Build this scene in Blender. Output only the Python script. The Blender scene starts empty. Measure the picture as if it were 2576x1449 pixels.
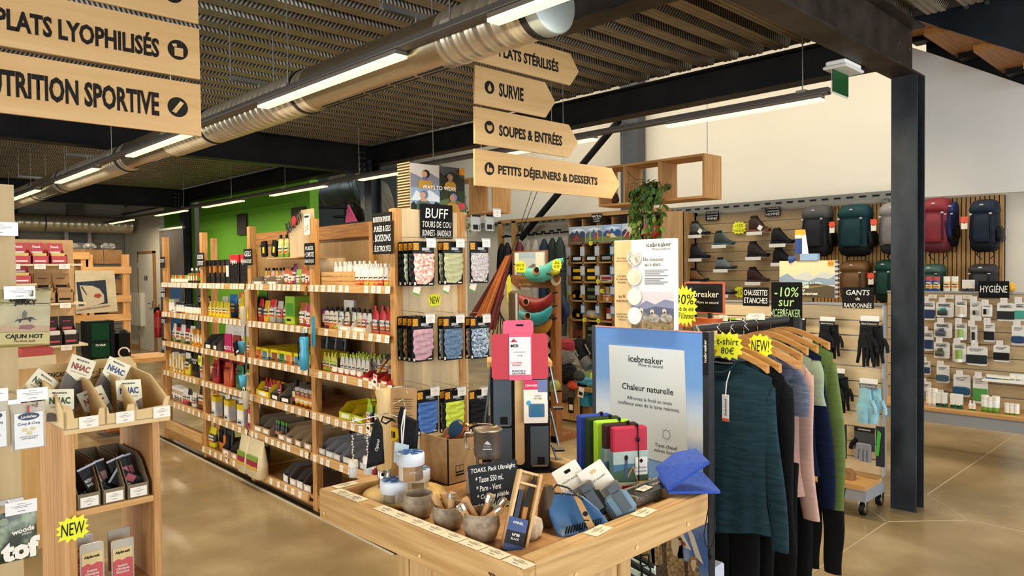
import bpy,math,random
from mathutils import Vector,Matrix
random.seed(7)
PI = math.pi
SC = bpy.context.scene
COL = SC.collection
# ---------------------------------------------------------------- camera
CAM_H = 1.6; FPX = 1845.6
yaw,pit,rol = math.radians(45.903),math.radians(-1.375),math.radians(-0.611)
FW = Vector((math.cos(yaw)*math.cos(pit),math.sin(yaw)*math.cos(pit),math.sin(pit)))
_r = Vector((math.sin(yaw),-math.cos(yaw),0)); _u = _r.cross(FW)
RT = _r*math.cos(rol) + _u*math.sin(rol); UP = -_r*math.sin(rol) + _u*math.cos(rol)
CC = Vector((0,0,CAM_H))
cd = bpy.data.cameras.new('camera'); cam = bpy.data.objects.new('camera',cd); COL.objects.link(cam)
cd.sensor_width = 36.0; cd.lens = 36.0*FPX/2576.0; cd.clip_start = 0.05; cd.clip_end = 200
cam.matrix_world = Matrix((( RT.x,UP.x,-FW.x,CC.x),(RT.y,UP.y,-FW.y,CC.y),(RT.z,UP.z,-FW.z,CC.z),(0,0,0,1)))
SC.camera = cam
# ---------------------------------------------------------------- world, daylight and exposure
SC.view_settings.view_transform = 'Standard'; SC.view_settings.look = 'None'
SC.view_settings.gamma = 1.0; SC.view_settings.use_curve_mapping = False
SC.view_settings.exposure = 0.0
w = bpy.data.worlds.new('world'); SC.world = w; w.use_nodes = True
w.node_tree.nodes['Background'].inputs[0].default_value = (0.75,0.87,1.0,1)
w.node_tree.nodes['Background'].inputs[1].default_value = 1.0
try:
    SC.cycles.max_bounces = 6; SC.cycles.diffuse_bounces = 3; SC.cycles.glossy_bounces = 3
    SC.cycles.transmission_bounces = 4; SC.cycles.transparent_max_bounces = 8
    SC.cycles.sample_clamp_indirect = 4.0; SC.cycles.caustics_reflective = False; SC.cycles.caustics_refractive = False
except Exception: pass
def area(name,loc,size,size_y,power,col,target=None,rot=None):
    l = bpy.data.lights.new(name,'AREA'); l.shape = 'RECTANGLE'; l.size = size; l.size_y = size_y
    l.energy = power; l.color = col
    o = bpy.data.objects.new(name,l); COL.objects.link(o); o.location = loc
    if target is not None:
        o.rotation_euler = (Vector(target)-Vector(loc)).to_track_quat('-Z','Y').to_euler()
    elif rot: o.rotation_euler = rot
    return o
# daylight through the glazed shop front behind the camera (the wall with its openings is built below)
area('daylight_front_window',(3.6,-3.35,1.7),8.0,2.4,300,(0.93,0.96,1.0),target=(3.6,5,1.3))
area('side_fill_light',(-3.4,3.6,1.75),10.0,2.4,330,(0.97,0.97,0.95),target=(5,3.8,1.1))  # fill light added out of view to brighten the shelf fronts, no known window
area('roof_light',(7.4,5.0,4.9),2.6,9.0,240,(1.0,0.9,0.74),rot=(0,0,0))
# ---------------------------------------------------------------- rays of the calibrated camera (photo pixels -> points on real planes)
def ray(x,y): return FW + RT*((x-1288)/FPX) - UP*((y-724.5)/FPX)
def PZ(x,y,z=0.0): r = ray(x,y); return CC + r*((z-CAM_H)/r.z)
def PX(x,y,X): r = ray(x,y); return CC + r*(X/r.x)
def PY(x,y,Y): r = ray(x,y); return CC + r*(Y/r.y)
# ---------------------------------------------------------------- materials
def lin(h):
    if isinstance(h,str):
        h = h.lstrip('#'); c = [int(h[i:i+2],16)/255 for i in (0,2,4)]
    else: c = list(h)
    return [x/12.92 if x <= 0.04045 else ((x+0.055)/1.055)**2.4 for x in c]
_M = {}
def _bsdf(name):
    m = bpy.data.materials.new(name); m.use_nodes = True
    nt = m.node_tree; b = nt.nodes['Principled BSDF']; return m,nt,b
def _coord(nt,scale,kind='Object',rot=(0,0,0)):
    tc = nt.nodes.new('ShaderNodeTexCoord'); mp = nt.nodes.new('ShaderNodeMapping')
    mp.inputs['Scale'].default_value = scale; mp.inputs['Rotation'].default_value = rot
    nt.links.new(tc.outputs[kind],mp.inputs['Vector']); return mp.outputs['Vector']
def M(hexc,rough=0.55,metal=0.0,alpha=1.0,emit=0.0,trans=0.0,var=0.06,bump=0.0,nscale=30):
    k = ('p',hexc,rough,metal,alpha,emit,trans,var,bump)
    if k in _M: return _M[k]
    m,nt,b = _bsdf('mat_'+str(hexc).strip('#')); c = lin(hexc)
    b.inputs['Base Color'].default_value = (*c,1); b.inputs['Roughness'].default_value = rough; b.inputs['Metallic'].default_value = metal
    if alpha < 1: b.inputs['Alpha'].default_value = alpha
    if max(c) < 0.06: b.inputs['Specular IOR Level'].default_value = 0.22
    if trans: b.inputs['Transmission Weight'].default_value = trans; b.inputs['IOR'].default_value = 1.45
    if emit: b.inputs['Emission Color'].default_value = (*c,1); b.inputs['Emission Strength'].default_value = emit
    if var and not emit:
        v = _coord(nt,(1,1,1)); n = nt.nodes.new('ShaderNodeTexNoise'); n.inputs['Scale'].default_value = nscale; n.inputs['Detail'].default_value = 2
        nt.links.new(v,n.inputs['Vector'])
        mx = nt.nodes.new('ShaderNodeMix'); mx.data_type = 'RGBA'
        mx.inputs[6].default_value = (*[x*(1-var) for x in c],1); mx.inputs[7].default_value = (*[min(1,x*(1+var)) for x in c],1)
        nt.links.new(n.outputs['Fac'],mx.inputs[0]); nt.links.new(mx.outputs[2],b.inputs['Base Color'])
        if bump:
            bp = nt.nodes.new('ShaderNodeBump'); bp.inputs['Strength'].default_value = bump; bp.inputs['Distance'].default_value = 0.01
            nt.links.new(n.outputs['Fac'],bp.inputs['Height']); nt.links.new(bp.outputs['Normal'],b.inputs['Normal'])
    _M[k] = m; return m
def WOOD(c1,c2,axis='z',scale=1.0,rough=0.55,band=9.0,dist=4.0):
    """planed timber: grain stretched along one object axis"""
    k = ('w',c1,c2,axis,scale,rough,band)
    if k in _M: return _M[k]
    m,nt,b = _bsdf('wood_'+axis)
    s = {'x': (0.05,1,1),'y': (1,0.05,1),'z': (1,1,0.05)}[axis]; v = _coord(nt,tuple(q*scale for q in s))
    n = nt.nodes.new('ShaderNodeTexNoise'); n.inputs['Scale'].default_value = 70; n.inputs['Detail'].default_value = 3; nt.links.new(v,n.inputs['Vector'])
    wv = nt.nodes.new('ShaderNodeTexNoise'); wv.inputs['Scale'].default_value = band*1.6; wv.inputs['Detail'].default_value = 1; wv.inputs['Distortion'].default_value = dist*.25
    nt.links.new(v,wv.inputs['Vector'])
    sn = nt.nodes.new('ShaderNodeMath'); sn.operation = 'PINGPONG'; m2 = nt.nodes.new('ShaderNodeMath'); m2.operation = 'MULTIPLY'; m2.inputs[1].default_value = 7; nt.links.new(wv.outputs['Fac'],m2.inputs[0]); nt.links.new(m2.outputs[0],sn.inputs[0]); sn.inputs[1].default_value = 0.5
    ad = nt.nodes.new('ShaderNodeMath'); ad.operation = 'MULTIPLY_ADD'; nt.links.new(sn.outputs[0],ad.inputs[0]); ad.inputs[1].default_value = 0.7
    nt.links.new(n.outputs['Fac'],ad.inputs[2])
    r = nt.nodes.new('ShaderNodeValToRGB'); r.color_ramp.elements[0].position = 0.4; r.color_ramp.elements[1].position = 0.95
    r.color_ramp.elements[0].color = (*lin(c1),1); r.color_ramp.elements[1].color = (*lin(c2),1)
    nt.links.new(ad.outputs[0],r.inputs[0]); nt.links.new(r.outputs[0],b.inputs['Base Color'])
    b.inputs['Roughness'].default_value = rough
    bp = nt.nodes.new('ShaderNodeBump'); bp.inputs['Strength'].default_value = 0.12; bp.inputs['Distance'].default_value = 0.003
    nt.links.new(ad.outputs[0],bp.inputs['Height']); nt.links.new(bp.outputs['Normal'],b.inputs['Normal'])
    _M[k] = m; return m
def NOISE(c1,c2,scale=8,rough=0.6,lo=0.35,hi=0.65,bump=0.0,kind='Object',metal=0.0,stretch=(1,1,1),detail=5,c3=None):
    k = ('n',c1,c2,scale,rough,lo,hi,bump,kind,metal,stretch,c3)
    if k in _M: return _M[k]
    m,nt,b = _bsdf('mottled'); v = _coord(nt,stretch,kind)
    n = nt.nodes.new('ShaderNodeTexNoise'); n.inputs['Scale'].default_value = scale; n.inputs['Detail'].default_value = detail; nt.links.new(v,n.inputs['Vector'])
    r = nt.nodes.new('ShaderNodeValToRGB'); r.color_ramp.elements[0].position = lo; r.color_ramp.elements[1].position = hi
    r.color_ramp.elements[0].color = (*lin(c1),1); r.color_ramp.elements[1].color = (*lin(c2),1)
    if c3: e = r.color_ramp.elements.new((lo+hi)/2); e.color = (*lin(c3),1)
    nt.links.new(n.outputs['Fac'],r.inputs[0]); nt.links.new(r.outputs[0],b.inputs['Base Color'])
    b.inputs['Roughness'].default_value = rough; b.inputs['Metallic'].default_value = metal
    if max(lin(c2)) < 0.08: b.inputs['Specular IOR Level'].default_value = 0.2
    if bump:
        bp = nt.nodes.new('ShaderNodeBump'); bp.inputs['Strength'].default_value = bump; bp.inputs['Distance'].default_value = 0.01
        nt.links.new(n.outputs['Fac'],bp.inputs['Height']); nt.links.new(bp.outputs['Normal'],b.inputs['Normal'])
    _M[k] = m; return m
def PRINT(cols,scale=14,rough=0.4,seed=0.0,mixn=0.10):
    """printed packaging film: horizontal zones of colour with blobs of fruit or pictures"""
    k = ('pr',tuple(cols),scale,rough,seed)
    if k in _M: return _M[k]
    m,nt,b = _bsdf('printed_film')
    tc = nt.nodes.new('ShaderNodeTexCoord'); sx = nt.nodes.new('ShaderNodeSeparateXYZ'); nt.links.new(tc.outputs['Generated'],sx.inputs[0])
    v = _coord(nt,(1,1,1)); n = nt.nodes.new('ShaderNodeTexVoronoi'); n.inputs['Scale'].default_value = scale*4; nt.links.new(v,n.inputs['Vector'])
    ad = nt.nodes.new('ShaderNodeMath'); ad.operation = 'MULTIPLY_ADD'; nt.links.new(n.outputs['Distance'],ad.inputs[0]); ad.inputs[1].default_value = mixn*1.1
    nt.links.new(sx.outputs[2],ad.inputs[2])
    r = nt.nodes.new('ShaderNodeValToRGB'); r.color_ramp.interpolation = 'CONSTANT'
    n_ = len(cols); el = r.color_ramp.elements; el[0].position = 0; el[0].color = (*lin(cols[0]),1); el[1].position = 1/n_; el[1].color = (*lin(cols[1 % n_]),1); n_ = len(cols)
    for i in range(2,n_): e = el.new(i/n_+0.04); e.color = (*lin(cols[i]),1)
    nt.links.new(ad.outputs[0],r.inputs[0]); nt.links.new(r.outputs[0],b.inputs['Base Color']); b.inputs['Roughness'].default_value = rough
    _M[k] = m; return m
# ---------------------------------------------------------------- mesh building
class MB:
    def __init__(s): s.v = []; s.f = []; s.m = []; s.mats = []; s.sm = []
    def mi(s,mat):
        if mat not in s.mats: s.mats.append(mat)
        return s.mats.index(mat)
    def add(s,vs,fs,mat,smooth=False,T=None):
        o = len(s.v); k = s.mi(mat)
        for p in vs:
            p = Vector(p)
            s.v.append(T @ p if T is not None else p)
        for f in fs: s.f.append([o+i for i in f]); s.m.append(k); s.sm.append(smooth)
        return s
    def box(s,x0,x1,y0,y1,z0,z1,mat,T=None,bev=0.0):
        if bev > 0:
            b = min(bev,(x1-x0)/2.01,(y1-y0)/2.01)
            P = [(x0+b,y0),(x1-b,y0),(x1,y0+b),(x1,y1-b),(x1-b,y1),(x0+b,y1),(x0,y1-b),(x0,y0+b)]
            n = 8; zb = min(bev,(z1-z0)/2.01)
            cx,cy = (x0+x1)/2,(y0+y1)/2
            sxx = max(0.0,1-b/((x1-x0)/2)); syy = max(0.0,1-b/((y1-y0)/2))
            ins = [(cx+(x-cx)*sxx,cy+(y-cy)*syy) for x,y in P]
            vs = [(x,y,z0) for x,y in ins]+[(x,y,z0+zb) for x,y in P]+[(x,y,z1-zb) for x,y in P]+[(x,y,z1) for x,y in ins]
            fs = [[i+n*k,(i+1) % n+n*k,(i+1) % n+n*(k+1),i+n*(k+1)] for k in range(3) for i in range(n)]
            fs += [list(range(n-1,-1,-1)),[3*n+i for i in range(n)]]
            return s.add(vs,fs,mat,False,T)
        vs = [(x0,y0,z0),(x1,y0,z0),(x1,y1,z0),(x0,y1,z0),(x0,y0,z1),(x1,y0,z1),(x1,y1,z1),(x0,y1,z1)]
        return s.add(vs,[(3,2,1,0),(4,5,6,7),(0,1,5,4),(1,2,6,5),(2,3,7,6),(3,0,4,7)],mat,False,T)
    def rings(s,rs,mat,smooth=True,close=True,T=None,wrap=True):
        """rs: list of rings (equal counts) of 3D points"""
        n = len(rs[0]); vs = [p for r in rs for p in r]; fs = []
        for k in range(len(rs)-1):
            for i in range(n if wrap else n-1):
                j = (i+1) % n; fs.append([k*n+i,k*n+j,(k+1)*n+j,(k+1)*n+i])
        s.add(vs,fs,mat,smooth,T)
        if close and wrap:
            s.add(rs[0],[list(range(n-1,-1,-1))],mat,False,T); s.add(rs[-1],[list(range(n))],mat,False,T)
        return s
    def lathe(s,prof,mat,n=20,T=None,c=(0,0),smooth=True):
        rs = [[(c[0]+max(r,1e-4)*math.cos(2*PI*i/n),c[1]+max(r,1e-4)*math.sin(2*PI*i/n),z) for i in range(n)] for r,z in prof]
        return s.rings(rs,mat,smooth,False,T)
    def cyl(s,r,z0,z1,mat,n=16,T=None,c=(0,0),r2=None):
        r2 = r if r2 is None else r2
        rs = [[(c[0]+q*math.cos(2*PI*i/n),c[1]+q*math.sin(2*PI*i/n),z) for i in range(n)] for q,z in ((r,z0),(r2,z1))]
        return s.rings(rs,mat,True,True,T)
    def tube(s,pts,r,mat,n=6,T=None,r_end=None,flat=1.0):
        pts = [Vector(p) for p in pts]; rs = []; L = len(pts); prev = None
        for i,p in enumerate(pts):
            d = (pts[min(i+1,L-1)]-pts[max(i-1,0)]).normalized()
            a = Vector((0,0,1)) if abs(d.z) < 0.9 else Vector((0,1,0))
            if prev is not None: a = prev
            e1 = (a - d*a.dot(d)).normalized(); e2 = d.cross(e1); prev = e1
            q = r if r_end is None else r+(r_end-r)*i/(L-1)
            rs.append([p+e1*q*math.cos(2*PI*k/n)+e2*q*flat*math.sin(2*PI*k/n) for k in range(n)])
        return s.rings(rs,mat,True,True,T)
    def prism(s,poly,y0,y1,mat,T=None,smooth=False):
        """polygon in local XZ extruded from y0 (front) to y1"""
        n = len(poly); vs = [(x,y0,z) for x,z in poly]+[(x,y1,z) for x,z in poly]
        fs = [list(range(n)),list(range(2*n-1,n-1,-1))]+[[i,i+n,(i+1) % n+n,(i+1) % n] for i in range(n)]
        return s.add(vs,fs,mat,smooth,T)
    def ball(s,c,r,mat,n=12,m=8,sc=(1,1,1),T=None,jit=0,seed=1):
        rn = random.Random(seed); rs = []
        for j in range(m+1):
            t = PI*j/m; ring = []
            for i in range(n):
                q = r*(1+jit*(rn.random()-0.5)) if 0 < j < m else r
                ring.append((c[0]+sc[0]*q*math.sin(t)*math.cos(2*PI*i/n),c[1]+sc[1]*q*math.sin(t)*math.sin(2*PI*i/n),c[2]-sc[2]*q*math.cos(t)))
            rs.append(ring)
        return s.rings(rs,mat,jit < 0.1,False,T)
    def mesh(s,name):
        me = bpy.data.meshes.new(name); me.from_pydata([tuple(p) for p in s.v],[],s.f)
        for m in s.mats: me.materials.append(m)
        me.polygons.foreach_set('material_index',s.m); me.polygons.foreach_set('use_smooth',s.sm)
        me.update(); return me
    def build(s,name,parent=None,loc=None,rz=None,rot=None):
        o = bpy.data.objects.new(name,s.mesh(name)); COL.objects.link(o)
        if parent is not None: o.parent = parent
        if loc is not None: o.location = loc
        if rz is not None: o.rotation_euler = (0,0,rz)
        if rot is not None: o.rotation_euler = rot
        return o
def rect(x0,x1,z0,z1): return [(x0,z0),(x1,z0),(x1,z1),(x0,z1)]
def circ(cx,cz,r,n=20,rz=None): rz = r if rz is None else rz; return [(cx+r*math.cos(2*PI*i/n),cz+rz*math.sin(2*PI*i/n)) for i in range(n)]
def rrect(x0,x1,z0,z1,r,n=4):
    P = []
    for cx,cz,a in ((x1-r,z1-r,0),(x0+r,z1-r,90),(x0+r,z0+r,180),(x1-r,z0+r,270)):
        for i in range(n+1): t = math.radians(a+90*i/n); P.append((cx+r*math.cos(t),cz+r*math.sin(t)))
    return P
def burst(w,h,n=14,k=0.72,seed=3):
    rn = random.Random(seed); P = []
    for i in range(2*n):
        a = PI*i/n; q = (1 if i % 2 == 0 else k)*(1-0.1*rn.random())
        P.append((w/2*q*math.cos(a)/max(abs(math.cos(a)),abs(math.sin(a)))**0.5,h/2*q*math.sin(a)/max(abs(math.cos(a)),abs(math.sin(a)))**0.5))
    return P
def tag(o,label,cat,group=None):
    o['label'] = label; o['category'] = cat
    if group: o['group'] = group
    return o
def thing(name,label,cat,loc=(0,0,0),rz=0,group=None,rot=None):
    o = bpy.data.objects.new(name,None); COL.objects.link(o); o.empty_display_size = 0.02
    o.location = loc; o.rotation_euler = rot if rot else (0,0,rz)
    return tag(o,label,cat,group)
def struct(o): o['kind'] = 'structure'; return o
def kids(o): return [c for c in ALLK.get(o.name,[])]
def copy_tree(o,loc,rz=None,label=None,rot=None,group=None):
    kid = {}
    for c in bpy.data.objects:
        if c.parent is not None: kid.setdefault(c.parent,[]).append(c)
    def rec(a,par):
        c = a.copy(); COL.objects.link(c); c.parent = par
        for ch in kid.get(a,[]): rec(ch,c)
        return c
    r = rec(o,None); r.location = loc
    if rz is not None: r.rotation_euler = (0,0,rz)
    if rot is not None: r.rotation_euler = rot
    if label: r['label'] = label
    if group: r['group'] = group
    return r
_T = {}
def text_mesh(s,mat,bold=0.0,shear=0.0):
    if 'Q' in s: bold = 0.0   # the letter Q breaks when emboldened
    k = (s,mat.name,bold,shear)
    if k in _T: return _T[k]
    cu = bpy.data.curves.new('t','FONT'); cu.body = s; cu.size = 1; cu.resolution_u = 2; cu.align_x = 'CENTER'; cu.align_y = 'CENTER'
    cu.offset = bold; cu.shear = shear; cu.space_line = 1.0
    ob = bpy.data.objects.new('t',cu); me = bpy.data.meshes.new_from_object(ob)
    bpy.data.objects.remove(ob); bpy.data.curves.remove(cu)
    me.materials.clear(); me.materials.append(mat)
    xs = [v.co.x for v in me.vertices] or [0]; ys = [v.co.y for v in me.vertices] or [0]
    cx,cy = (min(xs)+max(xs))/2,(min(ys)+max(ys))/2; W = max(xs)-min(xs); H = max(ys)-min(ys)
    for v in me.vertices: v.co.x -= cx; v.co.y -= cy
    _T[k] = (me,W or 1,H or 1); return _T[k]
def lettering(s,parent,mat,x,z,w=None,h=None,y=-0.0012,bold=0.0,shear=0.0,rot=0.0,tilt=None,name='lettering',loc=None,face=None):
    """flat letters on the local front (-y) face of parent, centred at x, z, fitted to width w and/or height h"""
    me,W,H = text_mesh(s,mat,bold,shear)
    sx = w/W if w else None; sz = h/H if h else None
    sx = sx or sz; sz = sz or sx
    o = bpy.data.objects.new(name,me); COL.objects.link(o); o.parent = parent
    o.matrix_local = (Matrix.Translation(loc if loc is not None else (x,y,z)) @ (face if face is not None else Matrix.Rotation(PI/2,4,'X')) @ Matrix.Rotation(rot,4,'Z') @ Matrix.Diagonal((sx,sz,1,1)))
    return o
def GRAD(stops,rough=.45):
    m,nt,b = _bsdf('printed_gradient'); tc = nt.nodes.new('ShaderNodeTexCoord'); sx = nt.nodes.new('ShaderNodeSeparateXYZ'); nt.links.new(tc.outputs['Generated'],sx.inputs[0]); r = nt.nodes.new('ShaderNodeValToRGB'); el = r.color_ramp.elements
    el[0].position = stops[0][0]; el[0].color = (*lin(stops[0][1]),1); el[1].position = stops[-1][0]; el[1].color = (*lin(stops[-1][1]),1)
    for p,c in stops[1:-1]: e = el.new(p); e.color = (*lin(c),1)
    nt.links.new(sx.outputs[2],r.inputs[0]); nt.links.new(r.outputs[0],b.inputs['Base Color']); b.inputs['Roughness'].default_value = rough; return m
def aim(o,P0,P1,turn=0.0):
    """stand o on P0 with its local z towards P1, its front turned to the room"""
    z = (P1-P0).normalized(); x = (RT-z*RT.dot(z)).normalized(); y = z.cross(x)
    o.rotation_mode = 'XYZ'; o.location = P0; o.rotation_euler = (Matrix(((x.x,y.x,z.x),(x.y,y.y,z.y),(x.z,y.z,z.z))) @ Matrix.Rotation(turn,3,'Z')).to_euler()
# common materials
BLK = M('#080808',0.5); INK = M('#17130f',0.7); CHALK = M('#f4f2ea',0.8,var=0); WHITE = M('#f1efe8',0.5); PAPER = M('#efe6d2',0.7,var=0.02)
PINE = WOOD('#d3a267','#b67f3f','z'); PINEX = WOOD('#d3a267','#b67f3f','x'); PINEY = WOOD('#d3a267','#b67f3f','y')
PLY = WOOD('#dcc096','#cbab7c','z',0.6,band=2.5,dist=6); PLYX = WOOD('#e0b878','#cfa466','x',0.5,band=2.2,dist=7)
BOARD = WOOD('#bfa379','#a98c62','z',0.6,band=3)
STEEL = M('#9a9a94',0.35,0.9); CHROME = M('#d8d8d4',0.18,1.0); DARKST = NOISE('#0d0e0f','#1c1b1b',3,0.5,bump=0.05)
YEL = M('#eef02a',0.6,var=0.02); BLACKB = M('#0b0b0b',0.75); CARD = M('#b8925f',0.8,bump=0.1); CARDG = M('#8d8068',0.8)
CLEAR = M('#dfe6e6',0.1,alpha=0.35); GLASS = M('#dfe8e6',0.05,alpha=0.3)
# ================================================================ STRUCTURE
FLOORM = NOISE('#86734f','#b8a47c',1.6,0.24,0.3,0.72,detail=8,c3='#9b8561')
JOINT = M('#bda987',0.6)
fl = MB(); fl.box(-4,12,-4,20.3,-0.12,0,FLOORM); floor = struct(fl.build('floor'))
for pts in ([(-4,1.65),(4.87,1.65)],[(5.6,1.65),(12,1.65)],[(5.23,1.3),(5.23,-4)],[(5.23,2.0),(5.23,20)],[(-4,7.9),(12,7.9)],
            [(4.85,1.655),(5.23,1.3)],[(5.23,1.3),(5.62,1.655)],[(5.62,1.655),(5.23,2.02)],[(5.23,2.02),(4.85,1.655)],[(1.0,7.9),(1.0,20)]):
    (x0,y0),(x1,y1) = pts; d = (Vector((x1-x0,y1-y0,0))).normalized(); n = Vector((-d.y,d.x,0))*0.0035
    j = MB(); a = Vector((x0,y0,0)); b = Vector((x1,y1,0)); zz = Vector((0,0,0.0015))
    j.add([a-n+zz,b-n+zz,b+n+zz,a+n+zz,a-n,b-n,b+n,a+n],[(0,1,2,3),(0,4,5,1),(2,6,7,3)],JOINT)
    j.build('joint',floor)
# metal cover rail in the floor in front of the shelves
WALLP = M('#e4dcc8',0.85,var=0.03,nscale=2); WHT = M('#e6e3da',0.8,var=0.02,nscale=3)
def wall(name,x0,x1,y0,y1,z0,z1,m): b = MB(); b.box(x0,x1,y0,y1,z0,z1,m); return struct(b.build(name))
wr = wall('wall_right',9.35,9.5,-4,20.3,0,5.2,WALLP)
wall('wall_back',-4,9.5,17.9,18.05,0,5.2,M('#b9b3a4',0.85))
wall('wall_left',-4.05,-3.9,9.0,20,0,5.2,WALLP)
# shop front behind the camera: piers and lintels around the glazing
for nm,bx in (('wall_front',(-4,-0.6,-4,-3.8,0,4.2)),('wall_front',(8.0,9.5,-4,-3.8,0,4.2)),('wall_front',(-0.6,8.0,-4,-3.8,3.0,4.2)),
               ('wall_side',(-4.05,-3.9,-4,-1.7,0,4.2)),('wall_side',(-4.05,-3.9,-1.7,9.0,3.0,4.2))):  # side wall left open for the added fill light
    wall(nm,*bx,WALLP)
# roof deck of trapezoidal perforated steel sheets, ribs along X
def deck_mat(slot):
    m,nt,b = _bsdf('galvanised_deck'); b.inputs['Metallic'].default_value = 0.75; b.inputs['Roughness'].default_value = 0.42
    v = _coord(nt,(1,1,1))
    n = nt.nodes.new('ShaderNodeTexNoise'); n.inputs['Scale'].default_value = 6; nt.links.new(v,n.inputs['Vector'])
    r = nt.nodes.new('ShaderNodeValToRGB'); r.color_ramp.elements[0].color = (*lin('#6a604f'),1); r.color_ramp.elements[1].color = (*lin('#a89c86'),1)
    nt.links.new(n.outputs['Fac'],r.inputs[0])
    if slot:
        sx = nt.nodes.new('ShaderNodeSeparateXYZ'); nt.links.new(v,sx.inputs[0])
        mu = nt.nodes.new('ShaderNodeMath'); mu.operation = 'MULTIPLY_ADD'; nt.links.new(sx.outputs[2],mu.inputs[0]); mu.inputs[1].default_value = slot; nt.links.new(sx.outputs[0],mu.inputs[2])
        fr = nt.nodes.new('ShaderNodeMath'); fr.operation = 'FRACT'; m3 = nt.nodes.new('ShaderNodeMath'); m3.operation = 'MULTIPLY'; m3.inputs[1].default_value = 1/0.028
        nt.links.new(mu.outputs[0],m3.inputs[0]); nt.links.new(m3.outputs[0],fr.inputs[0])
        gt = nt.nodes.new('ShaderNodeMath'); gt.operation = 'GREATER_THAN'; gt.inputs[1].default_value = 0.5; nt.links.new(fr.outputs[0],gt.inputs[0])
        mx = nt.nodes.new('ShaderNodeMix'); mx.data_type = 'RGBA'; nt.links.new(gt.outputs[0],mx.inputs[0]); nt.links.new(r.outputs[0],mx.inputs[6]); mx.inputs[7].default_value = (*lin('#0c0b0a'),1)
        nt.links.new(mx.outputs[2],b.inputs['Base Color'])
        b.inputs['Metallic'].default_value = 0.5 if slot > 0 else 0.25; b.inputs['Roughness'].default_value = 0.3 if slot > 0 else 0.5
    else: nt.links.new(r.outputs[0],b.inputs['Base Color'])
    return m
DK = deck_mat(0); DSA = deck_mat(0.6); DSB = deck_mat(-0.6)
ceil = bpy.data.objects.new('ceiling',None); COL.objects.link(ceil); struct(ceil)
def deck_sheet(y0,n,xa,xb,zc=3.17):
    b = MB(); p = 0.2
    for i in range(n):
        y = y0+i*p; DS = DSA if i % 2 else DSB
        prof = [(y,zc,DK),(y+0.030,zc,DK),(y+0.034,zc+0.006,DK),(y+0.044,zc+0.006,DK),(y+0.048,zc,DK),(y+.07,zc,DK),(y+.074,zc+.006,DK),(y+.082,zc+.006,DK),(y+.086,zc,DK),(y+0.105,zc,DK),(y+0.115,zc+0.062,DK),(y+0.180,zc+0.062,DS),(y+0.2,zc,DK)]
        for k in range(len(prof)-1):
            (ya,za,m),(yb,zb,_) = prof[k],prof[k+1]
            b.add([(xa,ya,za),(xb,ya,za),(xb,yb,zb),(xa,yb,zb)],[(0,1,2,3)],m)
    return b
sh0 = deck_sheet(0,4,-3.95,5.1).mesh('deck_sheet'); sh1 = deck_sheet(0,4,0,4.05).mesh('deck_sheet')
for k in range(27):
    o = bpy.data.objects.new('deck_sheet',sh0); COL.objects.link(o); o.parent = ceil; o.location = (0,-3.2+k*.8,0)
slab = MB(); slab.box(-4,5.3,-4,18,3.24,3.34,M('#3a3835',0.9)); slab.build('roof_slab',ceil)
slab2 = MB(); slab2.box(5.3,9.6,-4,18,5.0,5.1,M('#8a867c',0.9)); slab2.build('roof_slab',ceil)
# steel frame: I-beams and columns
def ibeam(name,axis,a0,a1,c,zb,h,w,m,tf=0.014,tw=0.01):
    b = MB()
    def bb(u0,u1,z0,z1):
        if axis == 'x': b.box(a0,a1,c+u0,c+u1,z0,z1,m)
        elif axis == 'y': b.box(c+u0,c+u1,a0,a1,z0,z1,m)
    bb(-w/2,w/2,zb,zb+tf); bb(-w/2,w/2,zb+h-tf,zb+h); bb(-tw/2,tw/2,zb+tf,zb+h-tf)
    return struct(b.build(name))
BROWNST = NOISE('#221d18','#3a3129',5,0.5,bump=0.03)
bm1 = ibeam('steel_beam','x',-3.9,5.31,1.66,2.83,0.34,0.165,BROWNST)
bm2 = ibeam('steel_beam','x',-3.9,5.31,7.91,2.83,0.34,0.17,DARKST)
bm3 = ibeam('steel_beam','x',-3.9,5.31,14.2,2.83,0.34,0.17,DARKST)
bm4 = ibeam('steel_beam','y',1.75,17.8,5.23,2.93,0.24,0.16,DARKST)
bm5 = ibeam('steel_beam','y',1.75,2.85,3.15,2.96,0.2,0.16,BROWNST)
COLM = NOISE('#1d2126','#3d4349',2.2,0.45,0.3,0.8,bump=0.04,stretch=(3,3,1),detail=9)
for yy in (1.655,7.91,14.2):
    b = MB(); hh = 2.83 if yy < 3 else 3.0
    for x0 in (5.154,5.296): b.box(x0,x0+0.012,yy-0.078,yy+0.078,0,hh,COLM)
    b.box(5.166,5.296,yy-0.005,yy+0.005,0,hh,COLM); struct(b.build('steel_column'))
BOLT = M('#77736a',0.4,0.8)
for (bx,yf,zz) in ((5.25,1.57,3.02),(5.25,1.57,2.9),(5.05,1.57,3.02),(5.05,1.57,2.9)):
    o = MB(); o.cyl(0.014,0,0.02,BOLT,6); q = o.build('bolt',bm1,loc=(bx,yf+0.1,zz),rot=(PI/2,0,0))
for yc,bmx in ((7.83,bm2),(14.1,bm3)):
    for k in range(4):
        for dx in (0,0.06):
            o = MB(); o.cyl(0.012,0,0.02,BOLT,6); o.build('bolt',bmx,loc=(5.03+dx,yc+0.07,2.88+k*0.07),rot=(PI/2,0,0))
for yc in (14.1,):
    pass
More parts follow.
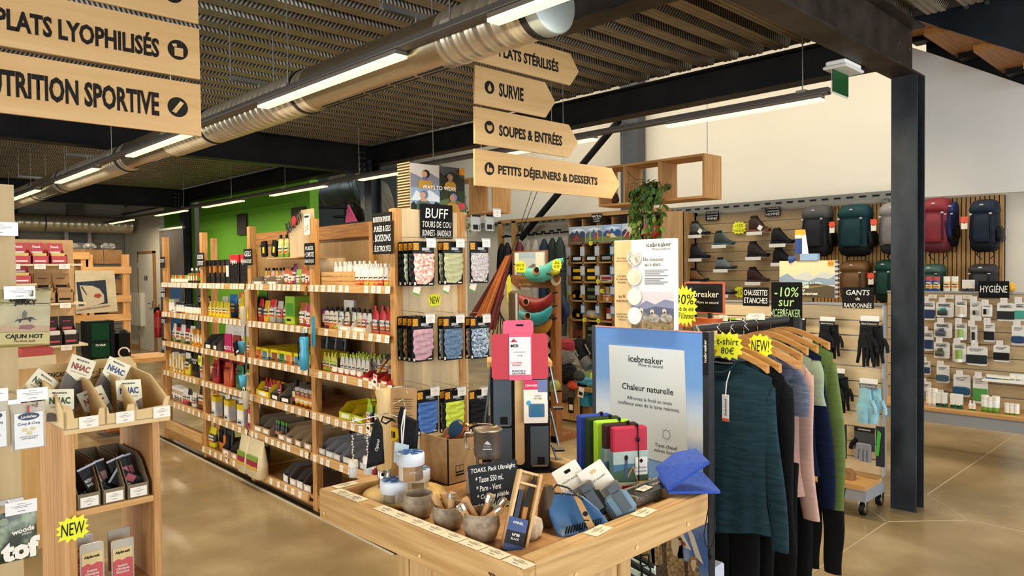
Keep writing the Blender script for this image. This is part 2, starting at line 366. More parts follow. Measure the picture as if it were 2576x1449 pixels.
# diagonal brace behind, column on the far wall
def strut(name,p,q,w,m,parent=None):
    b = MB(); b.tube([p,q],w,m,4); o = b.build(name,parent); return o
P0 = PX(1560,300,9.0); P1 = PX(1310,600,9.0)
struct(strut('steel_brace',P0,P1,0.065,DARKST))
b = MB(); px = PX(1592,400,9.2); b.box(9.1,9.3,px.y-0.16,px.y+0.16,0,5.0,M('#43474a',0.6)); struct(b.build('steel_column'))
P2 = PX(1080,392,9.0); P3 = PX(1290,605,9.0)
# cable tray along the white wall
ct = MB(); zr = PX(2243,478,9.2).z
ct.box(9.15,9.33,1.0,10.5,zr-0.07,zr-0.055,STEEL); ct.box(9.14,9.15,1.0,10.5,zr-0.1,zr-0.01,M('#7c7c74',0.5,0.4))
tr = tag(ct.build('cable_tray'),'grey perforated cable tray fixed along the white wall above the shoes','cable tray')
for k in range(60):
    h = MB(); h.box(9.135,9.14,1.1+k*0.15,1.18+k*0.15,zr-0.065,zr-0.045,BLK); h.build('slot',tr)
for k in range(6):
    h = MB(); h.box(9.28,9.34,1.6+k*1.55,1.65+k*1.55,zr-0.2,zr-0.07,STEEL); h.build('bracket',tr)
# green partition and the service corner with the door
GREEN = M('#5f9e1d',0.75,var=0.03)
g = wall('wall_green',5.36,5.5,9.75,13.9,0,2.96,GREEN)
t = MB(); t.box(5.33,5.36,10.2,13.7,2.62,2.66,GREEN); t.box(5.33,5.36,10.2,10.25,0,2.62,GREEN); struct(t.build('trim_1'))
wall('wall_green',5.3,5.45,14.35,15.55,0,2.95,M('#4a8412',0.8))
wd = wall('wall_service',5.22,5.4,15.55,17.9,0,3.1,M('#cfc8b6',0.85))
# WC door
d = bpy.data.objects.new('door_1',None); COL.objects.link(d); struct(d); d.location = (5.2,16.34,0)
b = MB(); b.box(-0.02,0.01,-0.47,0.47,0,0.01,PINEY)
for y0,y1,z0,z1 in ((-0.5,-0.45,0,2.08),(0.45,0.5,0,2.08),(-0.5,0.5,2.03,2.08)): b.box(-0.03,0.015,y0,y1,z0,z1,WOOD('#a97b44','#8a6234','z'))
b.build('door_frame',d)
b = MB(); b.box(-0.018,0.012,-0.45,0.45,0.01,2.03,M('#dcd6c8',0.6)); b.build('door_leaf',d)
b = MB(); b.tube([(-0.02,-0.38,1.0),(-0.07,-0.38,1.0),(-0.07,-0.25,1.0)],0.01,STEEL); b.box(-0.025,-0.018,-0.4,-0.36,0.9,1.05,STEEL); b.build('door_handle',d)
for yy in (0.06,-0.06): b = MB(); b.cyl(0.028,0,0.003,BLK,12,T=Matrix.Translation((-0.019,yy,1.52)) @ Matrix.Rotation(-PI/2,4,'Y') @ Matrix.Diagonal((2.0,1,1,1))); b.build('door_sign',d)
for zz in (0.3,1.0,1.75): b = MB(); b.cyl(0.012,zz,zz+0.1,STEEL,8,c=(-0.03,0.46)); b.build('hinge',d)
bb_ = MB(); bb_.box(5.2,5.22,16.85,17.9,0,0.08,PINEY); struct(bb_.build('baseboard_back'))
# white bulkhead and stair at the right of the column
b = MB(); b.add([(6.0,1.9,2.11),(6.0,-1.5,2.02),(6.0,-1.5,2.02),(6.0,1.9,3.2),(6.0,-1.5,1.4+0.0),(6.1,1.9,2.11)],[],WHT)
pl = [PX(2290,498,6.0),PX(2900,463,6.0),PX(2900,324,6.0),PX(2345,135,6.0),PX(2290,118,6.0)]
n = len(pl); vs = pl+[p+Vector((0.1,0,0)) for p in pl]
b = MB(); b.add(vs,[list(range(n)),list(range(2*n-1,n-1,-1))]+[[i,i+n,(i+1) % n+n,(i+1) % n] for i in range(n)],M('#dad8d0',0.75,var=0.05,nscale=1.5)); struct(b.build('wall_bulkhead'))
st = thing('staircase','dark steel staircase with wooden treads rising above the black column','staircase',(0,0,0))
STR = NOISE('#10151a','#1f262c',3,0.4)
def plate(pl,th,m,nm,par):
    n = len(pl); vs = pl+[p+Vector((th,0,0)) for p in pl]; b = MB()
    b.add(vs,[list(range(n)),list(range(2*n-1,n-1,-1))]+[[i,i+n,(i+1) % n+n,(i+1) % n] for i in range(n)],m); return b.build(nm,par)
plate([PX(2330,131,6.15),PX(2900,324,6.15),PX(2900,155,6.15),PX(2330,-40,6.15)],0.02,BLK,'stringer',st)
plate([PX(2100,-14,5.36),PX(2900,235,5.36),PX(2900,-20,5.36),PX(2100,-60,5.36)],0.02,STR,'stringer',st)
for k in range(4):
    y0 = PX(2300+125*k,60+40*k,5.75); a = y0
    b = MB(); b.box(5.38,6.13,a.y-0.14,a.y+0.14,a.z-0.02,a.z+0.02,WOOD('#a8722f','#8a5a22','x')); b.build('tread',st)
    b = MB(); b.box(6.0,6.13,a.y-0.16,a.y+0.1,a.z-0.06,a.z-0.02,BLK); b.build('bracket',st)
for (x,y) in ((2432,18),(2484,7)):
    p = PX(x,y,5.35); b = MB(); b.cyl(0.014,0,0.015,STEEL,8); b.build('bolt',st,loc=p,rot=(0,-PI/2,0))
# ---------------------------------------------------------------- emergency sign
p = PZ(2122,160,2.83)
es = thing('emergency_exit_sign','white emergency light box with hanging green sign plate under the beam','exit sign',(p.x,p.y,2.83))
b = MB(); b.box(-0.12,0.12,-0.06,0.06,-0.03,0,WHITE,bev=0.006); b.box(-0.135,0.135,-0.072,0.072,-0.05,-0.03,M('#dcdcd6',0.4),bev=0.006); b.build('housing',es)
b = MB(); b.box(-0.115,0.115,0.015,0.02,-0.18,-0.05,M('#12451f',0.45)); b.build('sign_plate',es)
b = MB(); b.box(-0.12,0.12,0.021,0.025,-0.19,-0.05,M('#b7c4bd',0.1,alpha=0.4)); b.build('clear_cover',es)
# ---------------------------------------------------------------- ventilation duct
def spiral_mat(c1,c2):
    m,nt,b = _bsdf('spiral_duct'); b.inputs['Metallic'].default_value = 0.75; b.inputs['Roughness'].default_value = 0.32
    v = _coord(nt,(1,1,1)); n = nt.nodes.new('ShaderNodeTexNoise'); n.inputs['Scale'].default_value = 5; nt.links.new(v,n.inputs['Vector'])
    r = nt.nodes.new('ShaderNodeValToRGB'); r.color_ramp.elements[0].color = (*lin(c1),1); r.color_ramp.elements[1].color = (*lin(c2),1)
    nt.links.new(n.outputs['Fac'],r.inputs[0]); nt.links.new(r.outputs[0],b.inputs['Base Color'])
    wv = nt.nodes.new('ShaderNodeTexWave'); wv.bands_direction = 'Y'; wv.inputs['Scale'].default_value = 8; nt.links.new(v,wv.inputs['Vector'])
    bp = nt.nodes.new('ShaderNodeBump'); bp.inputs['Strength'].default_value = 0.25; bp.inputs['Distance'].default_value = 0.01
    nt.links.new(wv.outputs['Fac'],bp.inputs['Height']); nt.links.new(bp.outputs['Normal'],b.inputs['Normal']); return m
DUCT = spiral_mat('#b3a892','#e0d6c0'); DUCTS = M('#b0a690',0.3,0.95)
du = thing('ventilation_duct','long round galvanised spiral duct hanging under the roof beams','duct',(2.18,0,2.669))
R_ = 0.125
Y0 = 1.99
def duct_seg(y0,y1,spiral,nm='duct_section'):
    b = MB(); rs = []; y = y0
    T = Matrix.Rotation(-PI/2,4,'X')
    prof = []
    if spiral:
        n = max(1,int((y1-y0)/0.075)); st_ = (y1-y0)/n
        for i in range(n): prof += [(R_,y0+i*st_),(R_,y0+i*st_+0.0275),(R_+0.0022,y0+i*st_+0.0295),(R_+0.0022,y0+i*st_+0.0325),(R_,y0+i*st_+0.0345)]
        prof.append((R_,y1))
    else: prof = [(R_,y0),(R_,y1)]
    rs = [[(r*math.cos(2*PI*i/32),yy,r*math.sin(2*PI*i/32)) for i in range(32)] for r,yy in prof]
    b.rings(rs,DUCT if spiral else DUCTS,True,False); return b.build(nm,du)
segs = [(Y0+0.06,2.62,1),(2.62,3.85,0),(3.85,6.1,1),(6.1,7.1,0),(7.1,9.6,1),(9.6,10.6,0),(10.6,13.0,1),(13.0,14.0,0),(14.0,16.2,1)]
for a,c,s_ in segs: duct_seg(a,c,s_)
for a,c,s_ in segs:
    if not s_:
        for k in range(5):
            b = MB(); L = (c-a-0.1)/5
            for ang in (-100,-84):
                t = math.radians(ang); T = Matrix.Translation((math.cos(t)*(R_+0.001),a+0.05+k*L,math.sin(t)*(R_+0.001))) @ Matrix.Rotation(-(t+PI/2)*1.0,4,'Y')
                b.box(-0.008,0.008,0,L*0.88,-0.001,0.002,BLK,T)
            b.build('slot_diffuser',du)
for yy in (Y0+0.065,3.95,5.3,7.25,9.4,10.75,12.8):
    b = MB(); rs = [[(r*math.cos(2*PI*i/32),y,r*math.sin(2*PI*i/32)) for i in range(32)] for r,y in ((R_+0.001,yy),(R_+0.006,yy),(R_+0.006,yy+0.03),(R_+0.001,yy+0.03))]
    b.rings(rs,M('#1d1c1a',0.5,0.3),True,False); b.build('clamp_band',du)
b = MB(); rs = [[(r*math.cos(2*PI*i/32),y,r*math.sin(2*PI*i/32)) for i in range(32)] for r,y in ((R_+0.003,Y0+0.06),(R_+0.003,Y0+0.004),(R_-0.004,Y0),(0.001,Y0+0.002))]
b.rings(rs,M('#9aa19c',0.45,0.6),True,False); b.build('end_cap',du)
for yy in (2.9,4.6,6.4,8.6,10.9,13.2):
    b = MB(); b.box(-0.2,0.2,yy-0.01,yy+0.02,R_+0.035,R_+0.06,STEEL)
    for x in (-0.19,0.1): b.cyl(0.005,R_+0.03,3.2-2.669,STEEL,6,c=(x,yy))
    b.cyl(0.006,R_,R_+0.04,STEEL,6,c=(0,yy)); b.build('hanger',du)
# ---------------------------------------------------------------- light tracks
TRK = M('#55504a',0.45,0.5); TRK2 = M('#6e675c',0.5,0.3)
LEDM = M('#fff3b4',0.4,emit=1.5,var=0); DIFF = M('#fff6d8',0.3,emit=3.0,var=0)
def track(name,label,x,z,y0,y1,lamps,rods,pw):
    t = thing(name,label,'light track',(x,0,z))
    b = MB(); b.box(-0.022,0.022,y0,y1,0.022,0.062,TRK); b.box(-0.033,0.033,y0,y1,0.028,0.034,TRK2); b.build('rail',t)
    for (a,c) in lamps:
        lf = MB(); lf.box(-0.033,0.033,a,c,0.004,0.024,TRK2); f = lf.build('lamp_body',t)
        b = MB(); b.box(-0.033,0.033,a,c,-0.010,0.004,LEDM); b.build('diffuser',f)
        area('led_light',(x,(a+c)/2,z-0.018),0.06,c-a,pw,(1.0,0.86,0.62),rot=(0,0,0))
    for yy in rods:
        b = MB(); b.cyl(0.004,0.06,3.2-z,STEEL,6,c=(0,yy)); b.box(-0.03,0.03,yy-0.03,yy+0.03,0.055,0.07,M('#8b857a',0.4)); b.build('hanger_rod',t)
    return t
E1 = [PZ(u,v,2.6).y for u,v in ((1228,50),(657,268),(319,392),(139,459),(33,502))]
L1 = [(a-1.42,a) for a in E1]
lt1 = track('light_track','front light track with bright strip lamps in front of the long duct',2.02,2.6,0.4,16.0,L1,(1.1,2.45,3.9,5.4,7.2,8.8,10.4),30)
E2 = [PZ(u,v,2.6).y for u,v in ((1678.5,316),(1450,352),(917,453.2),(683,491.7),(518,521.9),(394,542.5),(279,562.7))]
L2 = [(1.86,E2[0])]+[(a-1.35,a) for a in (4.95,E2[2],E2[3],E2[4],E2[5],E2[6])]
lt2 = track('light_track','rear light track with strip lamps in front of the white wall',4.39,2.6,1.82,16.2,L2,(1.98,4.05,5.6,6.9,8.6,10.2,12.0),30)
# a third track over the aisle behind, seen in part above the green wall
b = None
# ================================================================ HANGING SIGNS
SIGNW = WOOD('#d8b27a','#c49a5e','x',0.35,band=2.0,dist=9)
def zspan(p0,p1,Y): a,c = PY(p0[0],p0[1],Y),PY(p1[0],p1[1],Y); return a,c
def sign_board(name,label,X0,X1,zb,zt,Y,text,tx,tw,tz,icon,ix,arrow=True,par_grp=None):
    h = zt-zb; th = 0.012
    poly = [(0,0),(X1-X0-h*0.42,0),(X1-X0,h*0.5),(X1-X0-h*0.42,h),(0,h)] if arrow else rect(0,X1-X0,0,h)
    b = MB(); b.prism(poly,0,th,SIGNW); o = b.build(name,None,(X0,Y,zb)); tag(o,label,'sign','hanging wooden section signs')
    if text: lettering(text,o,INK,tx-X0,tz-zb,w=tw,h=0.078 if arrow else 0.085,bold=0.035)
    if icon:
        b = MB(); b.prism(circ(0,0,0.036,24),-0.0015,0,INK); ic = b.build('icon',o,(ix-X0,0,tz-zb))
        b = MB()
        for pl in icon: b.prism([(x*0.036,z*0.036) for x,z in pl],-0.0028,-0.0016,SIGNW)
        b.build('pictogram',ic)
    return o
drop = [[(0,.6),(.28,.1),(.4,-.25),(.3,-.5),(.05,-.65),(-.25,-.55),(-.4,-.25),(-.3,.05),(-.1,.3)]]
bowl = [rect(-.62,.62,.22,.32),[(-.6,.15),(.6,.15),(.5,-.3),(.3,-.45),(.25,-.6),(-.25,-.6),(-.3,-.45),(-.5,-.3)]]
fruit = [circ(.25,-.2,.38,14),[(-.35,.65),(-.2,.6),(-.12,.2),(-.05,-.2),(-.15,-.5),(-.45,-.55),(-.62,-.3),(-.5,.2)]]
bar_ = [[(.25,.65),(.6,.45),(-.2,-.65),(-.6,-.5)]]
bagi = [rect(-.35,.5,-.65,.2),[(-.6,.5),(-.15,.6),(-.1,.3),(-.45,.25)]]
YR = 3.02
def bx(xl,yl,xr,yr,Y): a = PY(xl,yl,Y); c = PY(xr,yr,Y); return a,c
RS = [('PLATS STÉRILISÉS',155,62,1456,'arrow sign for sterilised meals, topmost and partly behind the duct',1255,1405,None),
      ('SURVIE',261.6,161.9,1397,'shortest hanging arrow sign, reading SURVIE, with flame icon',1255,1317,drop),
      ('SOUPES & ENTRÉES',362,266,1454,'hanging arrow sign for soups and starters with bowl icon',1255,1414,bowl),
      ('PETITS DÉJEUNERS & DESSERTS',467.6,372.5,1559,'lowest and longest hanging arrow sign, for breakfasts and desserts',1253,1503,fruit)]
for txt_,yb,yt,xt,lb,t0,t1,ic in RS:
    zb = PY(1195,yb,YR).z+0.003; zt = PY(1195,yt,YR).z-0.003; X0 = PY(1195,yb,YR).x
    ym = (yb+yt)/2; X1 = PY(xt,ym+(xt-1195)*0.2,YR).x; ta,tb = PY(t0,ym,YR).x,PY(t1,ym+45,YR).x
    sign_board('hanging_sign',lb,X0,X1,zb,zt,YR,txt_,(ta+tb)/2,tb-ta,(zb+zt)/2,ic,PY(1231,ym,YR).x)
cab = MB()
for x in (1215,1422):
    p = PY(x,300,YR); cab.cyl(0.0018,2.15,3.17,STEEL,5,c=(p.x,YR+0.018))
tag(cab.build('sign_cable'),'pair of thin steel cables carrying the four arrow signs','cable')
YL = 2.8
LSG = [('NUTRITION SPORTIVE',284.2,128,506,'hanging wooden board reading NUTRITION SPORTIVE, lowest of the left signs',bar_),
       ('PLATS LYOPHILISÉS',115,-38,503,'hanging wooden board reading PLATS LYOPHILISÉS, middle of the left signs',bagi),
       ('BOISSONS & ENCAS',-50,-200,499,'hanging wooden board cut by the top edge, highest of the left signs',None)]
for i,(s,yb,yt,xr,lb,ic) in enumerate(LSG):
    zb = PY(0,yb,YL).z+0.002; zt = PY(0,yt,YL).z-0.002; X1 = PY(xr,300-130*i,YL).x; X0 = X1-1.05
    if i < 2:
        y_ = (258,107)[i]; tb = PY(400,y_,YL).x; ta = PY(0,y_-35,YL).x
        L = tb-ta; full = {0: L*18/15.6,1: L*17/16.6}[i]
        sign_board('hanging_sign',lb,X0,X1,zb,zt,YL,s,tb-full/2,full,(zb+zt)/2+0.0,ic,PY(447,y_,YL).x,False)
    else: sign_board('hanging_sign',lb,X0,X1,zb,zt,YL,s,X1-0.55,0.75,(zb+zt)/2,circ(0,0,.01,3) and [circ(0,0,.4,12)],X1-0.09,False)
cab = MB()
for dx in (-0.1,-0.9): cab.cyl(0.0018,2.13,3.17,STEEL,5,c=(X1+dx,YL+0.018))
tag(cab.build('sign_cable'),'pair of thin steel cables carrying the left wooden boards','cable')

# ================================================================ SMALL SHARED PIECES
_pl = {}
def price_mesh(wd=0.042,ht=0.03,paper=PAPER,key='p'):
    k = (wd,ht,key)
    if k not in _pl:
        b = MB(); b.box(-wd/2,wd/2,-0.0012,0,0,ht,paper)
        for z,a,c in ((.78,-.12,.14),(.62,-.32,.34),(.5,-.22,.2),(.22,-.12,.12)):
            b.box(a*wd,c*wd,-0.0018,-0.0012,z*ht-ht*0.012,z*ht+ht*(.014 if z > .3 else .03),M('#6b6154',.7))
        _pl[k] = b.mesh('price_label')
    return _pl[k]
def price(parent,x,y,z,rot=(0,0,0),wd=0.042,ht=0.03,paper=PAPER,key='p',name='price_label'):
    o = bpy.data.objects.new(name,price_mesh(wd,ht,paper,key)); COL.objects.link(o); o.parent = parent; o.location = (x,y,z); o.rotation_euler = rot; return o
def chalk(label,lines,wd,ht,loc,rz,name='chalkboard_sign',th=0.004,ink=CHALK,tilt=0.0,heights=None,group='black handwritten signs'):
    b = MB(); b.prism(rrect(-wd/2,wd/2,0,ht,min(wd,ht)*0.03,2),0,th,BLACKB); o = b.build(name,None,loc,rot=(tilt,0,rz)); tag(o,label,'chalkboard',group)
    n = len(lines); z = ht*0.93; hs = heights or [0.8/n]*n
    for s,h in zip(lines,hs):
        hh = h*ht
        me,W,H = text_mesh(s,ink,0.004,0.1)
        w_ = min(wd*0.9,hh*0.72*W/H*0.95)
        lettering(s,o,ink,0,z-hh/2,w=w_,h=hh*0.72,bold=0.004,shear=0.1); z -= hh+0.0*ht
    return o
def star(label,lines,wd,ht,loc,rz,seed=3,n=14,tilt=0.0,heights=None):
    b = MB(); b.prism(burst(wd,ht,n,0.78,seed),0,0.0015,YEL); o = b.build('starburst_sign',None,loc,rot=(tilt,0,rz)); tag(o,label,'price sign','fluorescent yellow starburst signs')
    k = len(lines); tot = ht*0.62; z = tot/2
    for i,s in enumerate(lines):
        hh = tot*(heights[i] if heights else 1/k); me,W,H = text_mesh(s,INK,0.0,0.1)
        lettering(s,o,INK,0,z-hh/2,w=min(wd*0.68,hh*0.75*W/H),h=hh*0.75,shear=0.1); z -= hh
    return o
ORD = ['first','second','third','fourth','fifth','sixth','seventh','eighth','ninth','tenth','eleventh','twelfth','thirteenth','fourteenth','fifteenth','sixteenth','seventeenth','eighteenth','nineteenth','twentieth']
# ================================================================ PRODUCT PROTOTYPES (base at z=0, front towards -y)
_P = {}
LBL = PRINT(['#d9b45a','#c9542a','#e9e2d0','#3f3a30','#e4dcc6'],20,mixn=.16)
def P_pouch(w,h,body,cap,d=0.022,neck=True):
    k = ('pouch',w,h,body.name,cap.name if cap else 0)
    if k in _P: return _P[k]
    b = MB(); rs = []
    for t,ww,dd in ((0,.9,.9),(.04,.97,1.0),(.4,1.0,.95),(.78,.97,.6),(.92,.8,.4),(1.0,.36,.25)):
        z = t*h*0.85; rs.append([(math.copysign(abs(math.cos(a))**.6,math.cos(a))*ww*w/2,math.copysign(abs(math.sin(a))**.8,math.sin(a))*dd*d/2,z) for a in [2*PI*i/12 for i in range(12)]])
    b.rings(rs,body,True,True)
    lab = MB(); lab.prism(rrect(-w*.34,w*.34,h*.16,h*.5,w*.06,2),-d*0.5,-d*0.36,LBL)
    c = MB(); c.cyl(w*.15,h*0.85,h,cap or WHITE,8); c.cyl(w*.2,h*0.83,h*0.86,cap or WHITE,8)
    _P[k] = [('body',b),('cap',c),('label',lab)]; return _P[k]
def P_bag(w,h,body,d=0.04,band=None):
    k = ('bag',w,h,d,body.name,band.name if band else 0)
    if k in _P: return _P[k]
    b = MB(); rs = []
    for t,ww,dd in ((0,.88,.8),(.05,.97,1),(.4,1,.85),(.75,.98,.5),(.93,1,.12),(1,1,.06)):
        rs.append([(math.copysign(abs(math.cos(a))**.4,math.cos(a))*ww*w/2,math.copysign(abs(math.sin(a))**.8,math.sin(a))*dd*d/2,t*h) for a in [2*PI*i/14 for i in range(14)]])
    b.rings(rs,body,True,True)
    lab = MB(); lab.prism(rrect(-w*.34,w*.34,h*.22,h*.6,w*.05,2),-d*0.46-.001,-d*0.3,band or LBL)
    _P[k] = [('body',b),('label',lab)]; return _P[k]
def P_box(w,h,body,d=0.05,lab=None):
    k = ('box',w,h,d,body.name,lab.name if lab else 0)
    if k in _P: return _P[k]
    b = MB(); b.box(-w/2,w/2,-d/2,d/2,0,h,body,bev=0.0015)
    l = MB(); l.prism(rect(-w*.38,w*.38,h*.3,h*.75),-d/2-.0008,-d/2,lab or PAPER); l.prism(rect(-w*.38,w*.1,h*.12,h*.2),-d/2-.0008,-d/2,INK)
    _P[k] = [('carton',b),('label',l)]; return _P[k]
def P_jar(r,h,body,lid,lab=None,neck=False):
    k = ('jar',r,h,body.name,lid.name,lab.name if lab else 0,neck)
    if k in _P: return _P[k]
    b = MB()
    if neck: b.lathe([(0,0),(r,0),(r,h*.6),(r*.45,h*.78),(r*.4,h*.84),(0,h*.84)],body,14)
    else: b.lathe([(0,0),(r,0),(r*1.0,h*.74),(r*.9,h*.8),(0,h*.8)],body,14)
    c = MB(); q = r*(.5 if neck else 1.03); c.cyl(q,h*.8,h,lid,14)
    l = MB(); l.lathe([(r*1.02,h*.15),(r*1.02,h*.55)],lab or PAPER,14)
    _P[k] = [('body',b),('lid',c),('label',l)]; return _P[k]
def P_tray(w,h,d,m,mi=None):
    k = ('tray',w,h,d,m.name)
    if k in _P: return _P[k]
    t = .002; b = MB(); b.box(-w/2,w/2,-d/2,d/2,0,t,m)
    b.box(-w/2,w/2,-d/2,-d/2+t,0,h*.45,m); b.box(-w/2,w/2,d/2-t,d/2,0,h,m)
    for sx in (-1,1):
        x = sx*(w/2-t/2)
        b.add([(x-t/2,-d/2,0),(x-t/2,d/2,0),(x-t/2,d/2,h),(x-t/2,-d*.2,h),(x-t/2,-d/2,h*.45),(x+t/2,-d/2,0),(x+t/2,d/2,0),(x+t/2,d/2,h),(x+t/2,-d*.2,h),(x+t/2,-d/2,h*.45)],
              [(0,4,3,2,1),(5,6,7,8,9),(4,9,8,3),(3,8,7,2),(0,5,9,4)],mi or m)
    l = MB(); l.prism(rect(-w*.3,w*.3,h*.1,h*.35),-d/2-.001,-d/2,PAPER)
    _P[k] = [('tray_walls',b),('label',l)]; return _P[k]
_PM = {}
def make(proto,name,label,cat,loc,rz,group=None,scale=None,tilt=None,few=False):
    key = id(proto)
    if key not in _PM: _PM[key] = [(n,b.mesh(n),b) for n,b in proto]
    root = bpy.data.objects.new(name,_PM[key][0][1]); COL.objects.link(root)
    root.location = loc; root.rotation_euler = (0,0,rz) if tilt is None else tilt
    if scale: root.scale = scale
    tag(root,label,cat,group)
    for n,me,_ in _PM[key][1:]:
        if few and n == 'label': continue
        c = bpy.data.objects.new(n,me); COL.objects.link(c); c.parent = root
    return root
# ================================================================ LONG WOODEN SHELVING RUN
AX = Vector((-0.02757,-0.99962,0)); AY = Vector((0.99962,-0.02757,0)); SO = Vector((2.51,7.44,0)); SRZ = math.atan2(AX.y,AX.x)
def SH(s,d,z): return SO+AX*s+AY*d+Vector((0,0,z))
shelf = thing('shelving_unit','long open pine shelving run filled with sports nutrition, four bays along the aisle','shelving',SO,SRZ)
POST = WOOD('#cf9c5f','#a9742f','z',1,band=12)
def sbox(name,s0,s1,d0,d1,z0,z1,m,bev=0.002):
    b = MB(); b.box(s0,s1,d0,d1,z0,z1,m,bev=bev); return b.build(name,shelf)
for i in range(4): sbox('post',i*1.0-0.0,i*1.0+0.055,0,0.05,0,1.955,POST)
for i in range(5): sbox('post',i*1.0-0.0 if i < 4 else 3.98,i*1.0+0.055 if i < 4 else 4.02,0.46,0.51,0,1.955,POST)
sbox('post',3.965,4.02,0,0.05,0,1.955,POST)
LIPZ = [1.52,1.24,0.96,0.68,0.40,0.11]
SHB = WOOD('#c79a62','#a87a44','x',1,band=6); LIP = WOOD('#d6ab70','#b8884a','x',1.3,band=8)
for bay in range(4):
    s0,s1 = bay+0.055,bay+1.0
    for k,z in enumerate(LIPZ):
        if k == 5 and bay in (0,3): continue
        sbox('shelf_board',s0,s1,0.0,0.46,z-0.025,z-0.007,SHB)
        b = MB(); b.add([(s0-.03,-.027,z-.045),(s1-.03,-.027,z-.045),(s1-.03,-.023,z),(s0-.03,-.023,z),(s0-.03,-.018,z-.047),(s1-.03,-.018,z-.047),(s1-.03,-.002,z),(s0-.03,-.002,z)],
              [(0,1,2,3),(4,7,6,5),(3,2,6,7),(0,4,5,1),(1,5,6,2),(0,3,7,4)],LIP)
        lp = b.build('shelf_lip',shelf)
        n = {0: 13,1: 11,2: 10,3: 10,4: 11,5: 9}[k] if bay > 1 else {0: 16,1: 12,2: 9,3: 10,4: 8,5: 8}[k]
        rn = random.Random(bay*10+k)
        for q in range(n):
            if rn.random() < 0.12: continue
            price(lp,s0+0.03+q*(s1-s0-0.05)/(n-1)+rn.uniform(-.012,.012),-0.0285,z-0.043,rot=(-math.atan2(.004,.045),0,rn.uniform(-.03,.03)),wd=0.044,ht=0.042)
    # back and bottom rails
    if bay < 4: sbox('kick_board',s0,s1,0.004,0.03,0.03,LIPZ[5]-0.05 if bay in (1,2) else 0.12,WOOD('#b98a50','#96662e','x',1,band=8))
    if bay == 0: sbox('rail',s0,s1,-.02,0.03,0.12,0.2,LIP)
    if bay: sbox('back_rail',s0 if bay > 1 else bay+.1,s1,0.462,0.49,1.85,1.955,WOOD('#b9833f','#8a5620','x',1.2,band=7))
    if bay: sbox('back_panel',s0,s1,0.49,0.5,0.2,1.86,WOOD('#a8875a','#94744a','z',.5,band=2))
    sbox('back_foot_rail',s0,s1,0.45,0.48,0.22,0.33,SHB)
# floor guide rails in front
b = MB(); b.box(-0.3,4.02,-.045,-.03,0.001,0.006,M('#c9bd9f',.5)); b.box(-0.3,4.02,-.03,-.005,0.001,0.012,BLK); b.build('floor_rail',shelf)
BAYN = ['farthest bay','second farthest bay','second nearest bay','nearest bay']; SHN = ['top shelf','second shelf','third shelf','fourth shelf','fifth shelf','bottom shelf']
def row(bay,k,s0,s1,n,protos,name,desc,cat,d=0.05,rows=1,rowgap=0.05,jit=0.004,dz=0.0,tilt=0.0,few=False,ranks=('front row','row behind','back row'),txt=None,tm=None,tz_=.68,tw_=.7):
    """n products side by side on shelf k of a bay, alternating the given (colour word, prototype) list"""
    rn = random.Random(bay*101+k*7+int(s0*100))
    for r in range(rows):
        for i in range(n):
            cw,pr = protos[(i+r) % len(protos)]
            s = bay+(s0 if n == 1 else s0+(s1-s0)*i/(n-1))+rn.uniform(-jit,jit)+(0.5*(s1-s0)/(max(n,2)-1) if r % 2 else 0)
            nm = ORD[i] if i < 20 else 'last'
            lb = f"{cw} {desc}".strip()
            if n > 1: lb += f", {nm} from left"
            if rows > 1: lb += f" {ranks[r]}"
            lb += f", {SHN[k]}, {BAYN[bay]}"
            o_ = make(pr,name,lb,cat,SH(s,d+r*rowgap+rn.uniform(-jit,jit),LIPZ[k]-0.006+dz),SRZ+rn.uniform(-.12,.12),f"{name.replace('_', ' ')}s on the {SHN[k]} of the {BAYN[bay]}",few=few)
            if txt and r == 0: v_ = o_.bound_box; w_,h_,y_ = v_[4][0]-v_[0][0],v_[1][2],min(q[1] for q in v_); lettering(txt,o_,tm or W_,0,h_*tz_,w=w_*tw_,y=y_-.002,bold=.03)
W_ = M('#ece6d8',.35); K_ = M('#12110f',.4); O_ = M('#e58a2c',.45); R_D = M('#c3262c',.4); G_ = M('#4f9a2c',.4); Y_ = M('#f0cf1b',.4); YG = M('#b9cf2a',.4); AMB = M('#8a4a12',.2)
pk = lambda cols,**k: PRINT(cols,**k)
# bay 1 (farthest)
row(0,0,.12,.55,9,[('red-topped',P_jar(.014,.075,pk(['#e8e2cc','#b8403a']),R_D)),('green-topped',P_jar(.014,.075,pk(['#e8e2cc','#7aa33a']),G_)),('orange-topped',P_jar(.014,.075,pk(['#e8e2cc','#e0a03a']),O_))],'tablet_tube','electrolyte tablet tube','tube')
row(0,0,.4,.85,5,[('white',P_pouch(.06,.14,pk(['#d9d2c6','#8e7266','#e9e3d6','#3a332c']),W_))],'gel_pouch','pointed gel pouch','pouch',d=.14,dz=.0)
row(0,0,.62,.8,4,[('dark orange',P_box(.035,.09,pk(['#26221c','#d6802a','#5d8c2e']))),('dark green',P_box(.035,.09,pk(['#26221c','#6f9a35','#c9551f'])))],'gel_carton','slim gel carton','carton',d=.06)
row(0,1,.1,.2,2,[('white-green',P_jar(.03,.125,pk(['#e7e6d6','#6ba23a','#e9e8dc']),YG)),('white',P_box(.05,.13,pk(['#efe9da','#c9c3b0'])))],'supplement_bottle','supplement bottle','bottle')
for i,(cw,c) in enumerate((('blue','#1f7fae'),('pink','#c9265b'),('orange','#e07b28'))):
    row(0,1,.29+i*.075,.3,1,[(cw,P_jar(.024,.1,pk([c,c,'#d8d4c8']),K_))],'supplement_jar','jar with black lid','jar')
row(0,1,.52,.9,6,[('cream',P_jar(.026,.085,pk(['#e3dcae','#d9b93a','#e9e4d4']),K_))],'capsule_jar','capsule jar with black lid','jar')
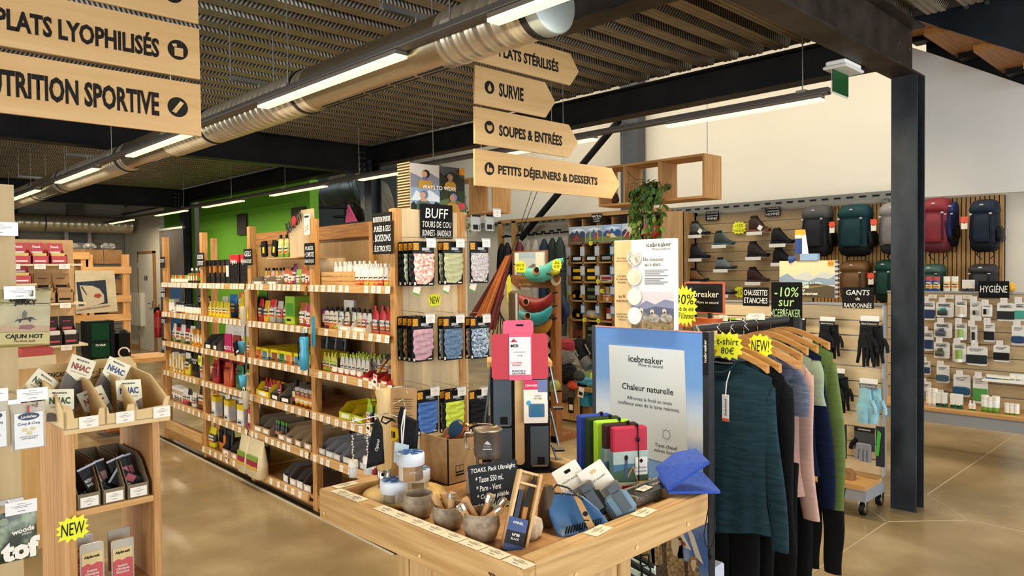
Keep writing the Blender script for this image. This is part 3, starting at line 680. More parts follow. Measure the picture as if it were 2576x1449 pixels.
row(0,1,.94,.95,1,[('white-green',P_bag(.07,.15,pk(['#e9e8d8','#7aa84a']),.03))],'powder_bag','powder bag','bag')
row(0,2,.12,.6,5,[('white and green',P_bag(.1,.17,pk(['#7a9a4a','#ece7db','#e5e0d2'])),),('white with black top',P_bag(.1,.18,pk(['#2a2622','#ece7db','#e9e3d4','#b52a2e','#1b1a18'])))],'drink_powder_bag','drink powder bag','bag',d=.07)
row(0,2,.7,.92,4,[('orange and white',P_box(.05,.15,pk(['#e79a28','#f0e2c0','#e9a03a']))),('orange',P_box(.05,.11,pk(['#e8a02e','#f0c060'])))],'cereal_box','cereal box','box',d=.05)
row(0,3,.1,.42,5,[('yellow',P_box(.05,.16,pk(['#e9b93a','#f1dca0','#e9c45a']))),('pale yellow',P_box(.05,.18,pk(['#efe0b0','#e9c04a','#ece6d2'])))],'energy_bar_box','energy bar box','box')
row(0,3,.52,.53,1,[('yellow and black',P_bag(.12,.2,pk(['#e8d82a','#e8d82a','#25221c','#e2dccd'])))],'powder_bag','large powder bag','bag')
row(0,3,.7,.71,1,[('black and white',P_bag(.19,.22,pk(['#1c1b1a','#232221','#1c1b1a']),.07,M('#1a1918',.5)))],'endurance_bag','wide endurance powder bag','bag',d=.08,txt='NDURANCE\nULTRA',tz_=.62)
row(0,3,.88,.9,1,[('silver',P_bag(.13,.2,pk(['#c9c4b8','#8e8a80','#ddd8ca'])))],'recovery_bag','recovery powder bag','bag',d=.06)
row(0,4,.12,.36,4,[('cream',P_jar(.045,.13,pk(['#c9b288','#e2d4b4','#c9a878']),W_))],'puree_jar','nut puree jar with white lid','jar',d=.07,txt='tä',tm=M('#6a4a24',.5),tz_=.35,tw_=.5)
row(0,4,.44,.66,3,[('pink',P_bag(.1,.14,pk(['#d2335f','#e9e3d6','#e9e3d6']))),('black',P_bag(.1,.15,pk(['#1b1a1a','#e9e4d8','#2a2826']))),('cream',P_bag(.1,.13,pk(['#e2dcc8','#8a8674','#e8e2d0'])))],'snack_bag','snack bag','bag',d=.05)
row(0,4,.86,.87,1,[('dark red',P_bag(.16,.22,pk(['#5b2318','#1d1917','#2a2420']),.07))],'powder_bag','large protein bag','bag',d=.07)
# bay 2
row(1,0,.12,.45,4,[('black and orange',P_box(.075,.2,pk(['#141210','#141210','#c9802a','#191613']),.06,M('#3a2a18',.6)))],'drink_mix_box','tall drink mix box','box',d=.05)
row(1,0,.55,.56,1,[('black with white label',P_box(.08,.2,pk(['#171615','#2a2825']),.06))],'drink_mix_box','tall box','box',d=.05)
row(1,0,.68,.88,2,[('black and red',P_box(.17,.235,pk(['#121110','#121110','#171514','#c3262f']),.07,M('#171614',.5)))],'recovery_drink_box','wide recovery drink box','box',d=.06,txt='Hydra',tz_=.75)
for i,(s_,tl) in enumerate(((1.62,-.08),(1.80,.22))):
    b = MB(); b.prism(rrect(-.045,.045,0,.13,.02),0,.02,BLACKB); o = b.build('shaker_pack',None,SH(s_,.3,1.735),rot=(0,tl,SRZ)); tag(o,('upright' if i == 0 else 'leaning')+' black pack with yellow print high on the second farthest bay','package','black packs above the second farthest bay')
    b = MB(); b.prism(rect(-.018,.018,.03,.08),-.001,0,Y_); b.build('label',o)
row(1,1,.1,.5,6,[('yellow',P_bag(.06,.13,pk(['#efd81a','#efd81a','#e8cf20']),.03))],'gel_sachet','gel sachet','sachet',rows=1)
for i,(cw,cc) in enumerate((('green',['#6aa53a','#c8c2ae']),('blue',['#1d5f95','#2a6ea5']),('white and red',['#e8e2d2','#2a2724','#e8e4d6','#e36a50']))):
    row(1,1,.2+i*.17,.3,1,[(cw,P_bag(.13,.17+.02*i,pk(cc),.04))],'powder_bag','powder bag behind the yellow sachets','bag',d=.14)
row(1,1,.8,.81,1,[('bright yellow',P_bag(.3,.2,pk(['#f2dc12','#f2dc12','#e8cf1a']),.08,Y_))],'electrolyte_bag','wide electrolyte bag','bag',d=.08)
row(1,1,.68,.82,2,[('yellow and black',P_bag(.15,.265,pk(['#1d1c1b','#e8e012','#c9d418','#e8df1a']),.05,BLK)),('green and black',P_bag(.14,.26,pk(['#15130f','#15130f','#57a02a']),.05,BLK))],'refill_bag','tall refill bag','bag',d=.2)
row(1,2,.15,.31,2,[('black',P_tray(.15,.12,.2,M('#191816',.6),M('#55504a',.7)))],'display_tray','open display tray','tray',d=.1)
for i,(cw,cc) in enumerate((('pink',['#cf2160','#d83a72','#d9d2c4','#d9d2c4']),('brown',['#8a3a22','#9a4a2c','#cfc8b8','#d9d2c4']),('lime',['#b5b62a','#c2c440','#ddd8c8','#d9d2c4']))):
    row(1,2,.5+i*.19,.3,1,[(cw,P_bag(.17,.25,pk(cc),.06,M(cc[0],.5)))],'isotonic_powder_bag','isotonic powder bag','bag',d=.06,txt='ISOTO',tz_=.14)
row(1,2,.93,.94,1,[('rust',P_bag(.1,.15,pk(['#b5522a','#c2623a']),.04))],'powder_bag','small powder bag','bag',d=.04)
for i,(cw,cc,s_) in enumerate((('dark red',['#b01f2c','#8a1f24','#a3252c'],.16),('orange',['#c2502c','#c9603a','#b5482c'],.43),('dark green',['#2a6a42','#1f5a38','#2f7045'],.68))):
    row(1,3,s_+.1,.3,1,[(cw,P_bag(.24,.25,pk(cc),.07,M(cc[0],.5)))],'energy_food_bag','large energy food bag','bag',d=.11,txt='BAOUW',tm=BLK,tz_=.75)
    row(1,3,s_+.05,.3,1,[(cw,P_bag(.16,.19,pk(cc),.05,M(cc[1],.5)))],'snack_bag','smaller snack bag in front','bag',d=.045,txt='BAOUW',tm=BLK,tz_=.78)
row(1,3,.9,.93,1,[('lime green',P_bag(.13,.17,pk(['#9ab83a','#b9c94a','#5f8a2a']),.05))],'snack_bag','snack bag','bag',d=.05)
for i in range(3):
    row(1,4,.24+i*.28,.3,1,[('grey and yellow',P_bag(.24,.24,pk(['#e0b020','#b3aca2','#d9d5cb','#dfdacc','#d9a81e']),.07,M('#8d8a84',.6)))],'energy_drink_bag',['left','middle','right'][i]+' energy drink bag','bag',d=.11,txt='Boisson énergétique',tm=BLK,tz_=.8,tw_=.85)
    row(1,4,.24+i*.28,.3,1,[('grey and yellow',P_box(.11,.17,pk(['#cfcac0','#b9c0c4','#c9c4b8','#e6c21e']),.06))],'drink_carton',['left','middle','right'][i]+' slim drink carton','carton',d=.035)
row(1,4,.92,.94,1,[('pink',P_box(.09,.15,pk(['#c9225c','#e9c24a','#d6336a'])))],'energy_gum_box','carton with orange print','box',d=.05)
row(1,5,.1,.11,1,[('yellow and black',P_bag(.13,.17,pk(['#d9d024','#1f1e1a','#d9cf2a']),.05))],'meal_bag','ready meal bag','bag',d=.05)
row(1,5,.25,.4,2,[('black and orange',P_bag(.15,.27,pk(['#e07a1e','#e07a1e','#1a1917','#1a1917']),.05,M('#141312',.5))),('black',P_bag(.13,.24,pk(['#1a1917','#23201d']),.05,BLK))],'meal_bag','tall ready meal bag','bag',d=.08,txt='REAL',tm=BLK,tz_=.3)
row(1,5,.5,.82,3,[('brown',P_tray(.16,.12,.2,CARD,M('#5a5348',.8)))],'cardboard_tray','cardboard bar tray','tray',d=.1)
row(1,5,.62,.78,2,[('black',P_bag(.05,.16,pk(['#111111','#1f1e1d']),.02,W_))],'energy_bar','upright energy bar','bar',d=.1,dz=.02)
row(1,5,.92,.93,1,[('black',P_bag(.14,.22,pk(['#17181a','#202123']),.06,BLK))],'powder_bag','matt powder bag','bag',d=.06)
# bay 3
mixed = [('peach',P_pouch(.055,.125,pk(['#c98a5a','#e2a080','#d8b060']),K_)),('yellow',P_pouch(.055,.125,pk(['#d6b23a','#e8c860','#c08a3a']),K_)),('pink',P_pouch(.055,.125,pk(['#b04a4a','#d98a80','#e0b0a0']),K_))]
row(2,0,.13,.5,7,mixed,'fruit_gel_pouch','gel pouch with black cap','pouch',d=.09,rows=2,rowgap=.05)
row(2,0,.16,.4,2,[('beige',P_tray(.18,.06,.16,CARDG))],'cardboard_tray','low printed tray','tray',d=.09)
row(2,0,.56,.93,7,[('terracotta',P_bag(.06,.12,pk(['#a8502c','#e6dcc8','#b35a34']),.03)),('orange-red',P_bag(.06,.1,pk(['#b9482a','#e6dcc8','#c25a34']),.03)),('purple',P_bag(.06,.15,pk(['#7a2a6a','#8a3a7a','#6a205a']),.03)),('green',P_bag(.06,.11,pk(['#7fa03a','#8fae4a']),.03))],'bar_sachet','upright bar sachet','sachet',d=.06,txt='tä',tz_=.3,tw_=.55)
row(2,0,.38,.56,3,[('lime',P_pouch(.07,.165,pk(['#6f9a26','#9ab83a','#c9cf6a','#d8d88a']),K_))],'smoothie_pouch','pouch on upper ledge','pouch',d=.1,dz=.2)
b = MB(); b.box(2.3,2.75,.02,.3,1.70,1.708,PLYX,bev=.002); b.box(2.6,2.97,.27,.29,1.52,1.70,PLY)
b.prism([(2.62,1.71),(2.97,1.71),(2.97,2.03),(2.80,2.03),(2.62,1.93)],.05,.06,PLY)
ds = b.build('display_stand',None,SO,SRZ); tag(ds,'light plywood display ledge with tall back board above the second nearest bay','display stand')
lettering('BAOUW',ds,INK,2.72,1.955,w=.26,h=.085,y=.035,bold=.04,rot=.38)
b = MB(); b.prism(circ(2.725,1.96,.034,18),.03,.034,R_D); b.build('emblem',ds)
b = MB(); b.prism(rect(-.04,.04,0,.14),0,.002,PAPER); o = b.build('leaflet',None,SH(2.985,-.004,1.85),SRZ); tag(o,'white leaflet with small pictures pinned to a shelf post','leaflet')
b = MB()
for i in range(4): b.prism(circ(-.0+.012*((i % 2)*2-1),.03+.01*i,.008,8),-.001,0,M('#c08a60',.6))
b.prism(rect(-.03,.03,.115,.128),-.001,0,INK); b.build('print',o)
cols3 = [('red and black',['#b5272e','#191715','#c9302e']),('yellow',['#e3b32a','#e9c040','#d9a020']),('silver and red',['#aaa49a','#c2bdb2','#c3302e']),('grey and red',['#8a857c','#c9302e','#bab4a8']),('green and grey',['#5f9a3a','#bab4a8','#6aa040'])]
for i,(cw,cc) in enumerate(cols3):
    row(2,1,.1+i*.105,.3,1,[(cw,P_bag(.085,.17-.01*(i % 2),pk(cc),.05))],'gel_display_bag','upright gel bag','bag',d=.07)
row(2,1,.62,.63,1,[('lime',P_box(.13,.2,pk(['#a9c42e','#7fa82a','#8db834']),.16,G_))],'bar_display_box','large display box','box',d=.12)
row(2,1,.82,.92,2,[('brown and white',P_bag(.085,.16,pk(['#a04a24','#e6dccb','#a85428']),.05)),('pink and white',P_bag(.085,.15,pk(['#b3265a','#e6dccb','#c03a6a']),.05))],'snack_sachet','snack sachet','sachet',d=.05,txt='tä',tz_=.25,tw_=.55)
row(2,2,.1,.88,7,[('yellow with orange print',P_box(.1,.085,pk(['#d9722e','#e8dca0','#efd81a']),.3,M('#d9722e',.5))),('yellow with blue print',P_box(.1,.085,pk(['#5a8a9a','#e8dca0','#efd81a']),.3,M('#4f7f92',.5))),('yellow with brown print',P_box(.1,.085,pk(['#8a5a2a','#e8dca0','#efd81a']),.3,M('#8a4a1e',.5))),('yellow with green print',P_box(.1,.085,pk(['#3f7f3a','#e8dca0','#efd81a']),.3,M('#2f6f35',.5)))],'energy_bar_box','energy bar box','box',d=.18)
row(2,2,.42,.8,4,[('black',P_bag(.12,.2,pk(['#2a2a24','#35352c','#2a2a25','#26261f','#e0b522']),.06,M('#1f1f1a',.5)))],'refill_sachet','sachet with yellow tag','sachet',d=.36,dz=.03)
row(2,3,.13,.35,4,[('red',P_pouch(.055,.13,pk(['#e0c81e','#b5262a','#a82428']),R_D))],'honey_gel','gel pouch','pouch',d=.08)
row(2,3,.2,.21,1,[('yellow',P_tray(.22,.1,.14,Y_))],'cardboard_tray','gel tray','tray',d=.08)
row(2,3,.42,.58,2,[('black',P_tray(.15,.1,.28,K_,CARDG))],'display_tray','open display tray','tray',d=.15)
row(2,3,.67,.68,1,[('dark',P_jar(.032,.17,M('#2a1510',.15),K_,pk(['#8a1f1a','#d9c9a0']),True))],'syrup_bottle','syrup bottle with black cap','bottle',d=.06)
row(2,3,.73,.94,4,[('amber',P_jar(.032,.13,AMB,M('#a8a49a',.4),pk(['#e0a41e','#e8dcb8','#d88a1e'])))],'honey_jar','honey bottle','jar',d=.05)
row(2,4,.1,.25,2,[('brown',P_tray(.13,.11,.28,CARD,CARDG))],'cardboard_tray','deep cardboard tray','tray',d=.15)
row(2,4,.34,.5,5,[('black and green',P_jar(.016,.12,pk(['#2a3a1c','#151813','#1a1c18']),G_,pk(['#e07a3a','#2a2f22']),True))],'energy_shot','energy shot with green cap','bottle',d=.06,rows=1)
row(2,4,.5,.9,4,[('kraft',P_tray(.1,.1,.3,M('#b59a74',.8),M('#c9ad84',.8)))],'cardboard_tray','tapered kraft tray','tray',d=.16)
row(2,4,.93,.96,1,[('red tabbed',P_bag(.05,.05,pk(['#b5302a','#d8c8a0']),.03))],'bar_sachet','bar sachet','sachet',d=.05)
for i,(s_,w2) in enumerate(((2.02,.17),(2.22,.26))):
    o = make(P_bag(w2,.28,pk(['#cdb98e','#d6c49c','#d2bf96']),.1,pk(['#d0a03a','#9a1f3c','#7a9a3a'])),'refill_pack',['narrow','wide'][i]+' beige refill pack with fruit print, leaning at the bottom shelf','bag',SH(s_,-.045,.085),SRZ,'beige refill packs')
row(2,5,.58,.88,4,[('white and black',P_tray(.09,.12,.26,M('#d8d2c6',.6),M('#6a655c',.7))),('white and brown',P_tray(.09,.11,.26,M('#cfc0ae',.6),M('#5a4438',.7)))],'display_tray','bar tray','tray',d=.14)
# bay 4 (nearest)
clear4 = [('orange',P_pouch(.05,.135,pk(['#b5521e','#d98a2a','#dcd6c8','#e6e0d2','#e6e0d2']),W_)),('red',P_pouch(.05,.135,pk(['#a52a22','#c0392b','#dcd6c8','#e6e0d2','#e6e0d2']),W_)),('yellow-green',P_pouch(.05,.135,pk(['#9aa83a','#c9b83a','#dcd6c8','#e6e0d2','#e6e0d2']),W_)),('amber',P_pouch(.05,.135,pk(['#d9922e','#e0a83a','#dcd6c8','#e6e0d2','#e6e0d2']),W_))]
row(3,0,.14,.5,7,clear4,'fruit_pouch','fruit pouch in crate','pouch',d=.12,rows=2,rowgap=.06,dz=.02,few=False)
row(3,0,.56,.93,8,clear4,'fruit_pouch','fruit pouch','pouch',d=.04,rows=3,rowgap=.06,few=False,ranks=('front row','second row','third row'))
b = MB()
for z0 in (1.514,1.545,1.576): b.box(3.07,3.53,.05,.06,z0,z0+.027,LIP); b.box(3.07,3.08,.05,.3,z0,z0+.027,LIP); b.box(3.525,3.535,.05,.3,z0,z0+.027,LIP)
b.box(3.07,3.53,.06,.3,1.514,1.52,LIP); tag(b.build('wooden_crate',None,SO,SRZ),'small slatted pine crate holding white-capped pouches on the top shelf','crate')
b = MB(); b.prism([(3.5,1.52),(3.97,1.52),(3.97,1.62),(3.9,1.69),(3.84,1.66),(3.80,1.74),(3.72,1.80),(3.66,1.74),(3.6,1.66),(3.54,1.62)],.4,.412,SHB)
o = b.build('mountain_cutout',None,SO,SRZ); tag(o,'mountain-shaped wooden display panel with burnt logo behind the pouches','cut-out')
b = MB(); b.prism(circ(3.73,1.83,.045,20),.39,.395,W_); b.build('round_badge',o); lettering('4ULTRA',o,INK,3.73,1.83,w=.07,h=.02,y=.388,bold=.03); lettering('4ULTRA',o,M('#5a3a1c',.7),3.735,1.64,w=.13,h=.035,y=.398,bold=.02)
p4 = [('chocolate',P_pouch(.058,.14,pk(['#6a2a1e','#c98a4a','#e8dcc0','#e8dcc0']),K_)),('apricot',P_pouch(.058,.14,pk(['#c9782e','#e0a85a','#ece0c4','#ece0c4']),K_)),('green',P_pouch(.058,.14,pk(['#9aab3a','#dcd28a','#ece4c8','#ece4c8']),K_)),('mint',P_pouch(.058,.14,pk(['#c9c98a','#e8e4c8','#dfe4d8']),K_))]
row(3,1,.14,.4,5,p4,'puree_pouch','puree pouch','pouch',d=.05,rows=2,rowgap=.06,few=False,txt='BAOUW',tm=M('#5a2a1a',.5),tz_=.72,tw_=.8)
row(3,1,.47,.66,4,[('lemon',P_pouch(.058,.14,pk(['#c9c44a','#ece4b8','#e6e8dc']),K_)),('mango',P_pouch(.058,.14,pk(['#e09a2a','#e8b84a','#ece0c4']),K_)),('raspberry',P_pouch(.058,.14,pk(['#b5265a','#c94a74','#ecdcd0']),K_))],'puree_pouch','puree pouch in tray','pouch',d=.06,few=False)
row(3,1,.45,.62,2,[('beige',P_tray(.17,.07,.12,M('#cabfae',.8)))],'cardboard_tray','low beige tray','tray',d=.06)
row(3,1,.74,.95,4,[('black and red',P_pouch(.065,.165,pk(['#b5503a','#1a1715','#181614','#c3272c','#c3272c']),R_D))],'energy_gel_pouch','pouch with red cap','pouch',d=.05,few=False,txt='ULTRA',tz_=.42)
row(3,1,.08,.1,1,[('purple and white',P_box(.09,.12,pk(['#7a2a62','#d8d0c4','#8a3a70']),.06))],'bar_carton','bar carton','carton',d=.1)
row(3,1,.17,.18,1,[('white with red clips',P_box(.13,.12,pk(['#d8d2c8','#ded8cc']),.02))],'display_card','display card behind pouches','card',d=.2,dz=.06)
row(3,2,.1,.25,4,[('yellow',P_pouch(.05,.12,pk(['#c9c23a','#c9b82a','#d8cf5a']),Y_)),('lime',P_pouch(.05,.12,pk(['#8fae2a','#a9c43a','#c9cf5a']),YG))],'energy_pouch','energy pouch','pouch',d=.05,rows=2,rowgap=.05,few=False)
row(3,2,.32,.62,7,[('rose',P_pouch(.045,.13,pk(['#c97a5a','#e6cfc0','#d9d2c2']),YG)),('peach',P_pouch(.045,.13,pk(['#d99a5a','#e6d8c0','#d9d2c2']),YG)),('pale',P_pouch(.045,.13,pk(['#a8b08a','#e6e2d0','#d9d6c6']),YG))],'fruit_gel_pouch','gel pouch with yellow cap','pouch',d=.06,rows=3,rowgap=.06,few=False,ranks=('front row','second row','third row'))
row(3,2,.3,.6,5,[('pink and white',P_box(.055,.04,pk(['#c25a52','#e2d4c4']),.02))],'gel_carton','small tray front','carton',d=.02)
row(3,2,.72,.93,3,[('red',P_tray(.1,.05,.2,M('#b5382a',.6)))],'bar_tray','bar tray','tray',d=.08)
for i in range(8):
    T_ = P_bag(.04,.1,pk(['#e0c890','#c98a3a','#d9b070']),.02)
    make(T_,'energy_bar',f"wrapped bar leaning in red trays, {ORD[i]} from left, third shelf, nearest bay",'bar',SH(3.67+i*.037,.09+.02*(i % 2),.985),0,'wrapped bars in red trays',tilt=(-.7,0,SRZ+.1))
row(3,2,.58,.86,2,[('grey',P_tray(.13,.09,.34,M('#8d8f92',.6),M('#a4a6a8',.6)))],'display_tray','long grey tray','tray',d=.26,dz=.03)
for i,cc in enumerate(('#2a4fa0','#b5262a')): row(3,2,.8+.045*i,.3,1,[(('blue-capped','red-capped')[i],P_jar(.018,.1,CLEAR,M(cc,.4),None,True))],'gel_bottle','small clear bottle','bottle',d=.16,dz=.06)
row(3,3,.4,.56,2,[('yellow',P_tray(.13,.1,.22,YG,Y_))],'bar_tray','bar tray','tray',d=.13)
row(3,3,.66,.9,4,[('dark green and lime',P_pouch(.065,.16,pk(['#3a5a1e','#1f2a1c','#20241c','#8fb22a','#a8c43a']),YG,d=.03))],'energy_fruit_pouch','energy fruit pouch','pouch',d=.05,rows=2,rowgap=.08,few=False,txt='ENERGY\nFRUITS',tz_=.5,tw_=.7)
row(3,4,.08,.62,6,[('white and violet',P_tray(.09,.09,.3,M('#cdc6c6',.6),M('#b4b6ba',.6))),('white and green',P_tray(.09,.09,.3,M('#c6cdb8',.6),M('#b4b6ba',.6)))],'display_tray','long pale tray','tray',d=.17)
row(3,4,.7,.71,1,[('dark red and white',P_box(.12,.1,pk(['#8a1f26','#d8cfc4']),.12))],'bar_carton','bar carton','carton',d=.07)
row(3,4,.45,.85,4,[('kraft',P_bag(.15,.16,pk(['#a8865a','#b5936a','#a8865a']),.05,M('#b02a24',.6)))],'kraft_bag','kraft bag with red label','bag',d=.36,dz=.03)
# hanging products on post fronts
def hang(nm,lb,cat,s,z,parts_fn,rz_=0.0,d=-.05):
    t = thing(nm,lb,cat,SH(s,d,z),SRZ+rz_); parts_fn(t); return t
def bottle_blue(t):
    b = MB(); b.prism(rect(-.0,.04,-.04,.15),.0,.003,M('#2a93b8',.5)); b.build('card',t)
    b = MB(); b.lathe([(0,-.2),(.028,-.19),(.033,-.1),(.026,-.06),(.032,0),(.026,.02),(0,.03)],M('#3f9dc0',.25),14,c=(-.01,-.05)); b.build('soft_flask',t)
    b = MB(); b.cyl(.024,.025,.045,K_,12,c=(-.01,-.05)); b.cyl(.009,.045,.075,M('#9ac6d2',.3),8,c=(-.01,-.05)); b.build('cap',t)
    b = MB(); b.tube([(-.03,-.06,.03),(-.06,-.07,-.03),(-.05,-.07,-.13),(-.03,-.07,-.09),(-.035,-.06,.0)],.004,BLK); b.build('strap',t)
hang('soft_flask','light blue soft flask on a hang card beside the nearest bay','flask',3.12,1.165,bottle_blue)
def shaker(t):
    b = MB(); b.prism(rrect(-.035,.025,.0,.13,.01),0,.003,M('#c9a06a',.7)); b.build('card',t)
    b = MB(); b.lathe([(0,-.14),(.022,-.13),(.025,-.02),(.02,.0),(0,.005)],M('#d8cbb4',.3,alpha=.75),12,c=(.02,-.04)); b.build('soft_flask',t)
hang('soft_flask','translucent soft flask on an orange card, hanging at post of second bay','flask',2.1,1.35,shaker,.1)
def cup(t):
    b = MB(); b.lathe([(0,-.085),(.023,-.085),(.031,0),(.029,0),(.021,-.08),(0,-.08)],M('#4aa6c9',.4),16,c=(0,-.05)); b.build('cup_body',t)
c1 = hang('folding_cup','upper light blue soft cup hanging at the second post','cup',2.1,1.09,cup)
b = MB(); b.prism(rect(-.04,.05,-.1,0),-.1,-.098,BLK); b.prism(rect(.0,.045,-.09,-.075),-.102,-.1,W_); o = b.build('swing_tag',c1,(0,0,0),rot=(0,-.4,0))
hang('folding_cup','lower light blue cup hanging on the wire strip','cup',2.12,.84,cup)
c3 = hang('soft_flask','cream baby-style flask hanging below the blue cups','flask',2.1,.72,shaker,.2)
b = MB(); b.box(1.985,1.995,-.025,-.015,.35,1.5,STEEL); b.build('wire_strip',shelf)
for (s,z,lines,lb) in ((.02,1.66,['ÉLECTROLYTES'],'topmost'),(.02,1.38,['BOISSONS','ENERGIE'],'second'),(.02,1.13,['AVANT',"L'EFFORT"],'third'),(.02,.87,['BOISSONS','RECUPERATION'],'lowest')):
    chalk(f'small black handwritten sign, {lb} on the farthest shelf post',lines,.13,.105,SH(s+.02,-.012,z),SRZ,heights=[.5]*len(lines))
chalk('small dark handwritten sign on the second post of the shelves',['BOISSONS',"D'EFFORT"],.15,.12,SH(1.05,-.012,1.66),SRZ,heights=[.45,.45])
chalk('black handwritten sign reading GELS ENERGETIQUES on the middle post',['GELS','ÉNERGETIQUES'],.15,.125,SH(2.04,-.012,1.66),SRZ,heights=[.45,.45])
chalk('black handwritten sign for energy purees at the fourth post',['PURÉES','+ COMPOTES','ÉNERGETIQUES'],.14,.145,SH(3.03,-.012,1.65),SRZ,heights=[.3,.3,.3])
chalk('black handwritten sign reading CARTOUCHES behind yellow jars',['CARTOUCHES'],.3,.1,SH(.72,.13,1.30),SRZ,heights=[.6])
chalk('large black handwritten menu of purees, gels and drinks at the shelf end',['NUTRITION SPORTIVE','. PURÉES & GELS','. BOISSONS','. ÉLECTROLYTES'],.2,.235,SH(3.94,-.03,1.70),SRZ,heights=[.18,.24,.24,.24])
star('tiny yellow starburst reading NEW on the second post',['NEW'],.1,.1,SH(1.0,-.02,.85),SRZ,5,9)
for i,(s_,z_) in enumerate(((3.0,.99),(1.99,.68),(3.78,.66),(3.86,.94),(1.62,.09))):
    b = MB(); b.prism(rect(-.02,.02,0,.07),0,.001,PAPER); b.prism(rect(-.016,.016,.052,.066),-.001,0,M('#d0605a',.6)); b.prism(rect(-.012,.012,.02,.034),-.001,0,INK)
    o = b.build('promo_tag',None,SH(s_,-.045,z_),rot=(0,.15,SRZ)); tag(o,'white promotion tag with red heading clipped to the '+['post of the nearest bay','third post','fourth shelf lip near the table','third shelf lip, nearest bay','bottom shelf lip, second bay'][i],'tag','promotion tags on the shelf lips')
# ================================================================ END PANEL WITH NECK TUBES
YB = 3.42
ep = thing('end_panel','tall pale plywood end panel of the shelving hung with neck tubes','display panel',(2.405,YB,0))
PLYP = WOOD('#dac39a','#cbb086','z',.6,band=2.2,dist=8)
b = MB(); b.box(0.045,.53,0,.02,0,1.957,PLYP,bev=.002); b.build('board',ep)
b = MB(); b.box(0,.045,-.002,.04,0,1.957,POST,bev=.002); b.build('edge_post',ep)
# poster block on top
XA,XB_ = PY(1030,500,YB+.02).x,PY(1166,500,YB+.02).x; ZA,ZB_ = 1.96,PY(1030,408,YB).z
ps = thing('cardboard_display','cardboard display block with four hikers pictured and white headline, on top of end panel','poster',(XA,YB+.01,1.958))
W4,H4 = XB_-XA,ZB_-1.958
b = MB(); b.box(0,W4,0,.12,0,H4,M('#c2a070',.8)); b.build('core',ps)
b = MB()
for k in range(16):
    z = .012+k*(H4-.02)/15; b.box(-.004,0,.004,.116,z,z+.006,M('#3a2a16',.9))
    b.box(-.006,-.002,.002,.118,z+.007,z+.012,M('#d8b47c',.8))
b.build('corrugation',ps)
SKIN = M('#b98a6a',.6); SKIN2 = M('#a97a58',.6); HAIRK = M('#17110d',.6); MUST = M('#a9822a',.7)
def art(parent,layers,y0=-.0008,step=-.0005,name='printed_picture',sx=1,sz=1,ox=0,oz=0):
    b = MB(); y = y0
    for m,poly in layers:
        b.prism([(ox+x*sx,oz+z*sz) for x,z in poly],y+step,y,m); y += step
    return b.build(name,parent)
c_ = lambda h: M(h,.55,var=.10,nscale=60)
def person_layers(x,z,s,hd,skin,jacket,scarf,flip=1):
    P = lambda pts: [(x+flip*px*s,z+pz*s) for px,pz in pts]
    return [(jacket,P([(-.55,-.9),(.6,-.9),(.5,-.3),(.2,.0),(-.2,.0),(-.48,-.25)])),(scarf,P([(-.2,-.15),(.22,-.15),(.2,.2),(-.15,.2)])),
            (hd,P([(a*.27+.06,b*.36+.48) for a,b in circ(0,0,1,14)])),(skin,P([(a*.19-.05,b*.27+.42) for a,b in circ(0,0,1,14)])),
            (skin,P([(-.25,.38),(-.2,.46),(-.18,.34)])),(HAIRK,P([(-.12,.46),(-.05,.47),(-.05,.45),(-.12,.44)])),(M('#8a3a30',.6),P([(-.16,.30),(-.08,.29),(-.1,.27)]))]
L = [(c_('#b9b4b4'),rect(0,.52,.48,1)),(c_('#6f7486'),[(0,.48),(.52,.48),(.52,.72),(.35,.82),(.2,.70),(0,.80)]),(c_('#3a4048'),rect(.52,1,.48,1)),
     (c_('#1f2420'),[(.52,.48),(1,.48),(1,.75),(.75,.9),(.6,.8),(.52,.88)]),(c_('#7f97b4'),rect(0,.52,0,.48)),(c_('#c3cdd6'),[(0,.2),(.1,.42),(.2,.33),(.34,.45),(.52,.3),(.52,.2)]),
     (c_('#1f2a20'),[(0,0),(.52,0),(.52,.16),(.44,.2),(.4,.1),(.2,.12),(.1,.1),(.05,.18),(0,.1)]),(c_('#25331f'),rect(.52,1,0,.48)),(c_('#4a5a2c'),[(.52,0),(1,0),(1,.2),(.7,.3),(.52,.22)])]
L += person_layers(.26,.68,.24,HAIRK,SKIN,MUST,M('#5a5a8a',.6)) + person_layers(.72,.68,.2,M('#6a6a72',.6),SKIN2,MUST,M('#8a6a4a',.6),-1)
L += person_layers(.22,.22,.24,M('#4a6a8a',.6),SKIN,M('#46594a',.6),SKIN,1) + person_layers(.75,.2,.25,M('#7a6a9a',.6),SKIN2,MUST,M('#8a6a2a',.6),1)
L += [(M('#b52a3a',.6),[(.84,.18),(.97,.2),(.99,.08),(.88,.04)]),(M('#e59a1e',.5),rect(.88,.985,.84,.985)),(INK,circ(.933,.912,.036,18,.055)),(M('#e59a1e',.5),circ(.933,.912,.031,18,.047))]
art(ps,L,sx=W4,sz=H4,step=-.0003)
lettering('WAYS TO WEAR',ps,CHALK,W4*.5,H4*.5,w=W4*.62,h=H4*.09,y=-.0125,bold=.01); lettering('Buff',ps,INK,W4*.933,H4*.912,w=W4*.045,h=H4*.04,y=-.0115,bold=.02)
chalk('black chalk sign for neck tubes, hats and headbands on the end panel',['BUFF','TOURS DE COU','BONNETS - BANDEAUX'],PY(1136,560,YB).x-PY(1055,560,YB).x,.2,(PY(1096,565,YB).x,YB-.012,PY(1096,600,YB).z),0,heights=[.4,.25,.25])
star('green-yellow starburst reading NEW on the plywood end panel',['NEW'],.105,.088,(PY(1093,755,YB).x,YB-.003,PY(1093,755,YB).z),0,8,16)
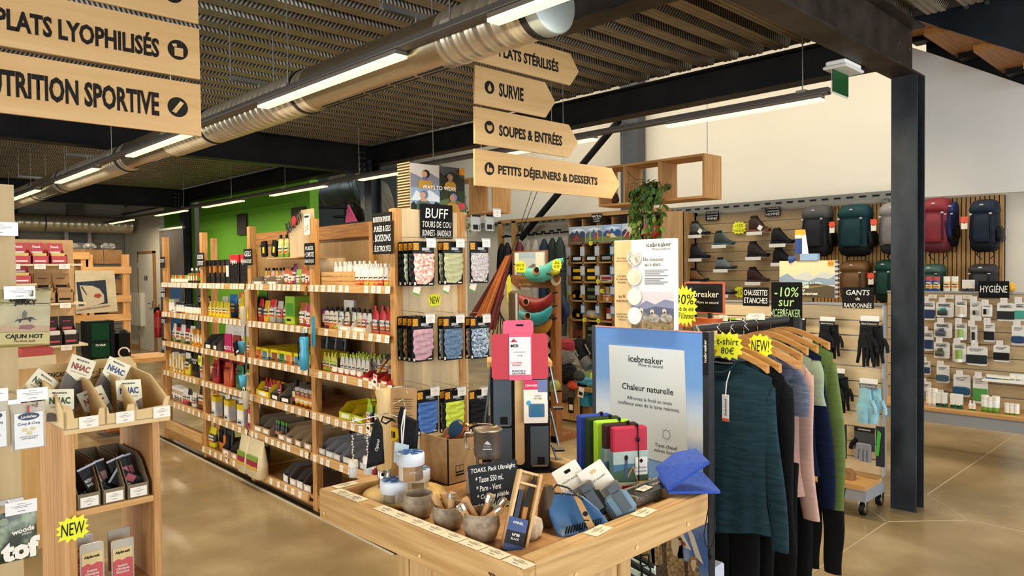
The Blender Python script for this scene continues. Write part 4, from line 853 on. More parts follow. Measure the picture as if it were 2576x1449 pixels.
# neck tube cards
CARDK = M('#0f1012',.4); OR_ = M('#e8a01e',.5,var=0)
_fb = {}
def fabric(c1,c2,sc): return NOISE(c1,c2,sc,.85,.42,.58,bump=.1)
def tube_proto(c1,c2,sc,pat):
    k = (c1,c2,sc)
    if k in _fb: return _fb[k]
    m = fabric(c1,c2,sc); w,h = .146,.245
    cb = MB(); cb.prism(rrect(-w/2,w/2,-h,0,.01,3),0,.0025,CARDK); cb.prism(rect(-.01,.04,-.05,-.035),-.0008,0,M('#b9bcc0',.5)); cb.prism(rect(.01,.055,-.058,-.054),-.0008,0,M('#8d9094',.5))
    cb.prism(rect(-w*.45,-w*.37,-h+.006,-h+.022),-.0008,0,W_); cb.prism(rect(.035,.062,-h+.008,-h+.014),-.0008,0,W_)
    tb = MB(); rs = []; n = 24; N = 16
    rn = random.Random(hash(k) & 255)
    ph = [rn.random()*6 for _ in range(4)]
    for j in range(n+1):
        t = j/n; ring = []
        for i in range(N):
            a = 2*PI*i/N; ww = .068*(1-.18*max(0,t-.7)/.3*1.2)+.003*math.sin(t*23+ph[0])
            fold = .0055*math.sin(t*30+math.cos(a)*2.2+ph[1])+.0045*math.sin(t*47-math.cos(a)*3+ph[2])
            x = math.copysign(abs(math.cos(a))**.7,math.cos(a))*ww; y = math.sin(a)*(.011+fold*(1 if math.sin(a) < 0 else .2))
            ring.append((x,y-.005,-.068-.155*t+.009*math.cos(a*1.0)*t-.012*t*(1-abs(math.cos(a)))))
        rs.append(ring)
    tb.rings(rs,m,True,True)
    lg = MB(); lg.prism(rect(-w/2+.006,-w/2+.04,-.048,-.01),-.0014,0,OR_)
    rg = MB(); rg.rings([[(-w/2+.023+q*math.cos(2*PI*i/18),-.0015,-.029+q*math.sin(2*PI*i/18)) for i in range(18)] for q in (.0125,.0105)],INK,False,False)
    me = [x.mesh(nm) for x,nm in ((cb,'card'),(tb,'neck_tube'),(lg,'logo_patch'),(rg,'ring'))]
    _fb[k] = me; return me
def tube_card(label,proto,loc,grp,name='neck_tube_pack'):
    o = bpy.data.objects.new(name,proto[0]); COL.objects.link(o); o.location = loc; tag(o,label,'neck tube',grp)
    for me,nm in zip(proto[1:],('neck_tube','logo_patch','ring')):
        c = bpy.data.objects.new(nm,me); COL.objects.link(c); c.parent = o
        if nm == 'logo_patch': lp = c
        if nm == 'ring': c.parent = lp
    return o
def wire_hook(x,z,y0,L,par,gl=True):
    b = MB(); b.tube([(x,y0,z),(x,y0-L,z-.004),(x,y0-L-.006,z+.008)],.0022,CHROME,5); b.tube([(x,y0,z+.03),(x,y0-L-.01,z+.022)],.0016,CHROME,5); b.build('wire_hook',par)
def holder(par,x,y,z,s=1.0):
    o = price(par,x,y,z-.05*s,wd=.062*s,ht=.045*s,paper=M('#e9e6e0',.3),key='h%.1f' % s,name='price_holder'); b = MB(); b.box(x-.033*s,x+.033*s,y+.001,y+.004,z-.012*s,z+.002*s,M('#b9b9b4',.1)); b.build('clear_strip',par); return o
rows_b = [(1,607,[(1065,[('#0d0d0e','#17181a',9,'plain black'),('#b8c3a4','#a9b496',9,'sage green'),('#1b1c22','#4a4b50',14,'dark checked'),('#f0e7e0','#d68a72',16,'white with coral angular shapes')]),
                   (1139,[('#a8b59a','#8d9a84',20,'grey-green'),('#b9bb92','#adb087',5,'pale olive')]),(1205,[('#e9dedb','#8d8a94',45,'white with small floral print')])]),
          (2,797,[(1063,[('#27301f','#333d28',9,'dark olive'),('#7a5427','#8f6632',8,'camel brown'),('#101010','#18181a',9,'black'),('#bb93a2','#c9a3b0',12,'dusty pink')]),
                   (1139,[('#9b9da0','#b3b5b8',16,'light grey'),('#56708f','#6f8bab',25,'mottled denim blue')]),(1206,[('#c99a7a','#7a8a9a',30,'orange and blue patterned'),('#3a5f88','#c9d3da',22,'blue wave printed')])]),
          (3,980,[(1075,[('#3f69b0','#4c78bf',18,'cobalt blue')]),(1143,[('#5a5f5a','#2f3434',24,'grey patterned'),('#cfe052','#bfd03c',8,'neon yellow')]),(1203,[('#131417','#1b1c20',8,'plain black')])])]
for rnum,ytop,cols in rows_b:
    for xc,stack in cols:
        yf = YB-.2; p = PY(xc,ytop,yf)
        for q,(c1,c2,sc,nm) in enumerate(stack):
            yy = yf+.045*(len(stack)-1-q)
            tube_card(f"{nm} neck tube on black card, {['top', 'middle', 'lowest'][rnum-1]} hook row of end panel",tube_proto(c1,c2,sc*4,nm),(p.x,yy,p.z),f"neck tubes on the {['top', 'middle', 'lowest'][rnum-1]} hook row")
        wire_hook(p.x-2.405,p.z+.0,0,.21,ep); holder(ep,p.x-2.405+.03,-.23,p.z+.015)
        if rnum == 1:
            for q in range(2):
                t = MB(); t.prism(rect(-.022,.022,-.06,0),0,.001,PAPER); t.prism(rect(-.022,.022,-.06,-.05),-.0006,0,G_)
                t.build('care_leaflet',ep,(p.x-2.405-.03+.04*q,-.19+.05*q,p.z-.235),rot=(0,.35,0))
# packs hanging on the far side of the panel
for k,(x,y) in enumerate(((1196,540),(1231,540))):
    for q in range(2):
        p = PY(x+q*12,y,3.35)
        b = MB(); b.prism(rrect(-.028,.028,-.1,0,.006,2),0,.012,M('#a7aaa8',.3)); b.prism(rect(-.02,.02,-.09,-.06),-.001,0,INK); b.prism(rect(-.028,.028,-.012,0),-.001,0,BLK)
        o = b.build('battery_pack',None,(p.x,3.35+.03*q,p.z)); tag(o,f"grey blister card {['front', 'behind'][q]}, on the {['left', 'right'][k]} hook at the panel's top corner",'blister pack','grey blister cards')
    b = MB(); b.tube([(p.x-2.405-.02,.1,p.z+.012),(p.x-2.405-.02,-.12,p.z+.008)],.002,CHROME,5); b.build('wire_hook',ep)
holder(ep,PY(1250,530,3.3).x-2.405,-.12,PY(1250,525,3.3).z)

# ================================================================ DISPLAY TABLE
TW = WOOD('#d6ae74','#b58a50','y',1.1,band=6,dist=3); TWX = WOOD('#d6ae74','#b58a50','x',1.1,band=6,dist=3)
TWZ = WOOD('#d0ab76','#b38c56','z',1.1,band=5,dist=3); TS = WOOD('#c9975f','#a97844','x',.9,band=4,dist=4)
tb = thing('display_table','wooden display table with raised rim in the foreground, covered in camping gear','table',(0,0,0))
TX0,TX1,TY0,TY1,TZ,TR = 1.155,1.965,1.18,2.075,.888,.92
rw = .055
def tbox(nm,*a,m=TW,bev=.003): b = MB(); b.box(*a,m,bev=bev); return b.build(nm,tb)
tbox('rim',TX0,TX0+rw,TY0,TY1,.825,TR); tbox('rim',TX0+rw,TX1,TY0,TY0+rw,.825,TR,m=TWX); tbox('rim',TX0+rw,TX1,TY1-rw,TY1,.825,TR,m=TWX); tbox('rim',TX1-rw,TX1,TY0+rw,TY1-rw,.825,TR)
for k in range(6):
    y0 = TY0+rw+k*(TY1-TY0-2*rw)/6; tbox('top_plank',TX0+rw,TX1-rw,y0+.001,y0+(TY1-TY0-2*rw)/6-.001,TZ-.03,TZ,m=TS,bev=.0015)
LX = PY(1588,1380,TY0+.03).x; LY = PX(1001,1400,TX0+.03).y
for x0 in (TX0+.03,LX-.045):
    for y0 in (TY0+.03,LY-.045): tbox('leg',x0,x0+.045,y0,y0+.045,0,.825,m=TWZ)
NP = 4
for k in range(NP): a_,c_w = TY0+.075,(LY-TY0-.12)/NP; tbox('side_plank',TX0+.036,TX0+.05,a_+k*c_w,a_+k*c_w+c_w-.0015,.05,.825,m=TWZ,bev=.001); a_,c_w = TX0+.075,(LX-TX0-.12)/3; (tbox('side_plank',a_+k*c_w,a_+k*c_w+c_w-.0015,TY0+.042,TY0+.056,.05,.825,m=TWZ,bev=.001) if k < 3 else 0)
for (x,y,ax_) in ((TX0-.001,1.35,'y'),(TX0-.001,1.55,'y'),(TX0-.001,2.04,'y'),(1.35,TY0-.001,'x'),(1.6,TY0-.001,'x'),(1.85,TY0-.001,'x')):
    b = MB(); b.cyl(.006,0,.002,M('#e3c48c',.7),10); b.build('wood_plug',tb,(x,y,.85),rot=(0,-PI/2,0) if ax_ == 'y' else (PI/2,0,0))
lettering('TRADIS',tb,M('#5a3516',.8),0,0,w=.075,h=.022,bold=.04,loc=(TX0-.001,1.245,.875),face=Matrix.Rotation(-PI/2,4,'Z') @ Matrix.Rotation(PI/2,4,'X'),name='stamp')
# price cards lying on the rim
def rimcard(x,y,wd=.075,ht=.034,rz=-PI/2,par=tb):
    p = PZ(x,y,TR+.001); return price(par,p.x,p.y,p.z,rot=(-PI/2,0,rz),wd=wd,ht=ht,paper=M('#f1e3c2',.6),key='r')
for (x,y) in ((845,1243),(877,1258),(945,1290),(983,1305),(1022,1322),(1063,1341),(1109,1360),(1156,1382),(1203,1407),(1262,1432)):
    p = PZ(x,y,TR+.001); price(tb,TX0+.048,p.y+.0,TR+.001,rot=(-PI/2,0,-PI/2),wd=.074,ht=.038,paper=M('#f1e3c2',.6),key='r').location.x = TX0+.008
for (x,y,r_) in ((1497,1331,.12),(1618,1288,.1)):
    p = PZ(x,y,TR+.001); price(tb,p.x,TY0+.008,TR+.001,rot=(-PI/2,0,r_),wd=.08,ht=.04,paper=M('#f1e3c2',.6),key='r')
for (x,y) in ((862,1217),(980,1190)):
    p = PZ(x,y,TR+.001); price(tb,p.x,TY1-rw+.008,TR+.001,rot=(-PI/2,0,0),wd=.08,ht=.036,paper=M('#f1e3c2',.6),key='r')
def tz(x,y,z=TZ): return PZ(x,y,z)
# round cutting board
p = tz(972,1268); b = MB(); b.lathe([(0,0),(.13,0),(.145,.008),(.147,.018),(.12,.024),(0,.024)],WOOD('#e6c478','#d9b260','x',.8,band=2),40,T=Matrix.Diagonal((.88,.88,1,1)))
o = b.build('cutting_board',None,(p.x+.075,p.y+.01,TZ)); tag(o,'round beech cutting board lying in the left corner of the table','cutting board'); lettering('OPINEL',o,M('#8a6a3a',.7),0,0,w=.04,loc=(-.075,-.04,.0247),face=Matrix.Rotation(-.5,4,'Z'))
CB = Vector((p.x+.02,p.y+.02,TZ+.024))
# giant wooden knife handle with hooks
p = PZ(967,1222,TZ+.024); KN = thing('giant_knife_handle','tall pale wooden knife handle with steel collar standing on the round board','display handle',p)
b = MB(); b.rings([[(math.copysign(abs(math.cos(a))**.8,math.cos(a))*w/2+o_,math.copysign(abs(math.sin(a))**.8,math.sin(a))*w/2,z) for a in [2*PI*i/16 for i in range(16)]] for z,w,o_ in ((.055,.043,0),(.07,.046,0),(.15,.046,.001),(.23,.040,.003),(.28,.042,.002),(.305,.048,-.001),(.312,.04,.004))],WOOD('#e0bf86','#cfa767','z',.6,band=3),True,True); b.build('handle',KN)
b = MB(); b.lathe([(0,0),(.018,0),(.0205,.006),(.0235,.055),(.0215,.056),(0,.056)],CHROME,24); b.cyl(.006,0,.002,BLK,10,T=Matrix.Translation((-.017,-.017,.043)) @ Matrix.Rotation(PI/4,4,'Z') @ Matrix.Rotation(-PI/2,4,'Y')); b.build('collar',KN)
# chrome hook rack behind with brown hang card and pouches
rk = thing('wire_hook_rack','thin chrome wire hook rack with shaker jars behind the knife handle','hook rack',(0,0,0))
def pd(x,y,d): return CC+ray(x,y)*d
b = MB(); b.tube([pd(1035,1060,2.35),pd(975,1040,2.3),pd(880,1062,2.2)],.0018,CHROME,5); b.tube([pd(1000,1057,2.3),pd(890,1070,2.2),pd(885,1050,2.2)],.0018,CHROME,5)
b.tube([pd(990,975,2.35),pd(1022,972,2.35),pd(1024,990,2.33)],.0016,CHROME,5); b.tube([pd(980,1020,2.35),pd(1015,1005,2.33),pd(1020,1030,2.31),pd(1015,1035,2.31)],.0016,CHROME,5)
b.build('wire',rk)
for k,(x,y) in enumerate(((888,1163),(925,1155))):
    q = pd(x,y,2.2-.03*k+.05); o = thing('salt_shaker',['left','right'][k]+' tiny clear shaker with white lid hanging from a chain','shaker',q,group='tiny clear shakers')
    b = MB(); b.lathe([(0,-.045),(.013,-.045),(.014,-.01),(0,-.008)],M('#d9dcda',.1,alpha=.6),14); b.build('glass_body',o)
    b = MB(); b.cyl(.015,-.012,.006,W_,14); b.build('lid',o)
    b = MB()
    for j in range(9): b.ball((0.002*math.sin(j*2),0,.012+j*.0085),.0035,CHROME,6,4,(1,.5,1.4))
    b.build('chain',o)
def pouch_hang(nm,lb,pts,d,th,m,extra=None):
    w3 = [pd(x,y,d) for x,y in pts]; o = thing(nm,lb,'pouch',w3[0]); n = len(w3); b = MB(); c = sum(w3,Vector())/n
    f = FW*th/2; R0 = [p-w3[0]-f*.4 for p in w3]; R1 = [p-w3[0]+f*.4 for p in w3]
    ci = [(p-c)*.82+c-w3[0]-f for p in w3]; co = [(p-c)*.82+c-w3[0]+f for p in w3]
    b.rings([ci,R0,R1,co],m,True,True); b.build('bag_body',o); return o
BLKF = NOISE('#0c0d10','#17181c',60,.6,bump=.15)
o = pouch_hang('drawstring_pouch','black drawstring pouch with white script hanging left of the knife handle',[(941,1062),(950,1050),(962,1075),(967,1165),(922,1178),(930,1110)],2.12,.02,BLKF)
lettering('Opinel',o,W_,0,0,w=.035,loc=pd(950,1120,2.103)-pd(941,1062,2.12),face=Matrix.Rotation(math.radians(-44),4,'Z') @ Matrix.Rotation(PI/2,4,'X') @ Matrix.Rotation(1.35,4,'Z'),shear=.2)
o = pouch_hang('sunglasses_pouch','larger black pouch with white cord hanging beside the kraft card',[(1000,1050),(1008,1023),(1018,1025),(1020,1045),(1054,1060),(1049,1140),(1005,1128)],2.28,.015,BLKF)
b = MB(); b.tube([pd(1018,1030,2.26)-o.location,pd(1010,1075,2.25)-o.location,pd(1011,1120,2.25)-o.location],.0022,W_,5); b.tube([pd(1019,1030,2.26)-o.location,pd(1016,1075,2.25)-o.location,pd(1012,1120,2.25)-o.location],.0022,W_,5); b.build('cord',o)
b = MB(); pp = [pd(x,y,2.24)-o.location for x,y in ((993,1112),(1029,1120),(1022,1178),(990,1162))]; f = FW*.0015; b.rings([[q for q in pp],[q+f for q in pp]],M('#c9dbdc',.6),False,True); b.build('paper_tag',o)
b = MB(); b.tube([pd(x,y,2.2) for x,y in ((990,1055),(975,1052),(963,1048),(959,1060),(970,1066),(985,1056),(995,1060))],.003,BLK,5); tag(b.build('elastic_loop'),'small knotted black elastic loop around the knife handle','cord')
# kraft hang card
A_ = pd(982,1150,2.42); b = MB(); pp = [pd(x,y,2.42) for x,y in ((984,1205),(1045,1212),(1049,985),(1044,977),(986,974),(980,982))]; f = FW*.002
b.rings([pp,[q+f for q in pp]],CARD,False,True); o = b.build('hang_card'); tag(o,'kraft cardboard hang card with small print and yellow circle','card')
b = MB()
for k in range(16):
    y = 1003+k*6+(k//5)*4; pp = [pd(990,y,2.415),pd(1038-3*(k % 3),y+1,2.415),pd(1038-3*(k % 3),y+3,2.415),pd(990,y+2,2.415)]; b.add(pp,[(0,1,2,3)],M('#6f5a3c',.8))
b.build('print_lines',o)
b = MB(); b.prism(circ(0,0,.023,20),-.001,0,Y_); b.prism(rect(-.008,-.001,-.012,.01),-.002,0,INK); b.prism(rect(.002,.008,-.012,.008),-.002,0,INK); q = pd(988,1092,2.405); b.build('round_sticker',o,q,rot=(0,0,math.radians(-44)))
# spice jars
def spice(label,x,y,z0,rot_=0,red=False):
    p = PZ(x,y,z0); t = thing('spice_jar',label,'jar',p,rot_,'stacked multi-spice jars')
    b = MB(); b.lathe([(0,0),(.036,0),(.038,.004),(.038,.05),(0,.05)],M('#d9cdb6',.15,alpha=.18),24); b.build('glass_body',t)
    for k,c in enumerate(('#7a2416','#b88a2e','#dcd2bc','#a8762e','#6a3a20','#c9b27c') if red else ('#dccdaa','#b09050','#cfc0a0','#8a7a4a','#e0d6c0','#a88a5a')):
        a = k*60; b = MB(); r = .0365
        b.rings([[(r*q*math.cos(math.radians(a+j*14.5)),r*q*math.sin(math.radians(a+j*14.5)),z) for q,j in [(1,0),(1,1),(1,2),(1,3),(1,4),(.15,2)]] for z in (.003,.046)],NOISE(c,c,90,.9,bump=.4),False,True); b.build('spice',t)
    b = MB(); b.lathe([(.0385,.046),(.0415,.048),(.0415,.078),(.039,.083),(0,.084)],M('#dfe6ee',.35),28); b.build('lid',t)
    b = MB()
    for k in range(6):
        a = math.radians(k*60); ca,sa = math.cos(a),math.sin(a); b.add([(.004*-sa,.004*ca,.0848),(.037*ca-.0125*sa,.037*sa+.0125*ca,.0845),(.037*ca+.0125*sa,.037*sa-.0125*ca,.0845),(.004*sa,-.004*ca,.0848)],[(0,1,2,3),(3,2,1,0)],M('#5f94e0',.5))
    b.cyl(.007,.084,.0852,M('#5f94e0',.5),10); b.build('blue_star',t)
    if red: lettering('Paprika',t,W_,0,0,w=.02,loc=(-.028,-.0275,.03),face=Matrix.Rotation(-PI/4,4,'Z') @ Matrix.Rotation(PI/2,4,'X'))
    return t
spice('white-lidded spice jar at the left of the stack beside the stone cup',991,1275,TZ)
spice('white-lidded spice jar at the back, carrying the upper jar',1050,1243,TZ,.5)
spice('upper spice jar with red paprika segment, stacked on the others',1034,1206,TZ+.085,.3,True)
# stone cups with folding knives
STONE = NOISE('#7d6c58','#a8977e',38,.55,.38,.62,bump=.3,detail=6)
def cup_(label,x,y,r,h):
    p = tz(x,y); b = MB(); b.lathe([(0,.0),(r*.55,0),(r*.82,h*.14),(r*1.0,h*.5),(r*.97,h*.8),(r*.93,h),(r*.88,h),(r*.9,h*.8),(r*.92,h*.5),(r*.7,h*.16),(0,h*.1)],STONE,32)
    o = b.build('stone_cup',None,p); tag(o,label,'cup','round stoneware cups'); return p
c1p = cup_('empty round stoneware cup nearest the spice jars',1052,1300,.046,.07)
c2p = cup_('middle stoneware cup holding pale wooden folding knives',1128,1328,.045,.066)
c3p = cup_('right stoneware cup holding many folding knives, beside the slim wooden box',1211,1358,.05,.078)
def knife(label,base,tip,d,ring=True,m='#d9ae78'):
    a = pd(base[0],base[1],d); c = pd(tip[0],tip[1],d-.0); D = (c-a); L = D.length; q = D.to_track_quat('Z','Y')
    t = thing('folding_knife',label,'knife',a,rot=None,group='wooden folding knives in the stone cups'); t.rotation_mode = 'QUATERNION'; t.rotation_quaternion = q
    W2 = WOOD(m,'#c08e56','z',.8,band=4); w_ = .0115
    b = MB(); b.rings([[(math.cos(u)*s_*w_+o_,math.sin(u)*s_*w_*.8,z*L) for u in [2*PI*i/12 for i in range(12)]] for z,s_,o_ in ((0,.8,.002),(.08,1.1,.002),(.3,1.05,0),(.6,.95,-.001),(.8,1.0,0))],W2,True,True)
    if not ring: b.rings([[(math.cos(u)*s_*w_,math.sin(u)*s_*w_*.8,z*L) for u in [2*PI*i/12 for i in range(12)]] for z,s_ in ((.79,1.0),(.95,1.15),(1.0,.9))],W2,True,True)
    b.build('handle',t)
    if ring:
        b = MB(); b.cyl(w_*1.08,.77*L,.98*L,CHROME,16); b.cyl(w_*1.16,.86*L,.89*L,CHROME,16); b.build('steel_ring',t)
        b = MB(); b.rings([[(x*w_*.9,y*w_*.8,z*L) for x,y in ((-.9,-.5),(.9,-.5),(.7,.6),(-.7,.6))] for z in (.975,1.0)],W2,False,True); b.build('handle_end',t)
        lettering('OPINEL',t,INK,0,0,w=.028,loc=(-w_*.0,-w_*.86,.45*L),face=Matrix.Rotation(PI/2,4,'X') @ Matrix.Rotation(PI/2,4,'Z'))
    return t
def kd(c): return (c-CC).dot(FW)
d2,d3 = kd(c2p),kd(c3p)
for i,(bs,tp,dd,rg) in enumerate((((1122,1310),(1092,1245),d2-.0,False),((1135,1305),(1115,1240),d2+.02,False),((1132,1305),(1137,1238),d2-.01,True),((1140,1300),(1172,1262),d2+.02,False))):
    knife(['leftmost pale knife handle in the middle stone cup','slim handle behind it in the middle stone cup','upright knife with steel collar in the middle stone cup','handle leaning right out of the middle stone cup'][i],bs,tp,dd,rg)
for i,(bs,tp,dd,rg) in enumerate((((1190,1330),(1157,1268),d3-.01,True),((1205,1320),(1168,1253),d3+.02,False),((1208,1325),(1236,1243),d3+.01,True),((1215,1325),(1272,1255),d3+.03,True),((1200,1325),(1262,1277),d3-.02,True))):
    knife(['knife leaning far left in the right stone cup','pale handle without collar in the right stone cup','tallest upright knife in the right stone cup','knife leaning furthest right in the right stone cup','front knife lying low across the right stone cup'][i],bs,tp,dd,rg,'#c99a66')
# cardboard box with spatulas
p = tz(1128,1222)+Vector((.077,.075,0))
bx_ = thing('cardboard_box','open kraft cardboard box with hand logo and recycling marks on the table','box',p,0)
KR = NOISE('#a48559','#b3946a',40,.85,bump=.05)
b = MB(); W5,D5,H5 = .155,.15,.155
b.box(-W5/2,W5/2,-D5/2,D5/2,0,.003,KR)
b.prism([(-W5/2,0),(W5/2,0),(W5/2,H5*.93),(0,H5*.93),(-W5/2,H5)],-D5/2,-D5/2+.003,KR); b.prism([(-W5/2,0),(W5/2,0),(W5/2,H5),(W5*.25,H5),(W5*.1,H5*.85),(-W5*.3,H5*.85),(-W5*.42,H5),(-W5/2,H5)],D5/2-.003,D5/2,KR)
b.box(-W5/2,-W5/2+.003,-D5/2,D5/2,0,H5,KR); b.box(W5/2-.003,W5/2,-D5/2,D5/2,0,H5*.95,KR); b.build('box_walls',bx_)
b = MB(); b.prism(rect(-.045,-.01,.035,.06),-D5/2-.0006,-D5/2,INK); b.prism(rect(-.043,-.029,.04,.058),-D5/2-.001,-D5/2-.0005,KR); b.prism(rect(-.026,-.012,.04,.058),-D5/2-.001,-D5/2-.0005,KR)
b.prism(rect(-.045,-.01,.025,.031),-D5/2-.0006,-D5/2,INK)
for k in range(5): b.prism([(.045+.004*k,.07+.004*min(k,4-k)),(.048+.004*k,.07+.004*min(k,4-k)),(.05+.0015*k,.055),(.048+.0015*k,.055)],-D5/2-.0006,-D5/2,INK)
b.prism([(.046,.057),(.058,.057),(.055,.045),(.061,.03),(.057,.03),(.052,.043),(.045,.03),(.041,.03),(.049,.045)],-D5/2-.0006,-D5/2,INK); b.build('print',bx_)
for k,(cx,cz,m,lb) in enumerate(((.02,.175,M('#16405c',.5),'dark blue spatula blade standing in the cardboard box'),(.05,.16,M('#d9542a',.5),'orange ribbed utensil standing in the cardboard box'))):
    b = MB(); b.rings([[(x*s_,0.004*yy,z*s_) for x,z in circ(0,0,.026,14,.034)] for yy,s_ in ((-1,.9),(0,1),(1,.9))],m,True,True); b.box(-.005,.005,-.003,.003,-.12,-.02,m)
    o = b.build('camping_utensil',None,bx_.matrix_basis @ Vector((cx,.0+.03*k,cz-.01)),rot=(.1,.5+.4*k,-.4)); tag(o,lb,'utensil')
# pot on stove on box
p = tz(1228,1243)
o = thing('product_box','small grey-pink product box under the camping stove','box',(p.x,p.y,TZ),math.radians(-12)); b = MB(); b.box(-.052,.052,-.052,.052,0,.068,NOISE('#b8a99c','#cabbb0',9,.4),bev=.002); b.build('carton',o)
lettering('TOAKS',o,M('#8a8078',.4),0,0,w=.03,loc=(0,-.03,.0685),face=Matrix.Identity(4))
ST = M('#7b7a78',.35,.8); TI = NOISE('#6d6a66','#7d7a75',5,.38,metal=.75)
sv = thing('camping_stove','folding titanium stove stand with burner between box and pot','stove',(p.x,p.y,TZ+.068),0)
b = MB()
for k in range(3):
    a = math.radians(20+120*k); ca,sa = math.cos(a),math.sin(a)
    b.tube([(.048*ca,.048*sa,0),(.03*ca,.03*sa,.028),(.034*ca,.034*sa,.05)],.004,ST,4,flat=.5); b.tube([(.03*ca,.03*sa,.028),(0,0,.022)],.003,ST,4)
b.build('support_arm',sv); b = MB(); b.lathe([(0,.01),(.02,.012),(.024,.022),(.02,.03),(0,.032)],ST,16); b.box(-.018,.018,-.028,-.012,.012,.024,STEEL); b.build('burner',sv)
pt = thing('cooking_pot','grey titanium camping pot with folded handle and white logo','pot',(p.x,p.y,TZ+.119),math.radians(-46))
b = MB(); b.lathe([(0,0),(.036,.0),(.0425,.006),(.044,.014),(.044,.084),(.0465,.087),(.0455,.09),(.042,.088)],TI,36); b.build('pot_body',pt)
b = MB(); b.lathe([(.047,.088),(.047,.091),(.041,.092),(.036,.0905),(0,.0905)],M('#a3937c',.35,.8),36); b.build('lid',pt)
b = MB(); b.tube([(-.044,0,.076),(-.07,0,.078),(-.074,0,.07),(-.071,0,.03),(-.066,0,.024),(-.044,0,.026)],.0017,CHROME,6); b.tube([(-.044,.008,.076),(-.066,.008,.078),(-.070,.008,.07),(-.067,.008,.03),(-.062,.008,.024),(-.044,.008,.026)],.0017,CHROME,6); b.build('handle',pt)
b = MB(); b.tube([(.01,-.01,.093),(.03,-.012,.1),(.034,.006,.1),(.012,.008,.093)],.0015,M('#b9a06a',.3,.9),5); b.build('lid_handle',pt)
lettering('TOAKS',pt,M('#c9c7c2',.5),0,0,w=.024,loc=(.002,-.0446,.044)); b = MB(); b.prism([(-.008,.052),(-.002,.058),(.002,.062),(.006,.058),(.014,.05),(.008,.05),(.002,.05)],-.0448,-.0438,M('#c9c7c2',.5)); b.prism(rect(-.012,.016,.034,.037),-.0452,-.0438,M('#c9c7c2',.5)); b.build('emblem',pt)
sk = thing('folding_spork','brass-coloured folding spork resting on the pot lid','spork',(p.x-.02,p.y+.02,TZ+.119+.096),math.radians(-40)); BR = M('#a98a5a',.25,.95)
b = MB(); rs = []
for t,w_,dz in ((0,.004,0),(.15,.012,.001),(.5,.018,-.004),(.8,.016,-.002),(1,.011,.003)):
    rs.append([(-.05+.045*(1-t)-.0*t,-w_,dz+.012),(-.05+.045*(1-t),-w_*.5,dz+.006),(-.05+.045*(1-t),w_*.5,dz+.006),(-.05+.045*(1-t),w_,dz+.012)])
b.rings(rs,BR,True,False,wrap=False)
for k in range(3): b.tube([(-.05,-.008+.008*k,.01),(-.062,-.009+.009*k,.018)],.002,BR,4)
b.build('bowl',sk); b = MB(); b.tube([(-.004,0,.01),(.02,0,.009),(.045,0,.006)],.003,M('#8a8378',.3,.9),5); b.build('folded_handle',sk)
# chalkboard in front
a = PZ(1188,1290,TZ); c = PZ(1312,1268,TZ)
bd = thing('chalkboard','black chalkboard for the titanium cup pack, leaning against the stove box','chalkboard',(a.x,a.y,TZ),0,rot=(-.22,0,math.atan2(c.y-a.y,c.x-a.x)))
WB = (c-a).length; HB = .135; b = MB(); b.prism(rrect(0,WB,0,HB,.006,3),0,.003,M('#15191a',.55)); b.build('board',bd)
for k,s in enumerate(('TOAKS. Pack Ultralight','* Tasse 550 mL','* Pare - Vent','* Cuillère pliable','* Réchaud combustible')):
    me,W,H = text_mesh(s,CHALK,.01,.2); w_ = (.9,.56,.5,.64,.8)[k]*WB; lettering(s,bd,CHALK if k < 4 else M('#d9f0b0',.8),.05*WB+w_/2+(0 if k == 0 else .012),HB*.86-k*HB*.19,w=w_,h=HB*.13,bold=.01,shear=.2)
# spinner display tower for the red cutting board
FB = PZ(1310,1185,TZ)
sp = thing('display_tower','dark metal display tower with blue-grey sample boards and a wooden centre strip','display stand',(FB.x,FB.y,TZ),math.radians(-42))
TWB = M('#1c1d1e',.35,.3); SMP = NOISE('#3c4a52','#46555e',6,.45)
b = MB(); b.box(-.105,.105,0,.14,.0,.37,TWB); b.box(-.13,.14,-.03,.18,-.0,.006,TWB); b.build('frame',sp)
for (x0,x1,z0,z1) in ((-.095,-.03,.165,.33),(-.095,-.03,.005,.155),(.035,.1,.02,.16),(.035,.1,.18,.33)):
    b = MB(); b.box(x0,x1,-.006,0,z0,z1,SMP,bev=.001); s_ = b.build('sample_board',sp); b = MB(); b.box(x0+.025,x1-.015,-.009,-.004,z0+.005,z0+.03,BLK); b.box(x0+.005,x1-.005,-.012,-.006,z0-.002,z0+.003,STEEL); b.build('holder',s_)
b = MB(); b.prism(rrect(-.019,.014,.025,.34,.015,4),-.012,-.004,WOOD('#d8b27a','#c69c60','z',.8,band=5)); b.build('wooden_strip',sp)
b = MB(); b.box(-.115,.115,-.01,.15,.37,.39,WOOD('#d2a45e','#bf8c46','x',.8,band=5),bev=.002); b.build('wooden_top',sp)
for k,(x,z,L) in enumerate(((.115,.37,.15),(.118,.2,.13),(.12,.08,.08))):
    b = MB(); b.tube([(x-.005,.05,z),(x+.02,.03,z-L*.9)],.004,M('#9fb0ba',.3,.3),4); b.box(x+.005,x+.04,.01,.05,z-L-.006,z-L,TWB); b.build('side_arm',sp)
for k,(x,z) in enumerate(((-.125,.37),(-.145,.33))):
    b = MB(); b.box(x-.002,x+.002,-.01,.06,z-.17,z,SMP); b.build('side_board',sp,rot=(0,.06*(k+1),0))
b = MB(); b.tube([(-.125,.0,.2),(-.14,.0,.06)],.004,M('#4a3a2a',.4,.4),4); b.tube([(-.11,.0,.2),(-.12,.0,.05)],.004,M('#4a3a2a',.4,.4),4); b.build('side_arm',sp)
def onface(x,y,off): # local coords on tower front
    inv = sp.matrix_basis.inverted(); o_ = inv @ CC; d_ = inv.to_3x3() @ ray(x,y); t = (off-o_.y)/d_.y; q = o_+d_*t; return q
